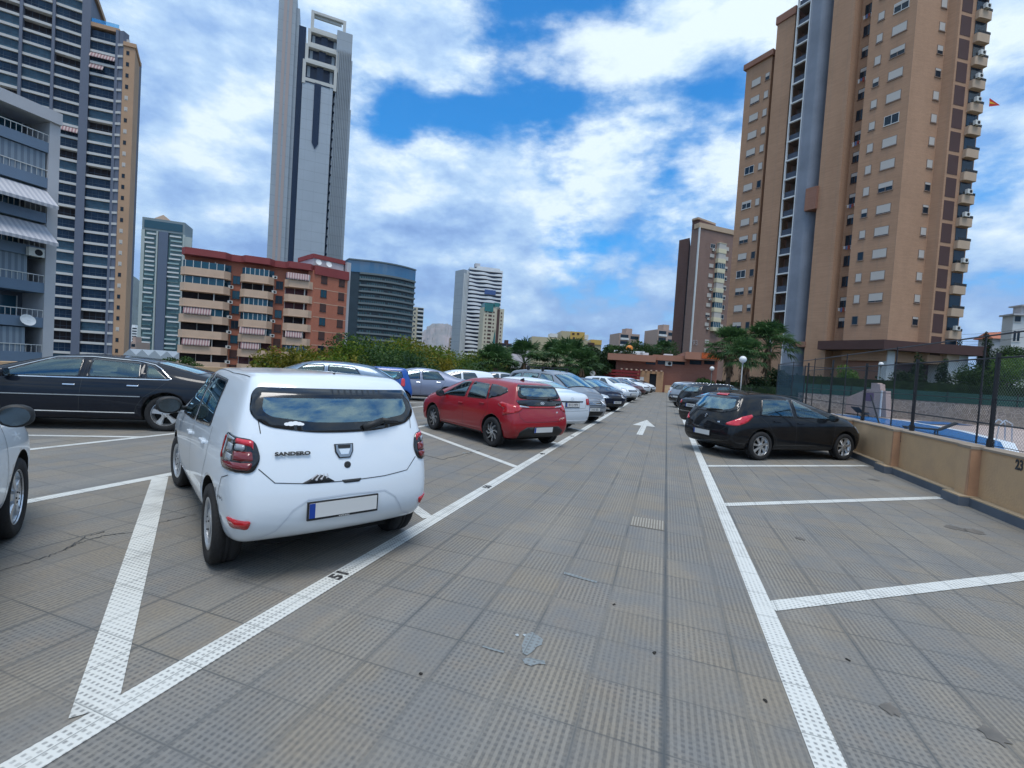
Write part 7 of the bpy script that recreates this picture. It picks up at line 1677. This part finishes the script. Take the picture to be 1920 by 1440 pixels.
spec = [(575, 660, 36, 2.8), (612, 640, 38, 3.4), (655, 634, 40, 3.6), (700, 627, 42, 4.0), (742, 616, 46, 4.4), (790, 632, 48, 4.0), (835, 645, 50, 4.0), (872, 650, 54, 4.0), (905, 660, 58, 3.6), (640, 665, 30, 2.4), (730, 662, 33, 2.8), (690, 672, 28, 2.0), (820, 675, 38, 2.6), (870, 682, 40, 2.4), (560, 684, 26, 1.6)]
lbs = ['leftmost olive tree, before the side of the terracotta block', 'second olive tree from the left, before the terracotta block', 'olive tree rising between the terracotta block and curved hotel', 'olive tree before the left part of the curved hotel', 'highest olive tree, before the right part of the curved hotel', 'olive tree below the narrow cream tower', 'olive tree below the bare mountain', 'olive tree at the foot of the white wavy tower', 'olive tree beside the first fan palm',
       'low olive tree just above the roof of the nearest white car', 'low olive tree behind the pampas clump', 'small olive tree above the grey-blue hatchback', 'small olive tree behind the white car with the sunshade', 'low olive tree above the red hatchback', 'small bush at the lower corner of the terracotta block']
for i, (x, y, dp, r) in enumerate(spec):
    p = at(x, y-17+(-7, 5, 8, -2, -3, 6, -5, 7, 0, 4, -4, 6, 0, 3, 0)[i], dp); r *= 1.3; tree('olive_tree', lbs[i], (p.x, p.y, -9), p.z, r, (LM_OLIVE, LM_YEL, LM_OLIVE, LM_MID, LM_OLIVE, LM_YEL, LM_MID)[i % 7], int(5600*r/2.2), .16 if dp > 34 else .13, 30+i, group=GT, zmin=9+p.z-max(4.2, 2.1*r), squash=.6)
p = at(345, 668, 60); tree('green_tree', 'small green tree at the left foot of the terracotta block', (p.x, p.y, -9), p.z, 2.0, LM_MID, 2500, .2, 77, zmin=9+p.z-3)
# fan palms
def fan_palm(label, base, ztop, cr, seed, nf=30, skirt=True, group='fan palms', lm=None):
    random.seed(seed); t_ = thing('fan_palm', label, 'palm tree', base, 0, group); H = ztop-base[2]-cr*.75
    m = MB(); m.path([(0, 0, -.2), (.05, .02, H*.5), (0, 0, H)], [.26, .2, .2], 9); m.build('trunk', M_BARK, t_)
    if skirt:
        m = MB()
        for i in range(90):
            a = random.uniform(0, 6.28); z = H-random.uniform(0, min(2.2, H*.5)); q = random.uniform(.3, .5); m.add([(.18*cos(a), .18*sin(a), z+.3), (q*cos(a+.2), q*sin(a+.2), z-.4), (q*cos(a-.2), q*sin(a-.2), z-.5)], [(0, 1, 2)])
        m.build('dead_frond_skirt', M_SKIRT, t_)
    m = MB()
    for i in range(nf):
        a = i*2.39996+random.uniform(-.2, .2); el_ = radians(random.uniform(-25, 75)) if i > 4 else radians(random.uniform(60, 88)); L_ = cr*random.uniform(.45, .6); o = Vector((0, 0, H)); d = Vector((cos(a)*cos(el_), sin(a)*cos(el_), sin(el_)))
        c = o+d*L_; m.tube(o, c, .025, .015, 4); side = d.cross(Vector((0, 0, 1))).normalized(); up = side.cross(d).normalized(); nb = 15; br_ = cr*random.uniform(.42, .55)
        for k in range(nb):
            th = radians(-78+156*k/(nb-1)); dd = (d*cos(th)+side*sin(th)+up*random.uniform(-.06, .1)).normalized(); wv = dd.cross(up).normalized()*br_*.055; mid = c+dd*br_*.6; tip = c+dd*br_*random.uniform(.9, 1.1)+Vector((0, 0, -br_*random.uniform(.12, .4)))
            q = len(m.v); m.v += [tuple(c), tuple(mid+wv), tuple(tip), tuple(mid-wv)]; m.f.append((q, q+1, q+2, q+3)); m.m.append(0)
    m.build('crown', lm or LM_PALM, t_); return t_
for i, (x, y, dp, cr, lb) in enumerate([(932, 650, 46, 2.9, 'leftmost fan palm, left of the silver people carrier roof'), (986, 641, 48, 3.0, 'second fan palm from the left, below the cream ribbed building'), (1042, 645, 50, 3.1, 'third fan palm from the left, before the cream ribbed building'), (1068, 637, 47, 3.2, 'fourth fan palm from the left, nearest the dark pines'), (1092, 657, 44, 2.3, 'low fan palm at the edge of the dark pines'),
        (1372, 616, 42, 2.5, 'fan palm left of the tan tower, leftmost of its group'), (1400, 636, 37, 2.0, 'shaggy fan palm above the nearest globe lamp'), (1445, 608, 42, 2.7, 'tallest fan palm, right against the white stair frame of the tower'), (1244, 640, 100, 2.6, 'distant dark fan palm before the umbrella pine')]):
    p = at(x, y, dp); fan_palm(lb, (p.x, p.y, -9 if x < 1120 else -.05), p.z, cr, 50+i, 40 if x < 1300 else 58)
p = at(772, 655, 32.5); t_ = thing('pampas_clump', 'spiky blue-green pampas clump behind the parapet, above the small blue car', 'plant', (p.x, p.y, .6)); m = MB(); random.seed(8)
for i in range(420):
    a = random.uniform(0, 6.28); r = random.uniform(.1, .95)*(1 if i % 4 else 1.4); h = (p.z-.6)*random.uniform(.55, 1.05)*(1-.35*r); wv = Vector((-sin(a), cos(a), 0))*.014; b0 = Vector((cos(a)*.08, sin(a)*.08, 0)); md = Vector((cos(a)*r*.55, sin(a)*r*.55, h*.7)); tp = Vector((cos(a)*r*1.05, sin(a)*r*1.05, h*(1 if r < .6 else .75))); q = len(m.v)
    m.v += [tuple(b0-wv), tuple(b0+wv), tuple(md+wv), tuple(tp), tuple(md-wv)]; m.f.append((q, q+1, q+2, q+3, q+4)); m.m.append(0)
m.build('blades', LM_BLUE, t_); MB().box(-.9, .9, -.35, .35, -.2, .35).build('planter', M_CONC, t_)
# pines in the middle distance
for i, (x, y, dp, r, lm, lb) in enumerate([(1128, 642, 72, 3.6, LM_DARK, 'dark round pine left of the low brick building'), (1158, 648, 66, 3.4, LM_DARK, 'dark pine overhanging the left end of the low brick building'), (1105, 662, 62, 3.0, LM_DARK, 'lower dark pine behind the fan palms'), (1180, 640, 95, 3.6, LM_MID, 'green pine below the pinkish skyline block'), (1210, 628, 118, 5.0, LM_MID, 'left half of the broad umbrella pines above the brick building'), (1238, 625, 120, 5.6, LM_MID, 'broadest umbrella pine, next to the brown tower'), (1140, 640, 100, 3.4, LM_MID, 'distant green tree right of the ochre building')]):
    p = at(x, y, dp); tree('pine_tree', lb, (p.x, p.y, -9 if x < 1170 and dp < 90 else -.1), p.z, r, lm, 5200, .26, 90+i, group='pines beyond the end of the lane', squash=.75, zmin=(9 if x < 1170 and dp < 90 else 0)+p.z-2.0*r)
# hedges and bushes to the right
def hedge(label, pts, h, w_, lm, n, s, seed, cat='hedge', z0=-.1):
    random.seed(seed); t_ = thing('hedge', label, cat, (pts[0][0], pts[0][1], z0)); o = Vector((pts[0][0], pts[0][1])); core = MB(); cl = []
    for i in range(len(pts)-1):
        a, b = Vector(pts[i])-o, Vector(pts[i+1])-o; d = (b-a).normalized(); n_ = Vector((-d.y, d.x))*w_*.42; core.prism([tuple(a-n_), tuple(b-n_), tuple(b+n_), tuple(a+n_)], 0, h-.15); L_ = (b-a).length; k = max(1, int(L_/.8))
        for j in range(k):
            c = a.lerp(b, (j+.5)/k); cl.append((Vector((c.x, c.y, h*.5)), .62*max(1, w_*.6), .62*max(1, w_*.6), h*.53+random.uniform(-.05, .08)))
    core.build('inner_growth', LM_DARK, t_); leaves(cl, n, s, 0, seed, 1.3).build('foliage', lm, t_); return t_
hedge('clipped dark hedge behind the right row of cars', [(5.8, 34), (5.8, 60)], 1.75, 1.0, LM_DARK, 7000, .12, 1)
hedge('dark hedge running right from the nearest globe lamp', [(6.0, 41.3), (12.0, 43.6)], 1.9, 1.0, LM_DARK, 4000, .12, 2)
hedge('long tall dark hedge above the green shade netting', [(10, 44.6), (45, 44.6)], 3.0, 1.6, LM_DARK, 14000, .16, 3)
hedge('loose dark hedge before the low brick building', [gp(1240, 727)[:2], (9, 66)], 2.2, 1.6, LM_DARK, 6000, .16, 4)
def bush(name, label, px, py, dp, rx, h, lm, n, s, seed, z0=-.1, shape='round', cat='bush'):
    p = at(px, py, dp); t_ = thing(name, label, cat, (p.x, p.y, z0)); H = p.z-z0 if h is None else h; cl = []; random.seed(seed)
    if shape == 'cone':
        for i in range(11): f = i/11; cl.append((Vector((random.uniform(-.1, .1), random.uniform(-.1, .1), H*(.06+.88*f))), rx*(1-f)**.8+.1, rx*(1-f)**.8+.1, H*.085))
    else:
        for i in range(9): a = i*2.4; r_ = rx*.55*sqrt(i/9); cl.append((Vector((r_*cos(a), r_*sin(a), H-rx*.5-random.uniform(0, .3)*H)), rx*.6, rx*.6, rx*.5))
        cl.append((Vector((0, 0, H*.4)), rx*.9, rx*.9, H*.4))
    MB().path([(0, 0, -.1), (0, 0, H*.7)], [.12, .05], 6).build('trunk', M_BARK, t_); leaves(cl, n, s, 0, seed, 1.4).build('foliage', lm, t_); return t_
bush('cypress_tree', 'tallest pointed cypress between the tower and the villa', 1853, 612, 60, 1.7, None, LM_DARK, 6000, .17, 1, shape='cone', cat='tree')
bush('cypress_tree', 'slim cypress close against the right side of the tan tower', 1801, 610, 72, 1.3, None, LM_DARK, 3500, .17, 2, shape='cone', cat='tree')
bush('cypress_tree', 'smaller cypress left of the tallest pointed one', 1846, 628, 62, 1.2, None, LM_DARK, 3000, .17, 3, shape='cone', cat='tree')
bush('conifer_shrub', 'conical dark conifer before the white tower pillar', 1724, 654, 50, 1.6, None, LM_DARK, 4500, .14, 4, shape='cone')
bush('conifer_shrub', 'conical dark conifer left of the glazed shop front', 1772, 664, 50, 1.4, None, LM_DARK, 4500, .14, 5, shape='cone')
bush('lime_bush', 'bright lime-green bush before the ground floor of the tan tower', 1590, 684, 47, 1.1, None, LM_LIME, 3000, .12, 6)
bush('lime_bush', 'lime-green shrub at the right edge below the villa', 1895, 662, 52, 2.0, None, LM_LIME, 4500, .13, 7)
bush('dark_bush', 'dark rounded bush at the foot of the palms', 1420, 702, 38, 1.2, None, LM_DARK, 3500, .11, 8)
bush('dark_bush', 'dark bush below the tallest fan palm', 1462, 690, 40, 1.3, None, LM_DARK, 3500, .12, 9)
bush('green_bush', 'mid-green shrub between the tower and the cypress', 1822, 675, 55, 2.2, None, LM_MID, 4000, .15, 10)
bush('green_bush', 'rounded green shrub between two globe lamps', 1322, 705, 58, 1.4, None, LM_MID, 3000, .15, 11)
bush('dark_bush', 'dark upright bush left of the farthest globe lamp', 1255, 697, 70, 1.5, None, LM_DARK, 3000, .17, 12)
bush('green_bush', 'wide dark green shrub right of the cypress', 1905, 640, 66, 2.4, None, LM_MID, 4500, .17, 13)
bush('dark_bush', 'dark shrub left of the conical conifers', 1690, 690, 50, 1.2, None, LM_DARK, 3000, .13, 14)
bush('dark_bush', 'broad dark shrub behind the lime-green one at the right edge', 1880, 650, 62, 3.0, None, LM_DARK, 5000, .18, 15)
# overhead cables at the right
cb = thing('overhead_cables', 'thin cables crossing the sky left of the villa', 'cables', at_z(1800, 640, 80, 0)); o = Vector(cb.location)
for ya, yb in ((627, 618), (640, 636), (648, 630)):
    a, b = at(1800, ya, 80), at(1990, yb-16, 70); pts = [a.lerp(b, i/10)+Vector((0, 0, -1.6*4*(i/10)*(1-i/10)*.3))-o for i in range(11)]; MB().path(pts, .02, 4).build('cable', M_PLAS, cb)

# thin sea air that softens only the far hills
hm = bpy.data.materials.new('haze'); hm.use_nodes = True; t = hm.node_tree; t.nodes.clear(); v = N(t, 'ShaderNodeVolumePrincipled', inp={'Density': 0.00005, 'Anisotropy': 0.2}); v.inputs['Color'].default_value = (.75, .86, 1, 1)
o_ = N(t, 'ShaderNodeOutputMaterial'); t.links.new(v.outputs[0], o_.inputs['Volume'])
HZ = MB().box(-6300, 6300, -3300, 9300, -10, 1400).build('haze', hm); tag(HZ, kind='stuff')
